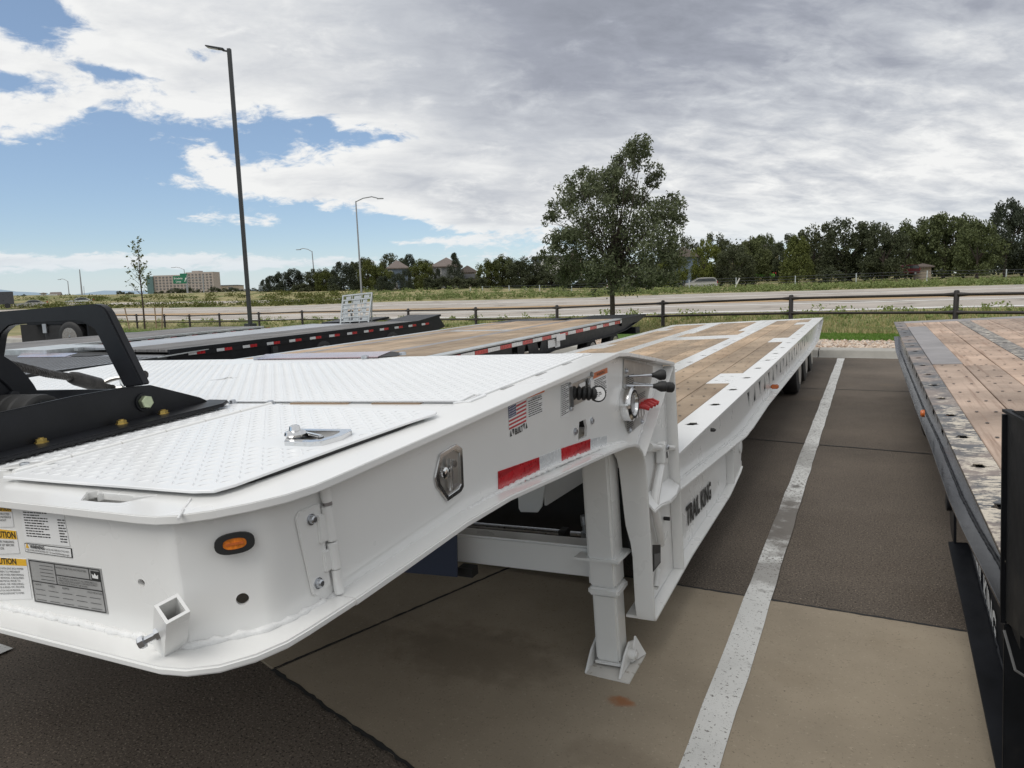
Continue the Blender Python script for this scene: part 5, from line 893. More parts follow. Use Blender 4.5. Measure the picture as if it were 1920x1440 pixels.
w_ = MB(); weld(w_, [(-2.2, .733, fz+.003), (-1.035, .733, fz+.003), (-1.006, .739, fz+.003), (-.9265, .827, fz+.003), (-.9135, .878, fz+.001)]+[(XW+.002, y, z+.004) for y, z in BW[1:]]+[(XW+.002, 2.80, -.648), (XW+.002, 2.87, -.70)], .0075, 3)
weld(w_, [(XW+.001, 2.915, -.700), (XW+.001, 3.44, -.395)], .0045, 5); weld(w_, [(XW+.001, 3.448, -.41), (XW+.001, 3.448, -1.0)], .004, 6)
weld(w_, [(-.965, .716, NZ(.72)+.0), (-1.04, .80, NZ(.8)+.0)], .0025, 7); w_.build('weld_bead', 'weld', T1, kind='stuff', smooth=1.2, recalc=False)

# --- side details
dpts = [(.992, -.322), (1.49, -.312), (1.508, -.325), (1.497, -.455), (1.478, -.482), (1.43, -.493), (.992, -.518)]
door = MB().prism([(XW+.0005, y, z) for y, z in dpts], (.0055, 0, 0)).build('toolbox_door', 'white', T1, bevel=.002)
hp = G['hinge']
MB().prism([(XW+.0005, .906, -.362), (XW+.0005, .916, -.352), (XW+.0005, .970, -.352), (XW+.0005, .975, -.512), (XW+.0005, .935, -.518), (XW+.0005, .926, -.510)], (.005, 0, 0)).build('hinge_plate', 'white', door, bevel=.0015)
MB().cyl((XW+.011, .979, -.322), (XW+.011, .983, -.352), .0105, n=12).build('hinge_pin', 'white', door)
MB().cyl((XW+.011, .983, -.352), (XW+.011, .9835, -.360), .0085, n=12).build('hinge_pin', 'steelplate', door)
MB().cyl((XW+.011, .979, -.360), (XW+.011, .985, -.428), .0112, n=12).box(XW+.002, XW+.012, .955, .980, -.425, -.372).build('hinge_barrel', 'white', door, bevel=.002)
MB().cyl((XW+.011, .984, -.431), (XW+.011, .987, -.484), .0112, n=12).box(XW+.002, XW+.012, .960, .984, -.482, -.442).build('hinge_barrel', 'white', door, bevel=.002)
MB().cyl((XW+.011, .986, -.485), (XW+.011, .988, -.533), .0095, n=12).build('hinge_pin', 'white', door)
for z in (-.3745, -.4955):
    bo = MB().lathe((XW+.005, .9415, z), (1, 0, 0), [(0, .0105), (.003, .0105), (.003, .0085), (.009, .0075), (.011, .005)], 16).build('hinge_bolt', 'zinc', door)
lpo = [(1.345, -.404), (1.376, -.3545), (1.45, -.348), (1.4776, -.365), (1.4695, -.4607), (1.4549, -.4702), (1.3893, -.4751), (1.350, -.4274)]
lc = (1.415, -.41); ins = [(lc[0]+(y-lc[0])*.74, lc[1]+(z-lc[1])*.80) for y, z in lpo]
la = MB().plate(lpo, [ins], lambda u, v: (XW+.006, u, v), (.006, 0, 0)).build('door_latch', 'chrome', door, bevel=.002)
MB().plate([(lc[0]+(y-lc[0])*.76, lc[1]+(z-lc[1])*.82) for y, z in lpo], [], lambda u, v: (XW+.0066, u, v), (.0012, 0, 0)).build('latch_pan', 'steel', door)
MB().bar((XW+.017, 1.405, -.372), (XW+.017, 1.399, -.452), .008, .012, (1, 0, 0)).build('latch_handle', 'chrome', door, bevel=.003)
MB().lathe((XW+.008, 1.385, -.404), (1, 0, 0), [(0, .016), (.008, .014), (.010, .008)], 14).lathe((XW+.008, 1.428, -.392), (1, 0, 0), [(0, .011), (.009, .009)], 12).build('latch_lock', 'chrome', door)
MB().box(XW+.0078, XW+.0095, 1.40, 1.45, -.452, -.445).box(XW+.0078, XW+.0095, 1.412, 1.43, -.43, -.41).build('latch_pressing', 'steelplate', door)
bmk = Vector(G['bev'][0]); bx_ = bd; mk = MB(); ring = []
def oval(a, b, n=24): return [(a*math.copysign(abs(math.cos(t))**.8, math.cos(t)), b*math.copysign(abs(math.sin(t))**.8, math.sin(t))) for t in [2*PI*i/n for i in range(n)]]
ml = MB().plate(oval(.0315, .0175), [oval(.0185, .0095)], lambda u, v: tuple(bmk+bd*u+bn_*.0005+Vector((0, 0, v))), bn_*.008).build('marker_light', 'rubber', T1, bevel=.003)
MB().plate(oval(.0195, .0102), [], lambda u, v: tuple(bmk+bd*u+bn_*.0005+Vector((0, 0, v))), bn_*.0065).build('lens', 'amber', ml, bevel=.002)
MB().prism([tuple(bmk+bd*u+bn_*.0075+Vector((0, 0, v))) for u, v in ((-.014, -.002), (.014, -.002), (.014, .002), (-.014, .002))], bn_*.0012).build('lens_rib', 'orangelens', ml)
ts = MB(); A, B_ = Vector((-1.046, .728, -.535)), Vector((-.972, .690, -.441)); dd = (B_-A).normalized(); s1 = Vector((.79, -.12, -.60)); s1 = (s1-dd*s1.dot(dd)).normalized(); s2 = dd.cross(s1); hw_ = .019
def sq(p, h): return [p+s1*i*h+s2*j*h for i, j in ((-1, -1), (1, -1), (1, 1), (-1, 1))]
for a0_, b0_ in ((sq(A, hw_), sq(B_, hw_)),):
    i0, i1 = sq(A+dd*.002, hw_-.005), sq(B_, hw_-.005)
    for j in range(4): k_ = (j+1) % 4; ts.add([a0_[j], a0_[k_], b0_[k_], b0_[j], i0[j], i0[k_], i1[k_], i1[j]], [(0, 1, 2, 3), (7, 6, 5, 4), (3, 2, 6, 7)])
stub = ts.build('square_socket', 'white', T1, smooth=0)
bq = A.lerp(B_, .52); bdir = (Vector((-.62, -.62, -.30))).normalized()
MB().lathe(bq+bdir*.012, bdir, [(0, .0085), (.012, .0085), (.012, .0062), (.030, .0062), (.030, .0105), (.038, .0105), (.040, .008)], 6).build('socket_bolt', 'zinc', stub, smooth=.4)
MB().lathe(bq+bdir*.012, bdir, [(0, .0105), (.012, .0105), (.013, .008)], 6).build('socket_nut', 'zinc', stub, smooth=.4)

# --- tapes, stickers and plates
def patch(name, pts, mat, parent, d=(.0015, 0, 0), lift=(.0006, 0, 0)): return MB().prism([V3(p)+V3(lift) for p in pts], d).build(name, mat, parent)
for n_, mm in (('red1', 'red'), ('wht1', 'silver'), ('red2', 'red'), ('wht2', 'silver')): patch('reflective_tape', G[n_], mm, T1)
YD, ZU = (0, 1, 0), (0, 0, 1)
def side_sticker(name, key, mat='sticker', parent=None): return patch(name, G[key], mat, parent or T1, (.0009, 0, 0), (.0005, 0, 0))
fp_ = [V3(p) for p in G['flag']]; fl_ = MB().prism([p+Vector((.0005, 0, 0)) for p in fp_], (.0008, 0, 0)).build('flag_decal', 'sticker', T1)
def bl(q, u, v, e=.0014): return q[0].lerp(q[1], u).lerp(q[3].lerp(q[2], u), v)+Vector((e, 0, 0))
red = MB(); stars = MB()
for i in range(7): v0, v1 = (2*i)/13, (2*i+1)/13; u0 = .42 if i < 4 else 0.; red.add([bl(fp_, u0, v0), bl(fp_, 1, v0), bl(fp_, 1, v1), bl(fp_, u0, v1)], [(0, 1, 2, 3)])
red.build('red_stripes', 'flagred', fl_, recalc=False); MB().add([bl(fp_, 0, 0), bl(fp_, .42, 0), bl(fp_, .42, 7/13), bl(fp_, 0, 7/13)], [(0, 1, 2, 3)]).build('blue_canton', 'flagblue', fl_, recalc=False)
for i in range(6):
    for j in range(5): u, v = .035+.07*i, .05+.1*j; stars.add([bl(fp_, u, v, .0018), bl(fp_, u+.03, v, .0018), bl(fp_, u+.03, v+.05, .0018), bl(fp_, u, v+.05, .0018)], [(0, 1, 2, 3)])
stars.build('star_field', 'whiteink', fl_, recalc=False, kind='stuff')
ub = [V3(p) for p in G['usabuilt']]; bd2 = (ub[1]-ub[0]).normalized(); lettering('BUILT', .024, ub[0]+bd2*.032+Vector((.001, 0, -.018)), bd2, ZU, 'ink', T1, width=.052, bold=.0008)
tr = MB()
for i, (o_, upw) in enumerate(((.0, 1), (.016, 0), (.088, 0), (.104, 1))):
    p = ub[0]+bd2*o_+Vector((.0012, 0, -.017)); q = [p, p+bd2*.013, p+bd2*.0065+Vector((0, 0, .018))] if upw else [p+Vector((0, 0, .018)), p+bd2*.013+Vector((0, 0, .018)), p+bd2*.0065]; tr.add(q, [(0, 1, 2)])
tr.build('triangle_marks', 'ink', T1, recalc=False)
def printed(st, key, rows, seed, head=None, headmat='ink', x=.06, y=.1, w=.88, h=.85, mat='ink'):
    q = [V3(p) for p in G[key]]; ux = (q[1]-q[0]); uy = (q[0]-q[3]); org = q[0]+ux*x-uy*y+Vector((.0022, 0, 0)); mb = MB(); dashes(mb, org, ux, uy, ux.length*w, uy.length*h, rows, seed); mb.build('print', mat, st, recalc=False, kind='stuff')
    if head: MB().add([bl(q, 0, 0, .0020), bl(q, 1, 0, .0020), bl(q, 1, head, .0020), bl(q, 0, head, .0020)], [(0, 1, 2, 3)]).build('header_band', headmat, st, recalc=False)
s_ = side_sticker('instruction_sticker', 'st_op'); printed(s_, 'st_op', 8, 3, .12, 'warno', .06, .22, .86, .72)
q_ = [V3(p) for p in G['st_op']]; lettering('OPERATION', .009, bl(q_, .25, .24, .001), q_[1]-q_[0], q_[0]-q_[3], 'ink', s_, width=.07, lift=.0016)
s_ = side_sticker('load_chart_sticker', 'chart'); printed(s_, 'chart', 16, 4, x=.05, y=.03, w=.9, h=.95)
s_ = side_sticker('warning_sticker', 'warn'); printed(s_, 'warn', 12, 5, .2, 'warno', .05, .25, .9, .72)
q_ = [V3(p) for p in G['warn']]; lettering('WARNING', .016, bl(q_, .22, .155, .001), q_[1]-q_[0], q_[0]-q_[3], 'ink', s_, width=.09, lift=.0018)
# recessed bay with black bellows and a gauge
q = [V3(p) for p in G['recess']]; rc = MB().prism([p+Vector((.0008, 0, 0)) for p in q], (.003, 0, 0)).build('valve_plate', 'steel', T1, bevel=.001)
MB().box(XW+.004, XW+.014, q[0].y-.002, q[0].y+.004, -.390, -.322).build('bracket', 'greyink', rc)
bel = MB(); bA_, bB_ = Vector((-.912, 2.232, -.345)), Vector((-.836, 2.268, -.354)); bdr = (bB_-bA_).normalized()
for i in range(5): bel.lathe(bA_.lerp(bB_, i/5.), bdr, [(0, .017), (.004, .024), (.011, .024), (.017, .017)], 16)
bel.build('air_bellows', 'rubber', rc)
gp = bB_+bdr*.004; gdir = Vector((.62, -.78, .08)).normalized(); MB().lathe(gp, gdir, [(0, .0285), (.008, .0285), (.009, .0245)], 22).build('gauge_rim', 'rubber', rc); MB().lathe(gp+gdir*.0095, gdir, [(0, .0235), (.001, .0235)], 22).build('gauge_face', 'sticker', rc)
mb = MB(); gx = Vector((.78, .62, 0)).normalized(); gu = Vector((0, 0, 1)); dashes(mb, gp+gdir*.0112-gx*.014+gu*.008, gx, gu, .028, .018, 3, 6); mb.build('print', 'ink', rc, recalc=False, kind='stuff')
p2 = Vector((XW+.008, 2.395, -.338)); MB().lathe(p2, (1, 0, 0), [(0, .022), (.008, .022), (.009, .018)], 18).build('gauge_rim', 'zinc', rc); MB().lathe(p2+Vector((.0095, 0, 0)), (1, 0, 0), [(0, .0175), (.001, .0175)], 18).build('gauge_face', 'sticker', rc)
patch('valve_label', [(XW+.004, 2.30, -.325), (XW+.004, 2.36, -.324), (XW+.004, 2.36, -.338), (XW+.004, 2.30, -.339)], 'sticker', rc)
for p in G['recessbolts']: MB().lathe((XW, p[1], p[2]), (1, 0, 0), [(0, .010), (.004, .010), (.010, .007)], 8).build('bolt', 'zinc', T1)
for p in G['cutbolts']: MB().lathe((XW, p[1], p[2]), (1, 0, 0), [(0, .013), (.004, .013), (.004, .008), (.009, .008)], 12).build('bolt', 'zinc', T1)
# control panel with levers, knobs and red handles
cp = MB().prism([V3(p)+Vector((.001, 0, 0)) for p in G['panel']], (.004, 0, 0)).build('control_panel', 'steel', T1, bevel=.0012)
for p in G['panelbolts']: MB().lathe((XW+.005, p[1], p[2]), (1, 0, 0), [(0, .013), (.003, .013), (.003, .009), (.010, .007)], 10).build('panel_bolt', 'zinc', cp)
kn = [(-.815, 2.925, -.378), (-.80, 2.880, -.419), (-.80, 3.000, -.438)]
lv = [(XW+.004, 2.88, -.375), (XW+.004, 2.835, -.408), (XW+.004, 2.93, -.412)]
for a, b in zip(lv, kn):
    a, b = V3(a), V3(b); d = (b-a).normalized(); MB().cyl(a, b, .0055, n=8).build('lever_rod', 'zinc', cp)
    MB().lathe(b-d*.010, d, [(0, .009), (.012, .012), (.030, .022), (.036, .0235), (.052, .0225), (.058, .017)], 14).build('lever_knob', 'rubber', cp)
for p, c_ in zip(G['redh'], G['white_chips']):
    MB().tube([(XW+.004, p[1], p[2]), (XW+.030, p[1]+.004, p[2]), (XW+.055, p[1]+.012, p[2]-.012)], [.011, .013, .010], 8).build('valve_handle', 'redknob', cp)
    MB().plate([(c_[1]+u, c_[2]+v) for u, v in oval(.010, .017, 12)], [], lambda u, v: (XW+.0055, u, v), (.0014, 0, 0)).build('valve_tag', 'sticker', cp)
mb = MB(); dashes(mb, (XW+.0062, 2.835, -.37), YD, ZU, .12, .10, 12, 8); dashes(mb, (XW+.0062, 2.81, -.50), YD, ZU, .10, .10, 12, 9); dashes(mb, (XW+.0062, 2.99, -.47), YD, ZU, .12, .03, 4, 10); mb.build('print', 'ink', cp, recalc=False, kind='stuff')
dm = Vector((XW, 2.81, -.482)); MB().lathe(dm, (1, 0, 0), [(0, .074), (.020, .074), (.036, .070), (.044, .060), (.044, .050), (.030, .046)], 26).build('chrome_port', 'chrome', cp); MB().lathe(dm+Vector((.028, 0, 0)), (1, 0, 0), [(0, .046), (.004, .044)], 22).build('port_glass', 'alum', cp)
# front face stickers
FD = (0, -.0009, 0); q = [V3(p) for p in G['frontstickers']]
def front(name, i, mat='sticker'): return patch(name, q[i:i+4], mat, T1, FD, (0, -.0004, 0))
def fpt(i, u, v): a, b, c, d = (q[i], q[i+3], q[i+2], q[i+1]) if i != 0 else (q[0], q[3], q[2], q[1]); return a.lerp(b, u).lerp(d.lerp(c, u), v)+Vector((0, -.0016, 0))
XD = (1, 0, 0)
def hdr(i, v0, v1, mat, st): MB().add([fpt(i, 0, v0), fpt(i, 1, v0), fpt(i, 1, v1), fpt(i, 0, v1)], [(3, 2, 1, 0)]).build('header_band', mat, st, recalc=False)
def ftx(i, u, v, s, size, w, st, mat='ink', bold=0): a = fpt(i, u, v); b = fpt(i, u+.1, v); lettering(s, size, a, b-a, ZU, mat, st, width=w, bold=bold, lift=.0004)
s0 = front('caution_sticker', 0); hdr(0, 0, .22, 'cautiony', s0); ftx(0, .45, .18, 'CAUTION', .011, .052, s0, bold=.0003)
for k_, (tx, w2) in enumerate((('CONSTRUCTED', .05), ('WITH MATERIALS', .055), ('WITHOUT', .04))): ftx(0, .42, .40+.15*k_, tx, .006, w2, s0)
s1_ = front('caution_sticker', 4); hdr(4, 0, .38, 'cautiony', s1_); ftx(4, .50, .33, 'CAUTION', .018, .085, s1_, bold=.0004)
for k_, tx in enumerate(('TRAILER PARKING', 'MUST BE SET BEFORE', 'TRACTOR')): ftx(4, .52, .54+.14*k_, tx, .0065, .075 if k_ < 2 else .04, s1_)
s2_ = front('caution_sticker', 8); hdr(8, 0, .17, 'cautiony', s2_); ftx(8, .56, .14, 'CAUTION', .017, .088, s2_, bold=.0004)
for k_, tx in enumerate(('PAINTED WITH ZINC RICH PRIMER', 'BE TAKEN TO PREVENT', 'EXPOSURE WHEN PERFORMING', 'PAINT REMOVAL IS REQUIRED', 'TO BARE METAL PRIOR TO', 'BURNING OR WELDING.', 'MUST BE BURNED OFF. PROVIDE', 'VENTILATION AND/OR PERSONAL', 'TO MINIMIZE EXPOSURE TO FUMES.')): ftx(8, .58, .27+.075*k_, tx, .0055, .105-.012*(k_ % 3 == 1), s2_)
s3_ = front('rating_sticker', 12); mb = MB(); a, b, c, d = fpt(12, .06, .06), fpt(12, .94, .06), fpt(12, .94, .95), fpt(12, .06, .95)
dashes(mb, a, b-a, (0, 0, 1), .10, .056, 11, 12, .75); dashes(mb, a+Vector((.105, -.0002, -.012)), b-a, (0, 0, 1), .022, .046, 9, 13, 1.); mb.build('print', 'ink', s3_, recalc=False, kind='stuff')
s4_ = front('warning_sticker', 16, 'ink'); fr_ = MB().add([fpt(16, .012, .06), fpt(16, .988, .06), fpt(16, .988, .93), fpt(16, .012, .93)], [(3, 2, 1, 0)]).build('sticker_field', 'sticker', s4_, recalc=False)
def ftx2(i, u, v, s, size, w, st, mat='ink', bold=0): a = fpt(i, u, v)+Vector((0, -.0006, 0)); b = fpt(i, u+.1, v)+Vector((0, -.0006, 0)); lettering(s, size, a, b-a, ZU, mat, st, width=w, bold=bold, lift=.0004)
ftx2(16, .13, .47, 'WARNING', .010, .046, s4_, bold=.0003); ftx2(16, .46, .47, 'CANCER AND REPRODUCTIVE HARM', .005, .072, s4_); ftx2(16, .05, .80, 'FOR MORE INFORMATION GO TO www.P65Warnings.ca.gov', .0055, .132, s4_)
a = fpt(16, .03, .5)+Vector((0, -.0006, 0)); MB().add([a, a+Vector((.011, 0, 0)), a+Vector((.0055, 0, .010))], [(0, 1, 2)]).build('alert_triangle', 'cautiony', s4_, recalc=False)
s5 = front('data_plate', 20, 'plate'); mb = MB(); E_ = Vector((0, -.0004, 0))
def fl2(u0, v0, u1, v1, t=.0009):
    a, b = fpt(20, u0, v0)+E_, fpt(20, u1, v1)+E_; d = (b-a).normalized(); n_ = Vector((0, -1, 0)).cross(d)*t; mb.add([a-n_, b-n_, b+n_, a+n_], [(0, 1, 2, 3)])
for l in ((.02, .03, .98, .03), (.98, .03, .98, .97), (.98, .97, .02, .97), (.02, .97, .02, .03), (.38, .03, .38, .50), (.02, .50, .98, .50), (.38, .28, .98, .28), (.84, .03, .84, .28)): fl2(*l)
for k_ in range(5): fl2(.16, .11+.08*k_, .35, .11+.08*k_, .0004)
for k_ in range(3):
    for u in (.05, .24, .43, .62, .80): fl2(u, .68+.12*k_, u+.14, .68+.12*k_, .0004)
mb.build('plate_lines', 'ink', s5, recalc=False)
ftx2(20, .395, .12, 'MANUFACTURER: TRAIL KING INDUSTRIES', .005, .092, s5)
for k_, tx in enumerate(('THIS VEHICLE CONFORMS TO ALL APPLICABLE U.S.', 'FEDERAL MOTOR VEHICLE SAFETY STANDARDS IN EFFECT', 'ON THE DATE OF MANUFACTURE SHOWN')): ftx2(20, .41, .355+.055*k_, tx, .005, .115 if k_ < 2 else .085, s5)
for u, tx in ((.06, 'GAWR'), (.25, 'TIRES'), (.45, 'RIMS'), (.78, 'COLD INFLATION')): ftx2(20, u, .58, tx, .005, .02 if u < .7 else .042, s5)
a = fpt(20, .865, .07); MB().prism([a, a+Vector((.024, 0, 0)), a+Vector((.024, 0, -.017)), a+Vector((0, 0, -.017))], E_).build('emblem_field', 'ink', s5); mb = MB(); a = a+E_*2
mb.add([a+Vector((x_, 0, z_)) for x_, z_ in ((.004, -.013), (.020, -.013), (.021, -.005), (.016, -.008), (.012, -.003), (.008, -.008), (.003, -.005))], [(0, 1, 2, 3), (0, 3, 4, 5), (0, 5, 6)]).build('crown_emblem', 'sticker', s5, recalc=False)

# --- landing leg, crossbeam and what hangs under the neck
lx0, lx1, ly0, ly1 = -1.124, -.998, 2.80, 2.930
leg = MB().box(lx0, lx1, ly0, ly1, -1.30, -.60).build('landing_leg', 'white', T1, bevel=.012, seg=3)
MB().prism([(-1.185, 2.785, -1.178), (-.975, 2.785, -1.178), (-.965, 2.955, -1.178), (-1.165, 2.955, -1.178)], (0, 0, .012)).build('leg_collar', 'white', leg, bevel=.002)
MB().box(lx0-.004, lx1+.012, ly0-.006, ly1+.006, -1.338, -1.30).build('leg_band', 'white', leg, bevel=.010, seg=3)
M['scuffed'] = pmat('scuffed_white_paint', (.78, .775, .75), .38, var=.03, scale=3, coat=.15, streak=((.10, .095, .09), 60., 60., 7., .685, .72))
MB().box(lx0+.010, lx1-.004, ly0+.008, ly1-.010, -1.648, -1.332).build('inner_leg', 'scuffed', leg, bevel=.010, seg=3)
MB().box(lx0+.004, lx1+.002, ly0+.004, ly1-.004, -1.662, -1.648).build('leg_shoe', 'white', leg, bevel=.004)
M['foot'] = pmat('dirty_white_foot', (.66, .64, .60), .5, var=.06, scale=9, spots=[((.30, .25, .20), 22., .56, .68)])
MB().prism([(-1.182, 2.716, -1.679), (-.934, 2.716, -1.682), (-.936, 2.978, -1.684), (-1.150, 2.978, -1.682)], (0, 0, .010)).build('foot_plate', 'foot', leg, bevel=.002)
for xg in (-1.140, -.985): MB().prism([(xg, 2.722, -1.669), (xg, 2.97, -1.669), (xg, 2.95, -1.60), (xg, 2.88, -1.575), (xg, 2.81, -1.60)], (.010, 0, 0)).build('foot_gusset', 'white', leg, bevel=.002)
MB().prism([(-.975, 2.87, -1.669), (-.938, 2.965, -1.669), (-.975, 2.94, -1.575)], (.008, .004, 0)).build('foot_gusset', 'white', leg, bevel=.001)
MB().cyl((-.975, 2.865, -1.625), (-.945, 2.865, -1.625), .024, n=16).cyl((-.945, 2.865, -1.625), (-.938, 2.865, -1.625), .014, n=12).build('foot_pin', 'white', leg)
MB().box(-3.85, -1.125, 2.862, 2.975, -1.286, -1.142).build('leg_crossbeam', 'white', T1, bevel=.010, seg=3)
for dz_ in (0, -.016): MB().cyl((-2.6, 3.1, -1.170+dz_), (-1.365, 3.1, -1.167+dz_), .007, n=8).build('hydraulic_pipe', 'zinc', T1)
MB().box(-1.375, -1.335, 3.07, 3.13, -1.200, -1.155).build('pipe_clamp', 'rubber', T1, bevel=.003); MB().box(-1.385, -1.325, 3.03, 3.12, -1.225, -1.202).build('clamp_block', 'white', T1, bevel=.003)
MB().lathe((-1.245, 3.1, -1.19), (0, 0, 1), [(0, .02), (.03, .02), (.03, .012), (.06, .012), (.06, .018), (.11, .018)], 10).build('hose_fitting', 'zinc', T1); MB().tube([(-1.32, 3.1, -1.175), (-1.24, 3.1, -1.175), (-1.2, 3.1, -1.18)], .012, 8).build('hose_fitting', 'zinc', T1)
MB().tube([(-.985, 2.955, -.90), (-.982, 2.955, -1.04), (-.975, 2.952, -1.14), (-.955, 2.95, -1.21), (-.92, 2.955, -1.27)], .008, 8).build('air_hose', 'rubber', T1)
MB().box(-.990, -.950, 2.945, 3.02, -.885, -.62).build('leg_guide', 'white', T1, bevel=.004)
MB().prism([V3(p) for p in [(-1.669, 3.25, -.95), (-1.50, 3.25, -.95), (-1.5368, 3.25, -1.1012), (-1.5639, 3.25, -1.1348), (-1.6638, 3.25, -1.1391), (-1.674, 3.25, -1.12)]], (0, .010, 0)).build('hanging_bracket', 'white', T1, bevel=.002)
MB().prism([(-1.53, 3.27, -.96), (-1.53, 3.27, -1.10), (-1.30, 3.9, -.98), (-1.28, 3.9, -.95)], (.012, 0, 0)).build('hanging_bracket', 'white', T1)
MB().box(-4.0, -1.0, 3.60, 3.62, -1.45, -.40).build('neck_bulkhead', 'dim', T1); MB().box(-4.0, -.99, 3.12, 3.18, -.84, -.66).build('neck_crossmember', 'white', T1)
patch('mud_flap', [(-2.4, 2.74, -1.10), (-1.751, 2.74, -1.10), (-1.768, 2.74, -1.307), (-2.4, 2.74, -1.33)], 'bluewrap', T1, (0, .008, 0))
MB().box(-1.80, -1.72, 2.80, 2.86, -1.33, -1.287).build('clip', 'rubber', T1)
# pivoting lever on the neck end
MB().cyl((-.885, 3.03, -.716), (-.885, 3.12, -.738), .020, n=12).cyl((-.885, 3.10, -.733), (-.885, 3.452, -.815), .014, n=12).build('lever_pin', 'white', T1)
lk = MB().prism([(-.905, 3.215, -.745), (-.905, 3.235, -.735), (-.905, 3.275, -.742), (-.905, 3.285, -.80), (-.905, 3.265, -.845), (-.905, 3.20, -.835)], (.042, 0, 0)).build('lever_clevis', 'white', T1, bevel=.005); MB().lathe((-.862, 3.250, -.765), (1, 0, 0), [(0, .014), (.006, .014), (.010, .008)], 10).build('clevis_bolt', 'zinc', lk); MB().box(-.8625, -.8605, 3.236, 3.252, -.815, -.785).build('clevis_slot', 'ink', lk)
MB().tube([(-.885, 3.235, -.83), (-.885, 3.16, -.895), (-.885, 3.095, -.955), (-.882, 3.062, -.995), (-.880, 3.070, -1.035), (-.885, 3.11, -1.10), (-.890, 3.165, -1.19), (-.895, 3.18, -1.22)], [.017, .020, .020, .020, .020, .020, .019, .018], 10).build('lock_lever', 'white', T1)
patch('lever_label', [(-.878, 2.976, -1.148), (-.878, 3.100, -1.192), (-.878, 3.086, -1.272), (-.878, 2.962, -1.268)], 'ink', T1, (.003, 0, 0)); patch('label_field', [(-.8745, 2.985, -1.195), (-.8745, 3.085, -1.225), (-.8745, 3.077, -1.262), (-.8745, 2.975, -1.258)], 'greyink', T1)
MB().cyl((XW+.015, 3.135, -1.325), (XW+.015, 3.085, -1.392), .013, n=10).lathe((XW+.015, 3.083, -1.393), (0, -.3, -.95), [(0, .012), (.012, .006)], 8).build('greaser', 'white', T1); MB().cyl((XW+.002, 3.32, -1.14), (XW+.03, 3.32, -1.14), .010, n=8).build('rubber_stop', 'rubber', T1)
patch('reflective_tape', [(XW+.001, 3.215, -.565), (XW+.001, 3.25, -.555), (XW+.001, 3.25, -.61), (XW+.001, 3.20, -.625)], 'red', T1); patch('reflective_tape', [(XW+.001, 2.99, -1.06), (XW+.001, 3.03, -1.07), (XW+.001, 3.03, -1.12), (XW+.001, 2.99, -1.11)], 'red', T1)

# --- lower beam
LF = [(3.4, -1.037), (4.5, -1.13), (5.6, -1.222), (6.0, -1.228), (7.0, -1.212), (10, -1.258), (13, -1.300), (14.6, -1.285), (16.15, -1.02)]
LB = [(2.91, -1.462), (3.67, -1.440), (4.83, -1.452), (5.38, -1.405), (5.44, -1.26), (5.24, -1.21)]
MB().plate([(3.452, -1.445), (3.67, -1.440), (4.83, -1.452), (5.37, -1.40), (5.40, -1.26), (5.26, -1.205), (4.5, -1.14), (3.452, -1.05)], [], lambda u, v: (XW-.002, u, v), (-.010, 0, 0)).build('lower_beam_web', 'white', T1)
def flange(pts, x0, x1, th, name, mat, parent, bevel=.002, out=1):
    fm = MB(); n = len(pts)
    for i, (y, z) in enumerate(pts):
        a, b = pts[max(0, i-1)], pts[min(n-1, i+1)]; d = Vector((0, b[0]-a[0], b[1]-a[1])).normalized(); nn_ = Vector((0, -d.z, d.y))*th*out
        fm.v += [(x1, y, z), (x0, y, z), tuple(Vector((x0, y, z))+nn_), tuple(Vector((x1, y, z))+nn_)]
        if i: o = 4*i; fm.f += [(o-4+k_, o-4+(k_+1) % 4, o+(k_+1) % 4, o+k_) for k_ in range(4)]
    fm.f += [(0, 1, 2, 3), (4*n-1, 4*n-2, 4*n-3, 4*n-4)]; return fm.build(name, mat, parent, bevel=bevel)
flange([(2.917, -1.4785), (3.67, -1.4545), (4.83, -1.467), (5.30, -1.425), (5.385, -1.405)], -1.0, XF, .013, 'lower_beam_flange', 'white', T1)
MB().box(XW-.001, XF-.004, 5.03, 5.045, -1.44, -1.19).build('beam_stiffener', 'white', T1); MB().lathe((XF-.02, 5.34, -1.235), (1, 0, 0), [(0, .05), (.02, .05), (.022, .042)], 16).build('beam_pin', 'white', T1)
MB().plate([(5.045, -1.44), (5.39, -1.40), (5.40, -1.36), (5.37, -1.345), (5.43, -1.25), (5.36, -1.20), (5.25, -1.185), (5.045, -1.165)], [], lambda u, v: (XF-.022, u, v), (.012, 0, 0)).build('beam_end_plate', 'white', T1, bevel=.002)
tk_ = [V3(p) for p in G['tk']]; lettering('TRAiL KiNG', .150, tk_[0]+Vector((.002, 0, -.006)), tk_[3]-tk_[0]+Vector((0, 0, .012)), (0, .06, 1), 'ink', T1, width=.68, bold=.006, lift=.001)

# --- deck
def slot(cx, cy, s=1.): return [(cx+u*s, cy+v*s*1.75) for u, v in ((-.062, -.022), (-.030, -.030), (-.022, -.040), (.022, -.040), (.030, -.030), (.062, -.022), (.034, .004), (.026, .030), (-.026, .030), (-.034, .004))]
HY = [4.265+.725*i for i in range(-1, 17)]
def deckpl(x0, x1, y0, y1, holes, name, mat, parent, zf=DZ, th=.006, lift=0., tap=None):
    return MB().plate([(x0, y0), (x1, y0), (x1, y1), (x0, y1)], holes, lambda u, v: (u, v, zf(v)+lift), (0, 0, -th)).build(name, mat, parent, bevel=.001, seg=1)
MB().box(-1.05, -.935, 3.6, 15.6, -1.01, -1.0).build('slot_shade_sheet', 'dim', T1)  # added dark sheet under the chain slots, shade put into its colour
deckpl(-1.052, XF, 3.47, 16.2, [slot(-.968, y, .78) for y in HY if y < 15.3], 'deck_side_flange', 'white', T1)
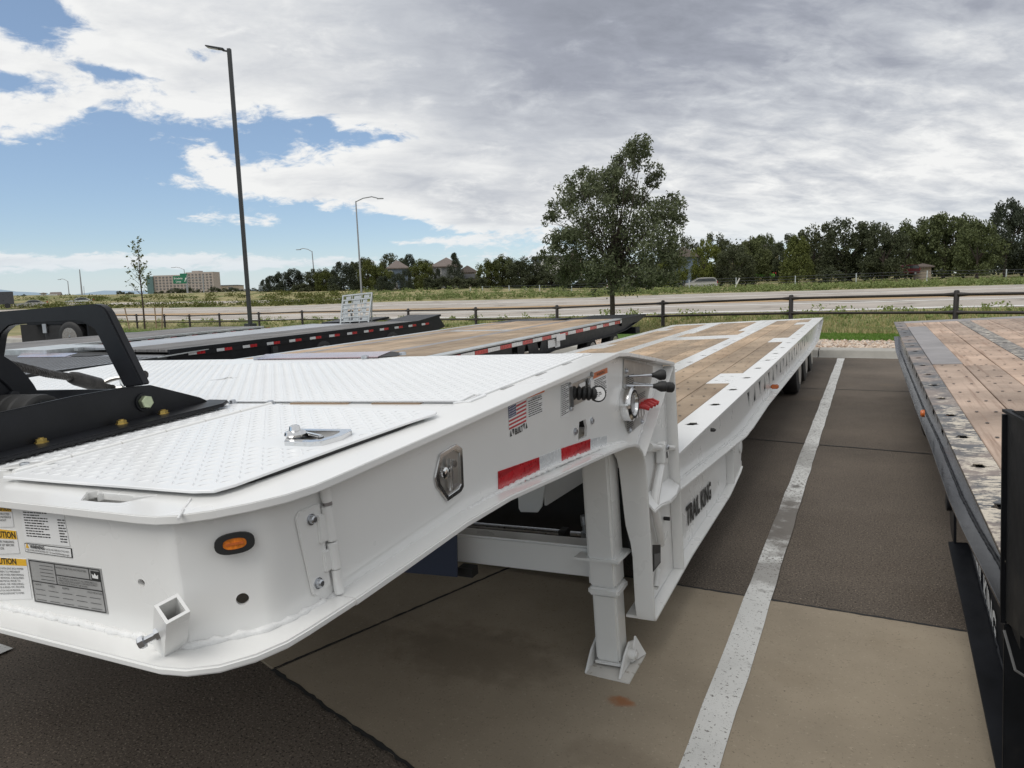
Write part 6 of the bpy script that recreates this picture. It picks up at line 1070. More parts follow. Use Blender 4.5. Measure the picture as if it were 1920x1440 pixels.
MB().hexa([(XF-.022, 3.472, DZ(3.47)-.0163), (XF-.001, 3.472, DZ(3.47)-.0163), (XF-.001, 3.472, DZ(3.47)-.0062), (XF-.022, 3.472, DZ(3.47)-.0062)], [(XF-.022, 16.19, DZ(16.2)-.0163), (XF-.001, 16.19, DZ(16.2)-.0163), (XF-.001, 16.19, DZ(16.2)-.0062), (XF-.022, 16.19, DZ(16.2)-.0062)]).build('flange_edge_bar', 'white', T1)
deckpl(-1.93, -1.72, 3.6, 15.75, [slot(-1.785, y, .70) for y in HY if 3.7 < y < 15.6], 'deck_strip', 'white', T1)
deckpl(-3.16, -2.95, 3.6, 15.75, [slot(-3.09, y, .55) for y in HY if 3.7 < y < 15.6], 'deck_strip', 'white', T1)
deckpl(-4.02, -3.83, 3.47, 16.2, [slot(-3.91, y, .62) for y in HY if y < 16], 'deck_side_flange', 'white', T1)
deckpl(-3.829, -1.053, 15.752, 16.2, [], 'deck_rear_plate', 'white', T1); deckpl(-2.949, -1.931, 11.32, 12.02, [], 'deck_cross_plate', 'white', T1)
def tslots(x0, y0): return [[(x0+a+u, y0+b+v) for u, v in ((-.014, -.03), (.014, -.03), (.014, -.008), (.028, -.008), (.028, .01), (-.028, .01), (-.028, -.008), (-.014, -.008))] for a in (-.045, .045) for b in (-.13, .13)]
PLY = [(6.085, 6.765), (10.25, 10.95), (14.1, 14.75)]
for a, b in PLY:
    deckpl(-1.252, -1.0525, a, b, tslots(-1.155, (a+b)/2), 'tie_down_plate', 'white', T1); deckpl(-3.8295, -3.63, a, b, tslots(-3.73, (a+b)/2), 'tie_down_plate', 'white', T1)
rp = random.Random(21); scr = MB()
def lane(x0, x1, segs, parent, zf, mat, name='plank', joints=(), th=.045, lift=0., scr=None, ps=.41):
    for a, b in segs:
        cuts = [a]+[j for j in joints if a+.5 < j < b-.5]+[b]
        for c, d in zip(cuts, cuts[1:]):
            h = rp.uniform(-.002, .002)+lift; za, zb = zf(c), zf(d); c_, d_ = c+.0025, d-.0025
            mb = MB(); mb.hexa([(x0, c_, za-th), (x1, c_, za-th), (x1, c_, za+h), (x0, c_, za+h)], [(x0, d_, zb-th), (x1, d_, zb-th), (x1, d_, zb+h), (x0, d_, zb+h)])
            mb.build(name, mat, parent, bevel=.004, seg=1)
        if scr is not None:
            y = a+.1
            while y < b:
                for x in (x0+(x1-x0)*.28, x0+(x1-x0)*.72):
                    yy, xx = y+rp.uniform(-.02, .02), x+rp.uniform(-.012, .012); scr.add([(xx+.011*math.cos(t), yy+.013*math.sin(t), zf(yy)+lift+.0042) for t in [i*PI/3 for i in range(6)]], [tuple(range(6))])
                y += ps
def lanes(x0, x1, n, segs, *a, gap=.007, jbase=5.2, jstep=3.05, **k_):
    w = (x1-x0)/n
    for i in range(n): lane(x0+w*i+gap/2, x0+w*(i+1)-gap/2, segs if not callable(segs) else segs(i), *a, joints=[jbase+jstep*j+(i*1.37) % 2.2 for j in range(6)], **k_)
full = [(3.6, 15.745)]; cutseg = [(3.6, PLY[0][0]-.003), (PLY[0][1]+.003, PLY[1][0]-.003), (PLY[1][1]+.003, PLY[2][0]-.003), (PLY[2][1]+.003, 15.745)]
lanes(-1.718, -1.256, 2, full, T1, DZ, 'wood', scr=scr); lanes(-1.256, -1.055, 1, cutseg, T1, DZ, 'wood', scr=scr)
lanes(-2.948, -1.932, 5, [(3.6, 11.315), (12.025, 15.745)], T1, DZ, 'wood', scr=scr)
lanes(-3.628, -3.162, 2, full, T1, DZ, 'wood', scr=scr); lanes(-3.828, -3.628, 1, cutseg, T1, DZ, 'wood', scr=scr)
scr.build('deck_screws', 'nail', T1, kind='stuff', recalc=False, smooth=0)
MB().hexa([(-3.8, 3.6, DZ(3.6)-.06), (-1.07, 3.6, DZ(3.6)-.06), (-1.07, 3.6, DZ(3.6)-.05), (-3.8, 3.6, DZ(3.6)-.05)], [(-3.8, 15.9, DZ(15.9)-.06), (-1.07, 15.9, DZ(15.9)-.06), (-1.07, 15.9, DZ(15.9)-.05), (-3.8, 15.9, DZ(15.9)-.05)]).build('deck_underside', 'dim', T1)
# deck side beams with a row of triangular cut-outs
def tri_row(y0, n, step, zc, h=.135, w=.155):
    r_ = []
    for i in range(n):
        y = y0+step*i; z = zc(y); ff = .5
        up = i % 2
        r_.append([(y-w*.5, z+h*.5), (y+w*.5, z+h*.5), (y+.012, z-h*.5), (y-.012, z-h*.5)] if not up else [(y-w*.5, z-h*.5), (y-.012, z+h*.5), (y+.012, z+h*.5), (y+w*.5, z-h*.5)])
    return r_
top = [(3.47, DZ(3.47)-.016), (16.1, DZ(16.1)-.016)]; low = [(y, z+.013) for y, z in LF if y > 3.4]; low = [(3.47, interp(3.47, LF)+.013)]+low[0:]
MB().plate([top[0]]+[top[1]]+[(16.08, -1.02)]+low[::-1][1:], tri_row(6.24, 20, .348, lambda y: -1.032-.009*(y-6.2)), lambda u, v: (XW-.012, u, v), (-.010, 0, 0)).build('deck_side_web', 'white', T1)
MB().box(XW-.07, XW-.06, 5.9, 13.6, -1.20, -.945).build('cutout_shade_sheet', 'dim', T1)  # added dark panel: shade behind the cut-outs is in its colour
flange(LF, -1.0, XF, .013, 'deck_lower_flange', 'white', T1)
w_ = MB(); weld(w_, [(XW-.008, y, z+.016) for y, z in LF[:-2]], .006, 9, .02); w_.build('weld_bead', 'weld', T1, kind='stuff', smooth=1.2, recalc=False)
MB().prism([(XF-.002, 16.2, DZ(16.2)-.017), (XF-.002, 16.16, -1.02), (-4.0, 16.16, -1.02), (-4.0, 16.2, DZ(16.2)-.017)], (0, -.02, 0)).build('rear_beam', 'white', T1)
am = MB().box(XW-.01, XF+.012, 7.70, 7.76, -1.165, -1.12).build('marker_light', 'orangelens', T1, bevel=.010, seg=3)
MB().lathe((XF-.005, 4.29, -.895), (1, 0, 0), [(0, .012), (.02, .012), (.03, .005)], 8).build('rubber_stop', 'rubber', T1)
MB().prism([(-3.99, 3.47, -.87), (-3.99, 16.1, -.95), (-3.99, 16.1, -1.0), (-3.99, 13, -1.28), (-3.99, 5.6, -1.2), (-3.99, 3.47, -1.04)], (.01, 0, 0)).build('deck_side_web', 'white', T1)
for x in (-2.9, -2.0): MB().box(x-.07, x+.07, 3.63, 15.8, -1.36, -.92).build('chassis_beam', 'white', T1)
def wheel(T, x, y, z, r=.37, w=.25, inner=True, sgn=1, rim='steel', name='wheel'):
    t = MB().lathe((x, y, z), (-sgn, 0, 0), [(0, r*.62), (.0, r*.78), (.02, r*.95), (.05, r), (w-.05, r), (w-.02, r*.95), (w, r*.78), (w, r*.6)], 30).build(name, 'rubber', T)
    MB().lathe((x+sgn*.004, y, z), (-sgn, 0, 0), [(0, r*.63), (.02, r*.60), (.05, r*.50), (.07, r*.30), (.04, r*.27), (.02, r*.2), (.015, r*.1)], 24).build('rim', rim, t); return t
for y in (11.25, 12.50, 13.75):
    wheel(T1, -.935, y, -1.395); wheel(T1, -1.24, y, -1.395)

# --- winch bolted on the neck (parts of the trailer)
wz = lambda y: NZ(y)+.008
ws = MB().prism([(-1.872, .30, -.225), (-1.872, .9477, -.1838), (-1.872, 1.1304, -.1735), (-1.872, 1.2685, -.1717), (-1.872, 1.352, -.1772), (-1.872, 1.5135, -.2397), (-1.872, 1.535, -.252), (-1.872, 1.546, -.2660), (-1.872, .30, -.300)], (.014, 0, 0)).build('winch', 'black', T1, bevel=.003)
MB().prism([(-1.886, .30, -.309), (-1.790, .30, -.309), (-1.757, 1.512, -.2690), (-1.80, 1.566, -.2665), (-1.886, 1.570, -.2660)], (0, 0, .011)).build('base_flange', 'black', ws, bevel=.003)
MB().prism([(-2.665, .30, -.225), (-2.665, 1.27, -.178), (-2.665, 1.50, -.26), (-2.665, .30, -.30)], (.012, 0, 0)).build('side_plate', 'black', ws, bevel=.003)
MB().box(-2.65, -1.90, 1.362, 1.374, -.285, -.190).build('cross_plate', 'black', ws, bevel=.002); MB().box(-2.65, -1.874, .35, 1.42, -.298, -.288).build('floor_plate', 'black', ws)
ao = [(p[0], p[2]) for p in G['w_archo']][:5]; ai = [(p[0], p[2]) for p in G['w_archi']][:6]; cx = -2.235
mir = lambda P: [(2*cx-x, z+.006) for x, z in P[::-1]]
gl = ao+mir(ao)+mir(ai)[::-1][::1][::-1][::-1] if False else ao+mir(ao)+[(2*cx-x, z+.006) for x, z in ai]+ai[::-1]
MB().plate(gl, [], lambda u, v: (u, 1.297, v), (0, .026, 0)).build('winch_guard', 'black', ws, bevel=.004)
hx = Vector((-1.857, 1.3201, -.2221)); MB().lathe(hx, (1, 0, 0), [(0, .026), (.004, .026)], 20).build('washer', 'black', ws)
MB().lathe(hx+Vector((.004, 0, 0)), (1, .0, 0), [(0, .0195), (.014, .0195), (.016, .017)], 6).build('hex_bolt', 'zincgreen', ws, smooth=.3)
for p in G['w_nuts']:
    zz = NZ(p[1])+.0215; MB().lathe((p[0]+.012, p[1]-.004, zz), (0, 0, 1), [(0, .0165), (.003, .0165), (.003, .0125), (.011, .0125)], 6).build('flange_nut', 'zincyellow', ws, smooth=.3); MB().cyl((p[0]+.012, p[1]-.004, zz+.009), (p[0]+.012, p[1]-.004, zz+.014), .007, n=8).build('stud', 'zincyellow', ws)
mc = Vector((-1.975, 1.115, -.226)); prof = [(0, .044), (.001, .052), (.006, .058), (.018, .060)]
for i in range(6): h0 = .02+.055*i; prof += [(h0, .060), (h0+.04, .060), (h0+.044, .056), (h0+.050, .056)]
MB().lathe(mc, (-1, 0, 0), prof, 30).build('winch_motor', 'rubber', ws); MB().lathe(mc+Vector((.0005, 0, 0)), (1, 0, 0), [(0, .044), (-.012, .04), (-.012, .02), (.002, .018), (.004, .012)], 22).build('motor_cap', 'poledark', ws)
for t in (0.3, 1.7, 3.2, 4.6): MB().lathe(mc+Vector((-.004, math.cos(t)*.038, math.sin(t)*.038)), (1, 0, 0), [(0, .006), (.008, .006)], 6).build('cap_bolt', 'poledark', ws)
def dshape(x, cy, cz, r, a0, a1, w, name, mat='black', ri=0.):
    pts = [(x, cy+r*math.cos(a), cz+r*math.sin(a)) for a in [a0+(a1-a0)*i/26 for i in range(27)]]
    pts += [(x, cy+ri*math.cos(a), cz+ri*math.sin(a)) for a in [a1+(a0-a1)*i/26 for i in range(27)]] if ri else []
    return MB().prism(pts, (w, 0, 0)).build(name, mat, ws, bevel=.002)
dshape(-2.172, .97, -.25, .252, -.12, PI+.12, .012, 'drum_flange'); dshape(-2.158, .97, -.25, .215, .0, PI, .006, 'drum_ring', ri=.19)
MB().lathe((-2.152, 1.135, -.175), (1, 0, 0), [(0, .017), (.012, .017), (.014, .012)], 6).build('flange_bolt', 'black', ws)
MB().lathe((-2.60, .97, -.25), (1, 0, 0), [(0, .11), (.42, .11)], 20).build('drum', 'cable', ws); MB().box(-2.52, -2.425, 1.24, 1.262, -.29, -.012).build('rope_guide', 'black', ws, bevel=.004)
def rope(pts, r, parent, name, strands=6, pitch=.085):
    P = [V3(p) for p in pts]; L = [0]
    for a, b in zip(P, P[1:]): L.append(L[-1]+(b-a).length)
    n = int(L[-1]/.008)+2; mb = MB(); 
    def at(s):
        for i in range(len(P)-1):
            if s <= L[i+1]+1e-9: return P[i].lerp(P[i+1], (s-L[i])/(L[i+1]-L[i]))
        return P[-1]
    d = (P[-1]-P[0]).normalized(); u = d.orthogonal().normalized(); v = d.cross(u)
    for k_ in range(strands):
        mb.tube([at(L[-1]*i/n)+(u*math.cos(2*PI*(L[-1]*i/n/pitch+k_/strands))+v*math.sin(2*PI*(L[-1]*i/n/pitch+k_/strands)))*r*.6 for i in range(n+1)], r*.5, 6)
    return mb.build(name, 'cable', parent, recalc=False)
c1, c2, c3 = Vector(G['w_cable'][0]), Vector(G['w_cable2'][0]), Vector(G['w_cable3'][0])
rope([(-2.14, .98, -.035), (-2.20, 1.12, -.072), c1, c1.lerp(c2, .5)+Vector((0, 0, -.004)), c2], .0125, ws, 'wire_rope')
fd = (c3-c2).normalized(); MB().lathe(c2-fd*.004, fd, [(0, .013), (.006, .019), (.03, .024), ((c3-c2).length, .026), ((c3-c2).length+.006, .018)], 16).build('rope_ferrule', 'cable', ws)
rope([c3, c3+Vector((-.015, .035, -.012)), c3+Vector((-.03, .07, -.022))], .012, ws, 'rope_tail')
def loop(c, a, b, r, n=14): return MB().tube([V3(c)+V3(a)*math.cos(2*PI*i/n)+V3(b)*math.sin(2*PI*i/n) for i in range(n+1)], r, 7)
loop(c3+Vector((-.02, .09, -.005)), (.045, .03, 0), (-.005, .01, .018), .008).build('thimble', 'steel', ws); loop(c3+Vector((.03, .10, -.012)), (.04, .0, -.016), (0, .018, .006), .010).build('shackle', 'galv', ws)
MB().tube([c3+Vector((-.0, .10, .012)), c3+Vector((.045, .11, .022)), c3+Vector((.10, .11, .020))], [.010, .015, .016], 10).build('hook_shank', 'cable', ws)
MB().tube([c3+Vector((-.10, .07, -.035)), c3+Vector((.02, .075, -.038)), c3+Vector((.07, .085, -.03))], .011, 8).build('chain_link', 'cable', ws)
# ------------------------------------------------------------------ black lowboy at the right edge
T2 = trailer('lowboy_trailer', 'black lowboy trailer with worn reddish timber deck at the right edge of the view', FW, (1.92, 7, -1.75))
Z2 = lambda y: -.86
HY2 = [3.485-.583+.583*i for i in range(-1, 17)]
MB().plate([(.338, 2.36), (.474, 2.36), (.474, 12.62), (.338, 12.62)], [[(x, y) for x, y in slot(.445-.04, y, .62)] for y in HY2 if 2.5 < y < 12.4], lambda u, v: (u, v, -.86), (0, 0, -.006)).build('deck_side_flange', 'blackdeck', T2, bevel=.001, seg=1)
MB().box(.3385, .36, 2.37, 12.61, -.876, -.8662).build('flange_edge_bar', 'blackgloss', T2)
MB().plate([(1.15, 2.5), (1.30, 2.5), (1.30, 12.2), (1.15, 12.2)], [slot(1.235, y, .5) for y in HY2 if 2.6 < y < 12.], lambda u, v: (u, v, -.86), (0, 0, -.006)).build('deck_strip', 'wornstrip', T2, bevel=.001, seg=1)
MB().box(.4745, 3.5, 12.205, 12.62, -.876, -.86).build('deck_rear_plate', 'steelplate', T2); MB().box(.478, .70, 7.03, 11.4, -.872, -.8565).build('steel_plate', 'steelplate', T2, bevel=.002)
scr = MB()
lane(.478, .698, [(2.5, 7.025), (11.405, 12.2)], T2, Z2, 'woodred', joints=[4.0], scr=scr, ps=.36)
for i, (a, b) in enumerate(((.704, .922), (.928, 1.145), (1.305, 1.52), (1.526, 1.74), (1.746, 1.96), (1.966, 2.18), (2.186, 2.40), (2.406, 2.62))):
    lane(a, b, [(2.5, 12.2)], T2, Z2, 'woodred', joints=[4.3+(i % 3)*.02, 6.9+(i % 2)*.4, 9.6+i*.2], scr=scr, ps=.36)
scr.build('deck_screws', 'nail', T2, kind='stuff', recalc=False, smooth=0)
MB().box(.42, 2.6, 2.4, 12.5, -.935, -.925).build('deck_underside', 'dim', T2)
L2 = [(2.36, -1.03), (2.9, -1.08), (3.4, -1.13), (4.0, -1.168), (5.3, -1.170), (6.8, -1.218), (10., -1.245), (11.8, -1.245), (12.6, -1.10)]
MB().plate([(2.36, -.876), (12.6, -.876), (12.6, -1.1)]+[(y, z+.012) for y, z in L2[::-1][1:]], tri_row(4.75, 17, .345, lambda y: -1.0-.006*(y-4.7), .125, .15), lambda u, v: (.400, u, v), (.010, 0, 0)).build('deck_side_web', 'blackgloss', T2)
MB().box(.60, .61, 4.5, 11, -1.2, -.94).build('cutout_shade_sheet', 'dim', T2)  # added dark panel, shade behind this web's cut-outs put into colour
flange(L2, .338, .50, .013, 'deck_lower_flange', 'blackgloss', T2)
w_ = MB(); weld(w_, [(.398, y, z+.016) for y, z in L2[:-1]], .006, 19, .02); w_.build('weld_bead', 'black', T2, kind='stuff', smooth=1.2, recalc=False)
MB().plate([(2.36, -1.03), (3.98, -1.165), (3.98, -1.37), (3.2, -1.47), (2.36, -1.60)], [], lambda u, v: (.43, u, v), (.010, 0, 0)).build('lower_beam_web', 'black', T2)
flange([(4.0, -1.395), (3.3, -1.475), (2.7, -1.565), (2.36, -1.612)], .338, .56, .013, 'lower_beam_flange', 'black', T2, out=-1)
w_ = MB(); weld(w_, [(.428, 2.4, -1.585), (.428, 3.2, -1.468), (.428, 3.95, -1.37)], .008, 29, .02); w_.build('weld_bead', 'black', T2, kind='stuff', smooth=1.2, recalc=False)
MB().plate([(3.98, -1.165), (4.15, -1.17), (4.22, -1.24), (4.14, -1.37), (3.98, -1.395)], [], lambda u, v: (.36, u, v), (.012, 0, 0)).build('beam_end_plate', 'black', T2, bevel=.002); MB().lathe((.36, 4.12, -1.21), (-1, 0, 0), [(0, .05), (.02, .05), (.022, .042)], 14).build('beam_pin', 'black', T2)
lettering('TRAIL KING', .16, (.427, 3.92, -1.385), (0, -.70, -.105), (0, .04, 1), 'whiteink', T2, width=.78, bold=.006, lift=.001)
MB().box(.330, .345, 2.36, 2.375, -1.05, -.435).build('neck_end_plate', 'blackmatte', T2)
MB().plate([(2.365, -.425), (1.9, -.34), (1.2, -.27), (.25, -.24), (.25, -.52), (1.1, -.64), (1.5, -.82), (2.0, -.94), (2.365, -1.045)], [], lambda u, v: (.3405, u, v), (.010, 0, 0)).build('neck_web', 'blackmatte', T2, bevel=.002)
MB().plate([(.337, 2.345), (.80, 2.345), (.80, 2.36), (.337, 2.36)], [], lambda u, v: (u, v, -1.05), (0, 0, -.57)).build('neck_drop_plate', 'blackmatte', T2, bevel=.003); MB().box(.352, .80, 2.2, 2.36, -1.05, -.5).build('neck_box', 'blackmatte', T2)
MB().hexa([(.33, .25, -.237), (.352, .25, -.237), (.352, .25, -.229), (.33, .25, -.229)], [(.33, 2.37, -.428), (.352, 2.37, -.428), (.352, 2.37, -.420), (.33, 2.37, -.420)]).build('neck_top_flange', 'blackmatte', T2)
MB().hexa([(.352, .25, -.262), (3.5, .25, -.262), (3.5, .25, -.245), (.352, .25, -.245)], [(.352, 2.34, -.452), (3.5, 2.34, -.452), (3.5, 2.34, -.435), (.352, 2.34, -.435)]).build('neck_deck', 'blackmatte', T2)
MB().plate([(2.365, -.43), (.25, -.25), (.25, -.52), (1.1, -.64), (2.0, -.94), (2.365, -1.045)], [], lambda u, v: (3.49, u, v), (.010, 0, 0)).build('neck_web', 'blackmatte', T2); MB().box(.352, 3.49, .25, .262, -.52, -.262).build('neck_front_plate', 'blackmatte', T2)
MB().box(3.36, 3.50, 2.36, 12.62, -.876, -.86).build('deck_side_flange', 'blackdeck', T2)
for i, a in enumerate((2.626, 2.846, 3.066)): lane(a, a+.214, [(2.5, 12.2)], T2, Z2, 'woodred', joints=[4.3+i*.02, 7.1, 9.8])
MB().lathe((.335, 5.62, -1.03), (-1, 0, 0), [(0, .026), (.018, .026), (.026, .018)], 16).build('marker_light', 'orangelens', T2)
MB().hexa([(.344, 2.385, -.88), (.36, 2.385, -.88), (.36, 2.385, -.90), (.344, 2.385, -.90)], [(.344, 2.41, -.88), (.36, 2.41, -.88), (.36, 2.41, -.93), (.344, 2.41, -.93)]).build('hose_clip', 'rubber', T2)
MB().tube([(.335, 2.33, -1.06), (.345, 2.22, -1.12), (.42, 2.2, -1.16), (.6, 2.25, -1.2)], .004, 6).build('hose', 'greyink', T2)
for y in (8.6, 9.8): wheel(T2, .48, y, -1.46, .36, .25, sgn=-1)

# ------------------------------------------------------------------ black timber decked trailer behind the white one
F1 = fr(1.); T3 = trailer('flatbed_trailer', 'black trailer with golden timber deck and red and white tape behind the white trailer', F1, (-5.7, 9, -1.8))
Z3 = lambda y: -.75 if y < 13.5 else -.75-.02*(y-13.5)
xs3 = (-4.33, -4.50, -5.30, -5.45, -6.62, -6.74, -7.0, -7.1)
for a, b, y0, y1, nm in ((-4.50, -4.335, 4, 13.6, 'deck_side_flange'), (-5.45, -5.30, 4, 13.6, 'deck_strip'), (-6.72, -6.60, 4, 13.2, 'deck_strip'), (-7.12, -7.0, 4, 13.0, 'deck_side_flange')):
    MB().box(a, b, y0, y1, -.766, -.75).build(nm, 'steelplate' if nm == 'deck_strip' else 'galv', T3)
MB().box(-6.60, -5.45, 10.75, 11.0, -.764, -.751).build('deck_cross_plate', 'galv', T3); scr = MB()
lanes(-5.30, -4.50, 3, [(4, 13.6)], T3, Z3, 'wood', gap=.012, ps=.5); lanes(-6.60, -5.45, 4, [(4, 10.745), (11.005, 13.45)], T3, Z3, 'wood', gap=.012); lanes(-7.0, -6.72, 1, [(4, 13.1)], T3, Z3, 'wood', gap=.012)
MB().prism([(-4.34, 13.6, -.75), (-4.34, 15.35, -.76), (-4.34, 15.35, -.80), (-4.34, 14.8, -.88), (-4.34, 13.6, -.90)], (-1.2, 0, 0)).prism([(-5.8, 13.45, -.75), (-5.8, 14.6, -.76), (-5.8, 14.6, -.80), (-5.8, 13.45, -.88)], (-1.3, -.3, 0)).build('tail_ramp', 'black', T3, bevel=.006)
MB().plate([(4, -.767), (13.9, -.767), (14.9, -.85), (13.9, -.985), (12.9, -1.03), (10.2, -1.02), (9.6, -1.06), (8.6, -1.13), (4, -1.13)], [[(8.75, -.855), (8.93, -.855), (8.93, -.99), (8.87, -.99), (8.87, -.93), (8.81, -.93), (8.81, -.99), (8.75, -.99)], [(9.14, -.985), (9.2, -.86), (9.26, -.86), (9.32, -.985)], [(9.6, -.855), (9.76, -.855), (9.69, -.98), (9.66, -.98)]], lambda u, v: (-4.38, u, v), (-.01, 0, 0)).build('side_web', 'black', T3)
flange([(14.9, -.865), (13.9, -1.0), (12.9, -1.045), (10.2, -1.035), (9.6, -1.075), (8.6, -1.145), (4, -1.145)], -4.5, -4.335, .015, 'lower_flange', 'black', T3, out=-1)
MB().box(-4.378, -4.345, 4, 13.6, -.845, -.767).build('tape_rail', 'black', T3)
for i in range(28):
    y = 4.2+.345*i; L = .19 if i % 2 else .30; patch('reflective_tape', [(-4.344, y, -.785), (-4.344, y+.338, -.785), (-4.344, y+.338, -.838), (-4.344, y, -.838)], 'silver' if i % 2 else 'red', T3)
patch('notice_sheet', [(-4.344, 10.25, -.80), (-4.344, 10.62, -.80), (-4.344, 10.62, -.90), (-4.344, 10.25, -.90)], 'sticker', T3, (.003, 0, 0), (.004, 0, 0)); patch('notice_sheet', [(-4.372, 9.98, -.86), (-4.372, 10.32, -.86), (-4.372, 10.32, -.98), (-4.372, 9.98, -.98)], 'sticker', T3, (.003, 0, 0)); patch('notice_sheet', [(-4.372, 10.26, -.905), (-4.372, 10.46, -.905), (-4.372, 10.46, -1.0), (-4.372, 10.26, -1.0)], 'sticker', T3, (.003, 0, 0))
for y in (12.1, 13.4): wheel(T3, -4.42, y, -1.27, .30, .22, rim='chrome')
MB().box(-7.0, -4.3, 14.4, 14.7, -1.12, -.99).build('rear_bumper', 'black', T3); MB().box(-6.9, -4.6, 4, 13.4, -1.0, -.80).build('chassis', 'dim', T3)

# ------------------------------------------------------------------ black flatbed with grey deck
F05 = fr(.5); T4 = trailer('flatbed_trailer', 'black flatbed trailer with silver grey deck carrying the upright galvanised ramp', F05, (-10.8, 10, -1.85))
Z4 = lambda y: -.80 if y < 14.0 else -.80+.10*(y-14.0)
lanes(-10.85, -9.50, 5, [(7.35, 14.0)], T4, Z4, 'woodgrey', gap=.010); lanes(-12.0, -10.86, 4, [(7.6, 13.4)], T4, Z4, 'alum', gap=.010)
MB().box(-9.50, -9.44, 7.3, 14.0, -.85, -.797).build('side_rail', 'black', T4, bevel=.004); MB().box(-12.1, -12.0, 7.5, 13.4, -.85, -.795).build('side_rail', 'galv', T4)
MB().plate([(6.9, -.99), (7.35, -.85), (14.0, -.85), (15.0, -.72), (15.02, -.80), (15.25, -1.02), (14.6, -1.13), (13.6, -1.18), (7.2, -1.35), (6.0, -1.35)], [], lambda u, v: (-9.46, u, v), (-.02, 0, 0)).build('side_frame', 'black', T4)
MB().hexa([(-9.44, 14.0, -.845), (-10.4, 14.0, -.845), (-10.4, 14.0, -.80), (-9.44, 14.0, -.80)], [(-9.44, 15.05, -.75), (-10.4, 15.05, -.75), (-10.4, 15.05, -.70), (-9.44, 15.05, -.70)]).build('tail_ramp', 'black', T4, bevel=.006)
MB().hexa([(-10.9, 13.9, -.84), (-12., 13.6, -.84), (-12., 13.6, -.78), (-10.9, 13.9, -.78)], [(-10.9, 14.9, -.78), (-12., 14.6, -.78), (-12., 14.6, -.73), (-10.9, 14.9, -.73)]).build('tail_ramp', 'black', T4, bevel=.006)
for i in range(13):
    y = 7.62+.545*i
    for j, mm in ((0, 'silver'), (1, 'red')): patch('reflective_tape', [(-9.44, y+.16*j, -.868), (-9.44, y+.16*j+.155, -.868), (-9.44, y+.16*j+.155, -.915), (-9.44, y+.16*j, -.915)], mm, T4, (.002, 0, 0), (.001, 0, 0))
MB().box(-9.47, -9.438, 7.3, 14.6, -.93, -.852).build('tape_rail', 'black', T4)
for y in (10.72, 12.98): wheel(T4, -9.425, y, -1.235, .275, .22, rim='alum')
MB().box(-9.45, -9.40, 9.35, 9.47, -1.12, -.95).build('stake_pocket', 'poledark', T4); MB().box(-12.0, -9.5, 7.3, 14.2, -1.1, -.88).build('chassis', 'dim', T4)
M['greytread'] = pmat('grey_tread_paint', (.155, .16, .17), .42, .2, var=.08, scale=4)
z4n = lambda y: -.885+.004*(y-5)
MB().box(-13.2, -9.33, 3.2, 7.15, -.95, -.888).build('neck_frame', 'poledark', T4, bevel=.004); MB().hexa([(-9.36, 7.0, -.89), (-9.32, 7.0, -.89), (-9.32, 7.0, -.876), (-9.36, 7.0, -.876)], [(-9.50, 8.2, -.86), (-9.46, 8.2, -.86), (-9.46, 8.2, -.85), (-9.50, 8.2, -.85)]).build('edge_trim', 'galv', T4)
MB().plate([(-13.2, 3.2), (-9.34, 3.2), (-9.34, 7.0), (-9.55, 7.3), (-13.2, 7.0)], [], lambda u, v: (u, v, z4n(v)), (0, 0, -.003)).build('tread_sheet', 'greytread', T4)
lugs(mb := MB(), [(-13.1, 4.6), (-9.4, 4.6), (-9.4, 7.0), (-13.1, 6.95)], z4n, s=.048, L=.023, Wd=.009, h=.004); mb.build('tread_lugs', 'greytread', T4, kind='stuff', smooth=0, recalc=False)
MB().prism([(-12.25, 6.66, -.872), (-12.9, 7.1, -.855), (-11.5, 7.2, -.855), (-11.15, 6.85, -.872)], (0, 0, .004)).build('mirror_cover_sheet', 'hologram', T4)
MB().prism([(-11.3, 6.85, -.870), (-11.5, 7.2, -.85), (-10.75, 7.15, -.868), (-10.85, 6.95, -.872)], (0, 0, .004)).build('cover_flap', 'rubber', T4)
MB().hexa([(-13.4, 7.05, -.90), (-12.2, 7.1, -.90), (-12.2, 7.1, -.80), (-13.4, 7.05, -.80)], [(-13.4, 8.1, -.90), (-12.2, 8.1, -.90), (-12.2, 8.1, -.80), (-13.4, 8.1, -.80)]).build('front_ledge', 'galv', T4)
# the upright ramp standing on its deck
def F5w(p, F=F05): return EYE+F.transposed()@V3(p)
a, b, c, d = F5w((-11.18, 13.33, -.80)), F5w((-10.58, 13.62, -.795)), F5w((-10.53, 13.76, -.105)), F5w((-11.14, 13.45, -.150))
rk = thing('loading_ramp', 'galvanised steel loading ramp grid standing upright on the grey deck', 'loading ramp', a, off=a)
bk = (d-a).cross(b-a).normalized(); bk = bk if bk.y > 0 else -bk
for p, q_ in ((a, d), (b, c)): MB().bar(p, q_, .030, .045, bk).build('side_rail', 'galv', rk)
MB().bar(d-(c-d)*.02, c+(c-d)*.02, .03, .045, bk).build('top_rail', 'galv', rk)
for i in range(6): t = .07+.152*i; MB().bar(a.lerp(d, t), b.lerp(c, t), .028, .040, bk).build('rung', 'galv', rk)
for u in (.34, .67): MB().bar(a.lerp(b, u), d.lerp(c, u), .012, .03, bk).build('upright', 'galv', rk)
r9 = random.Random(5)
for i in range(6):
    for j in range(3):
        t, u = .10+.152*i, .04+.33*j; p0, p1 = a.lerp(d, t), a.lerp(d, min(.97, t+.10)); e0, e1 = b.lerp(c, t), b.lerp(c, min(.97, t+.10)); w1, w2 = u+r9.uniform(0, .08), u+r9.uniform(.14, .27)
        MB().prism([p0.lerp(e0, w1), p0.lerp(e0, w2), p1.lerp(e1, w2), p1.lerp(e1, w1)], bk*.006).build('cleat_plate', 'galv', rk)
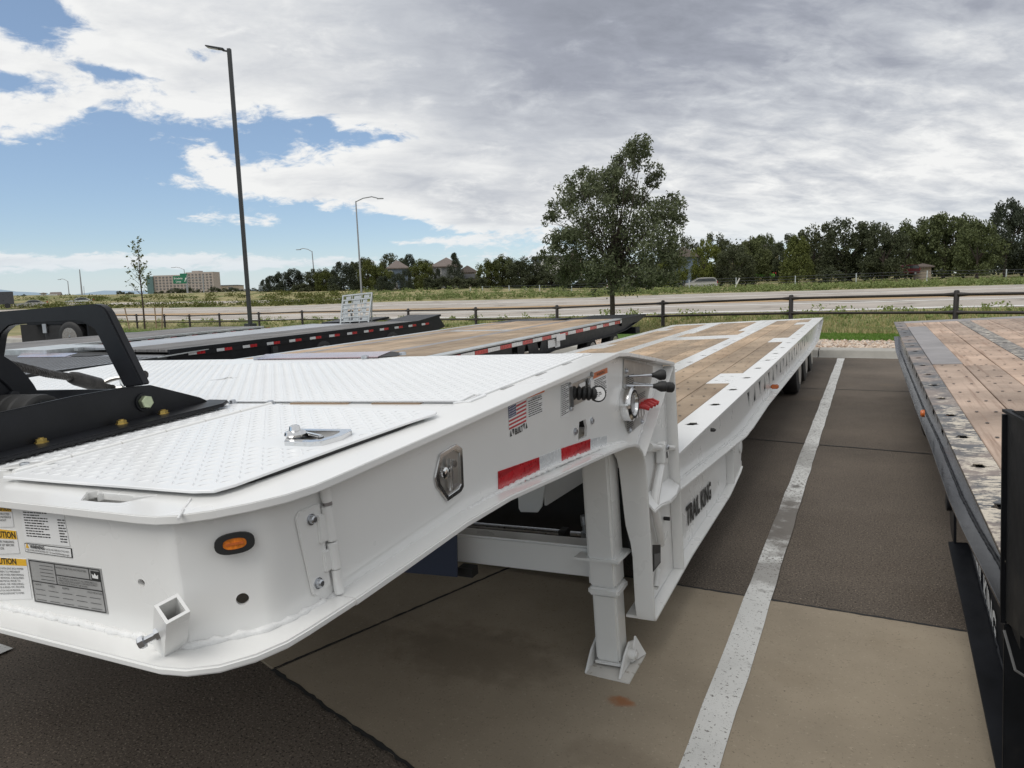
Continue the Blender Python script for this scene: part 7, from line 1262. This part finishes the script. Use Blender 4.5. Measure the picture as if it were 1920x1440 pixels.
MB().bar(b+bk*.32, c+bk*.03, .03, .03, bk).build('brace', 'galv', rk); MB().bar(a+bk*.32, d+bk*.03, .03, .03, bk).build('brace', 'galv', rk)

# ------------------------------------------------------------------ two more flatbeds at far left
T5 = trailer('flatbed_trailer', 'black flatbed with pale deck edge and spaced tape, beyond the silver decked flatbed', F05, (-16, 10, -1.85))
Z5 = lambda y: -.90
lanes(-17.4, -14.84, 6, [(5., 14.4)], T5, Z5, 'woodgrey', gap=.012); MB().box(-14.84, -14.74, 5., 14.4, -.94, -.897).build('side_rail', 'galv', T5)
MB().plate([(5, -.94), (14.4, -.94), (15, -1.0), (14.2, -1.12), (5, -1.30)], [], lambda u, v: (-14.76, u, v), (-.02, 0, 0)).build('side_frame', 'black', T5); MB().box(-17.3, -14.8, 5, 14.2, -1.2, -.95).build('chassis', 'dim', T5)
for i in range(16):
    y = 5.3+.60*i
    for j, mm in ((0, 'silver'), (1, 'red')): patch('reflective_tape', [(-14.758, y+.17*j, -.955), (-14.758, y+.17*j+.165, -.955), (-14.758, y+.17*j+.165, -1.005), (-14.758, y+.17*j, -1.005)], mm, T5, (.002, 0, 0), (.001, 0, 0))
for y in (11.6, 13.0): wheel(T5, -14.80, y, -1.35, .30, .22, rim='alum')
sb = thing('spare_ramp', 'short black ramp section with red and white tape lying beyond the flatbed', 'loading ramp', (-27.4, 19.9, 0), rotz=R(24))
MB().box(-1.35, 1.5, -.5, .5, .0, .16).build('ramp_body', 'black', sb); MB().box(-1.0, 1.2, -.4, .4, .16, .22).build('ramp_deck', 'poledark', sb)
for x, mm in ((-1.25, 'red'), (-.95, 'silver'), (.25, 'red'), (.6, 'silver')): MB().box(x, x+.28, -.506, -.5, .05, .13).build('reflective_tape', mm, sb)
TB = Vector((-24.9, 15.9, -.12)); tw = thing('truck_trailer', 'black trailer rear with dual chrome wheels seen under the winch guard', 'trailer', TB, rotz=R(12))
MB().box(-1.9, .75, -.55, .6, .95, 1.17).build('chassis', 'black', tw, bevel=.01); MB().box(-2.6, -.5, -.2, .5, .15, .95).build('axle_box', 'dim', tw)
for y, nm in ((-.62, 0), (-.30, 0)):
    t = MB().lathe((-.02, y, .52), (0, 1, 0), [(0, .31), (0, .40), (.02, .48), (.05, .52), (.24, .52), (.27, .48), (.28, .4), (.28, .31)], 34).build('wheel', 'rubber', tw)
    MB().lathe((-.02, y-.005, .52), (0, 1, 0), [(0, .315), (.02, .30), (.08, .27), (.11, .20), (.06, .15), (.03, .10), (.0, .05)], 26).build('rim', 'chrome', t)
for y in (-.62,):
    t = MB().lathe((-.72, y+.1, .52), (0, 1, 0), [(0, .31), (0, .40), (.02, .48), (.05, .52), (.24, .52), (.28, .48), (.28, .31)], 30).build('wheel', 'rubber', tw)
MB().box(.70, .76, -.57, .6, .30, 1.15).build('mud_flap', 'black', tw); MB().box(.55, .74, -.58, -.555, 1.02, 1.14).build('tail_lamp', 'red', tw)
MB().box(-1.30, -.95, -.57, -.552, 1.02, 1.14).build('reflective_tape', 'red', tw); MB().box(-1.75, -1.45, -.57, -.552, 1.04, 1.12).build('reflective_tape', 'silver', tw); MB().box(-1.18, -1.02, -.6, -.56, .66, .98).build('tool_tray', 'alum', tw); MB().box(.42, .55, -.60, -.565, 1.05, 1.14).build('lamp_bracket', 'alum', tw)
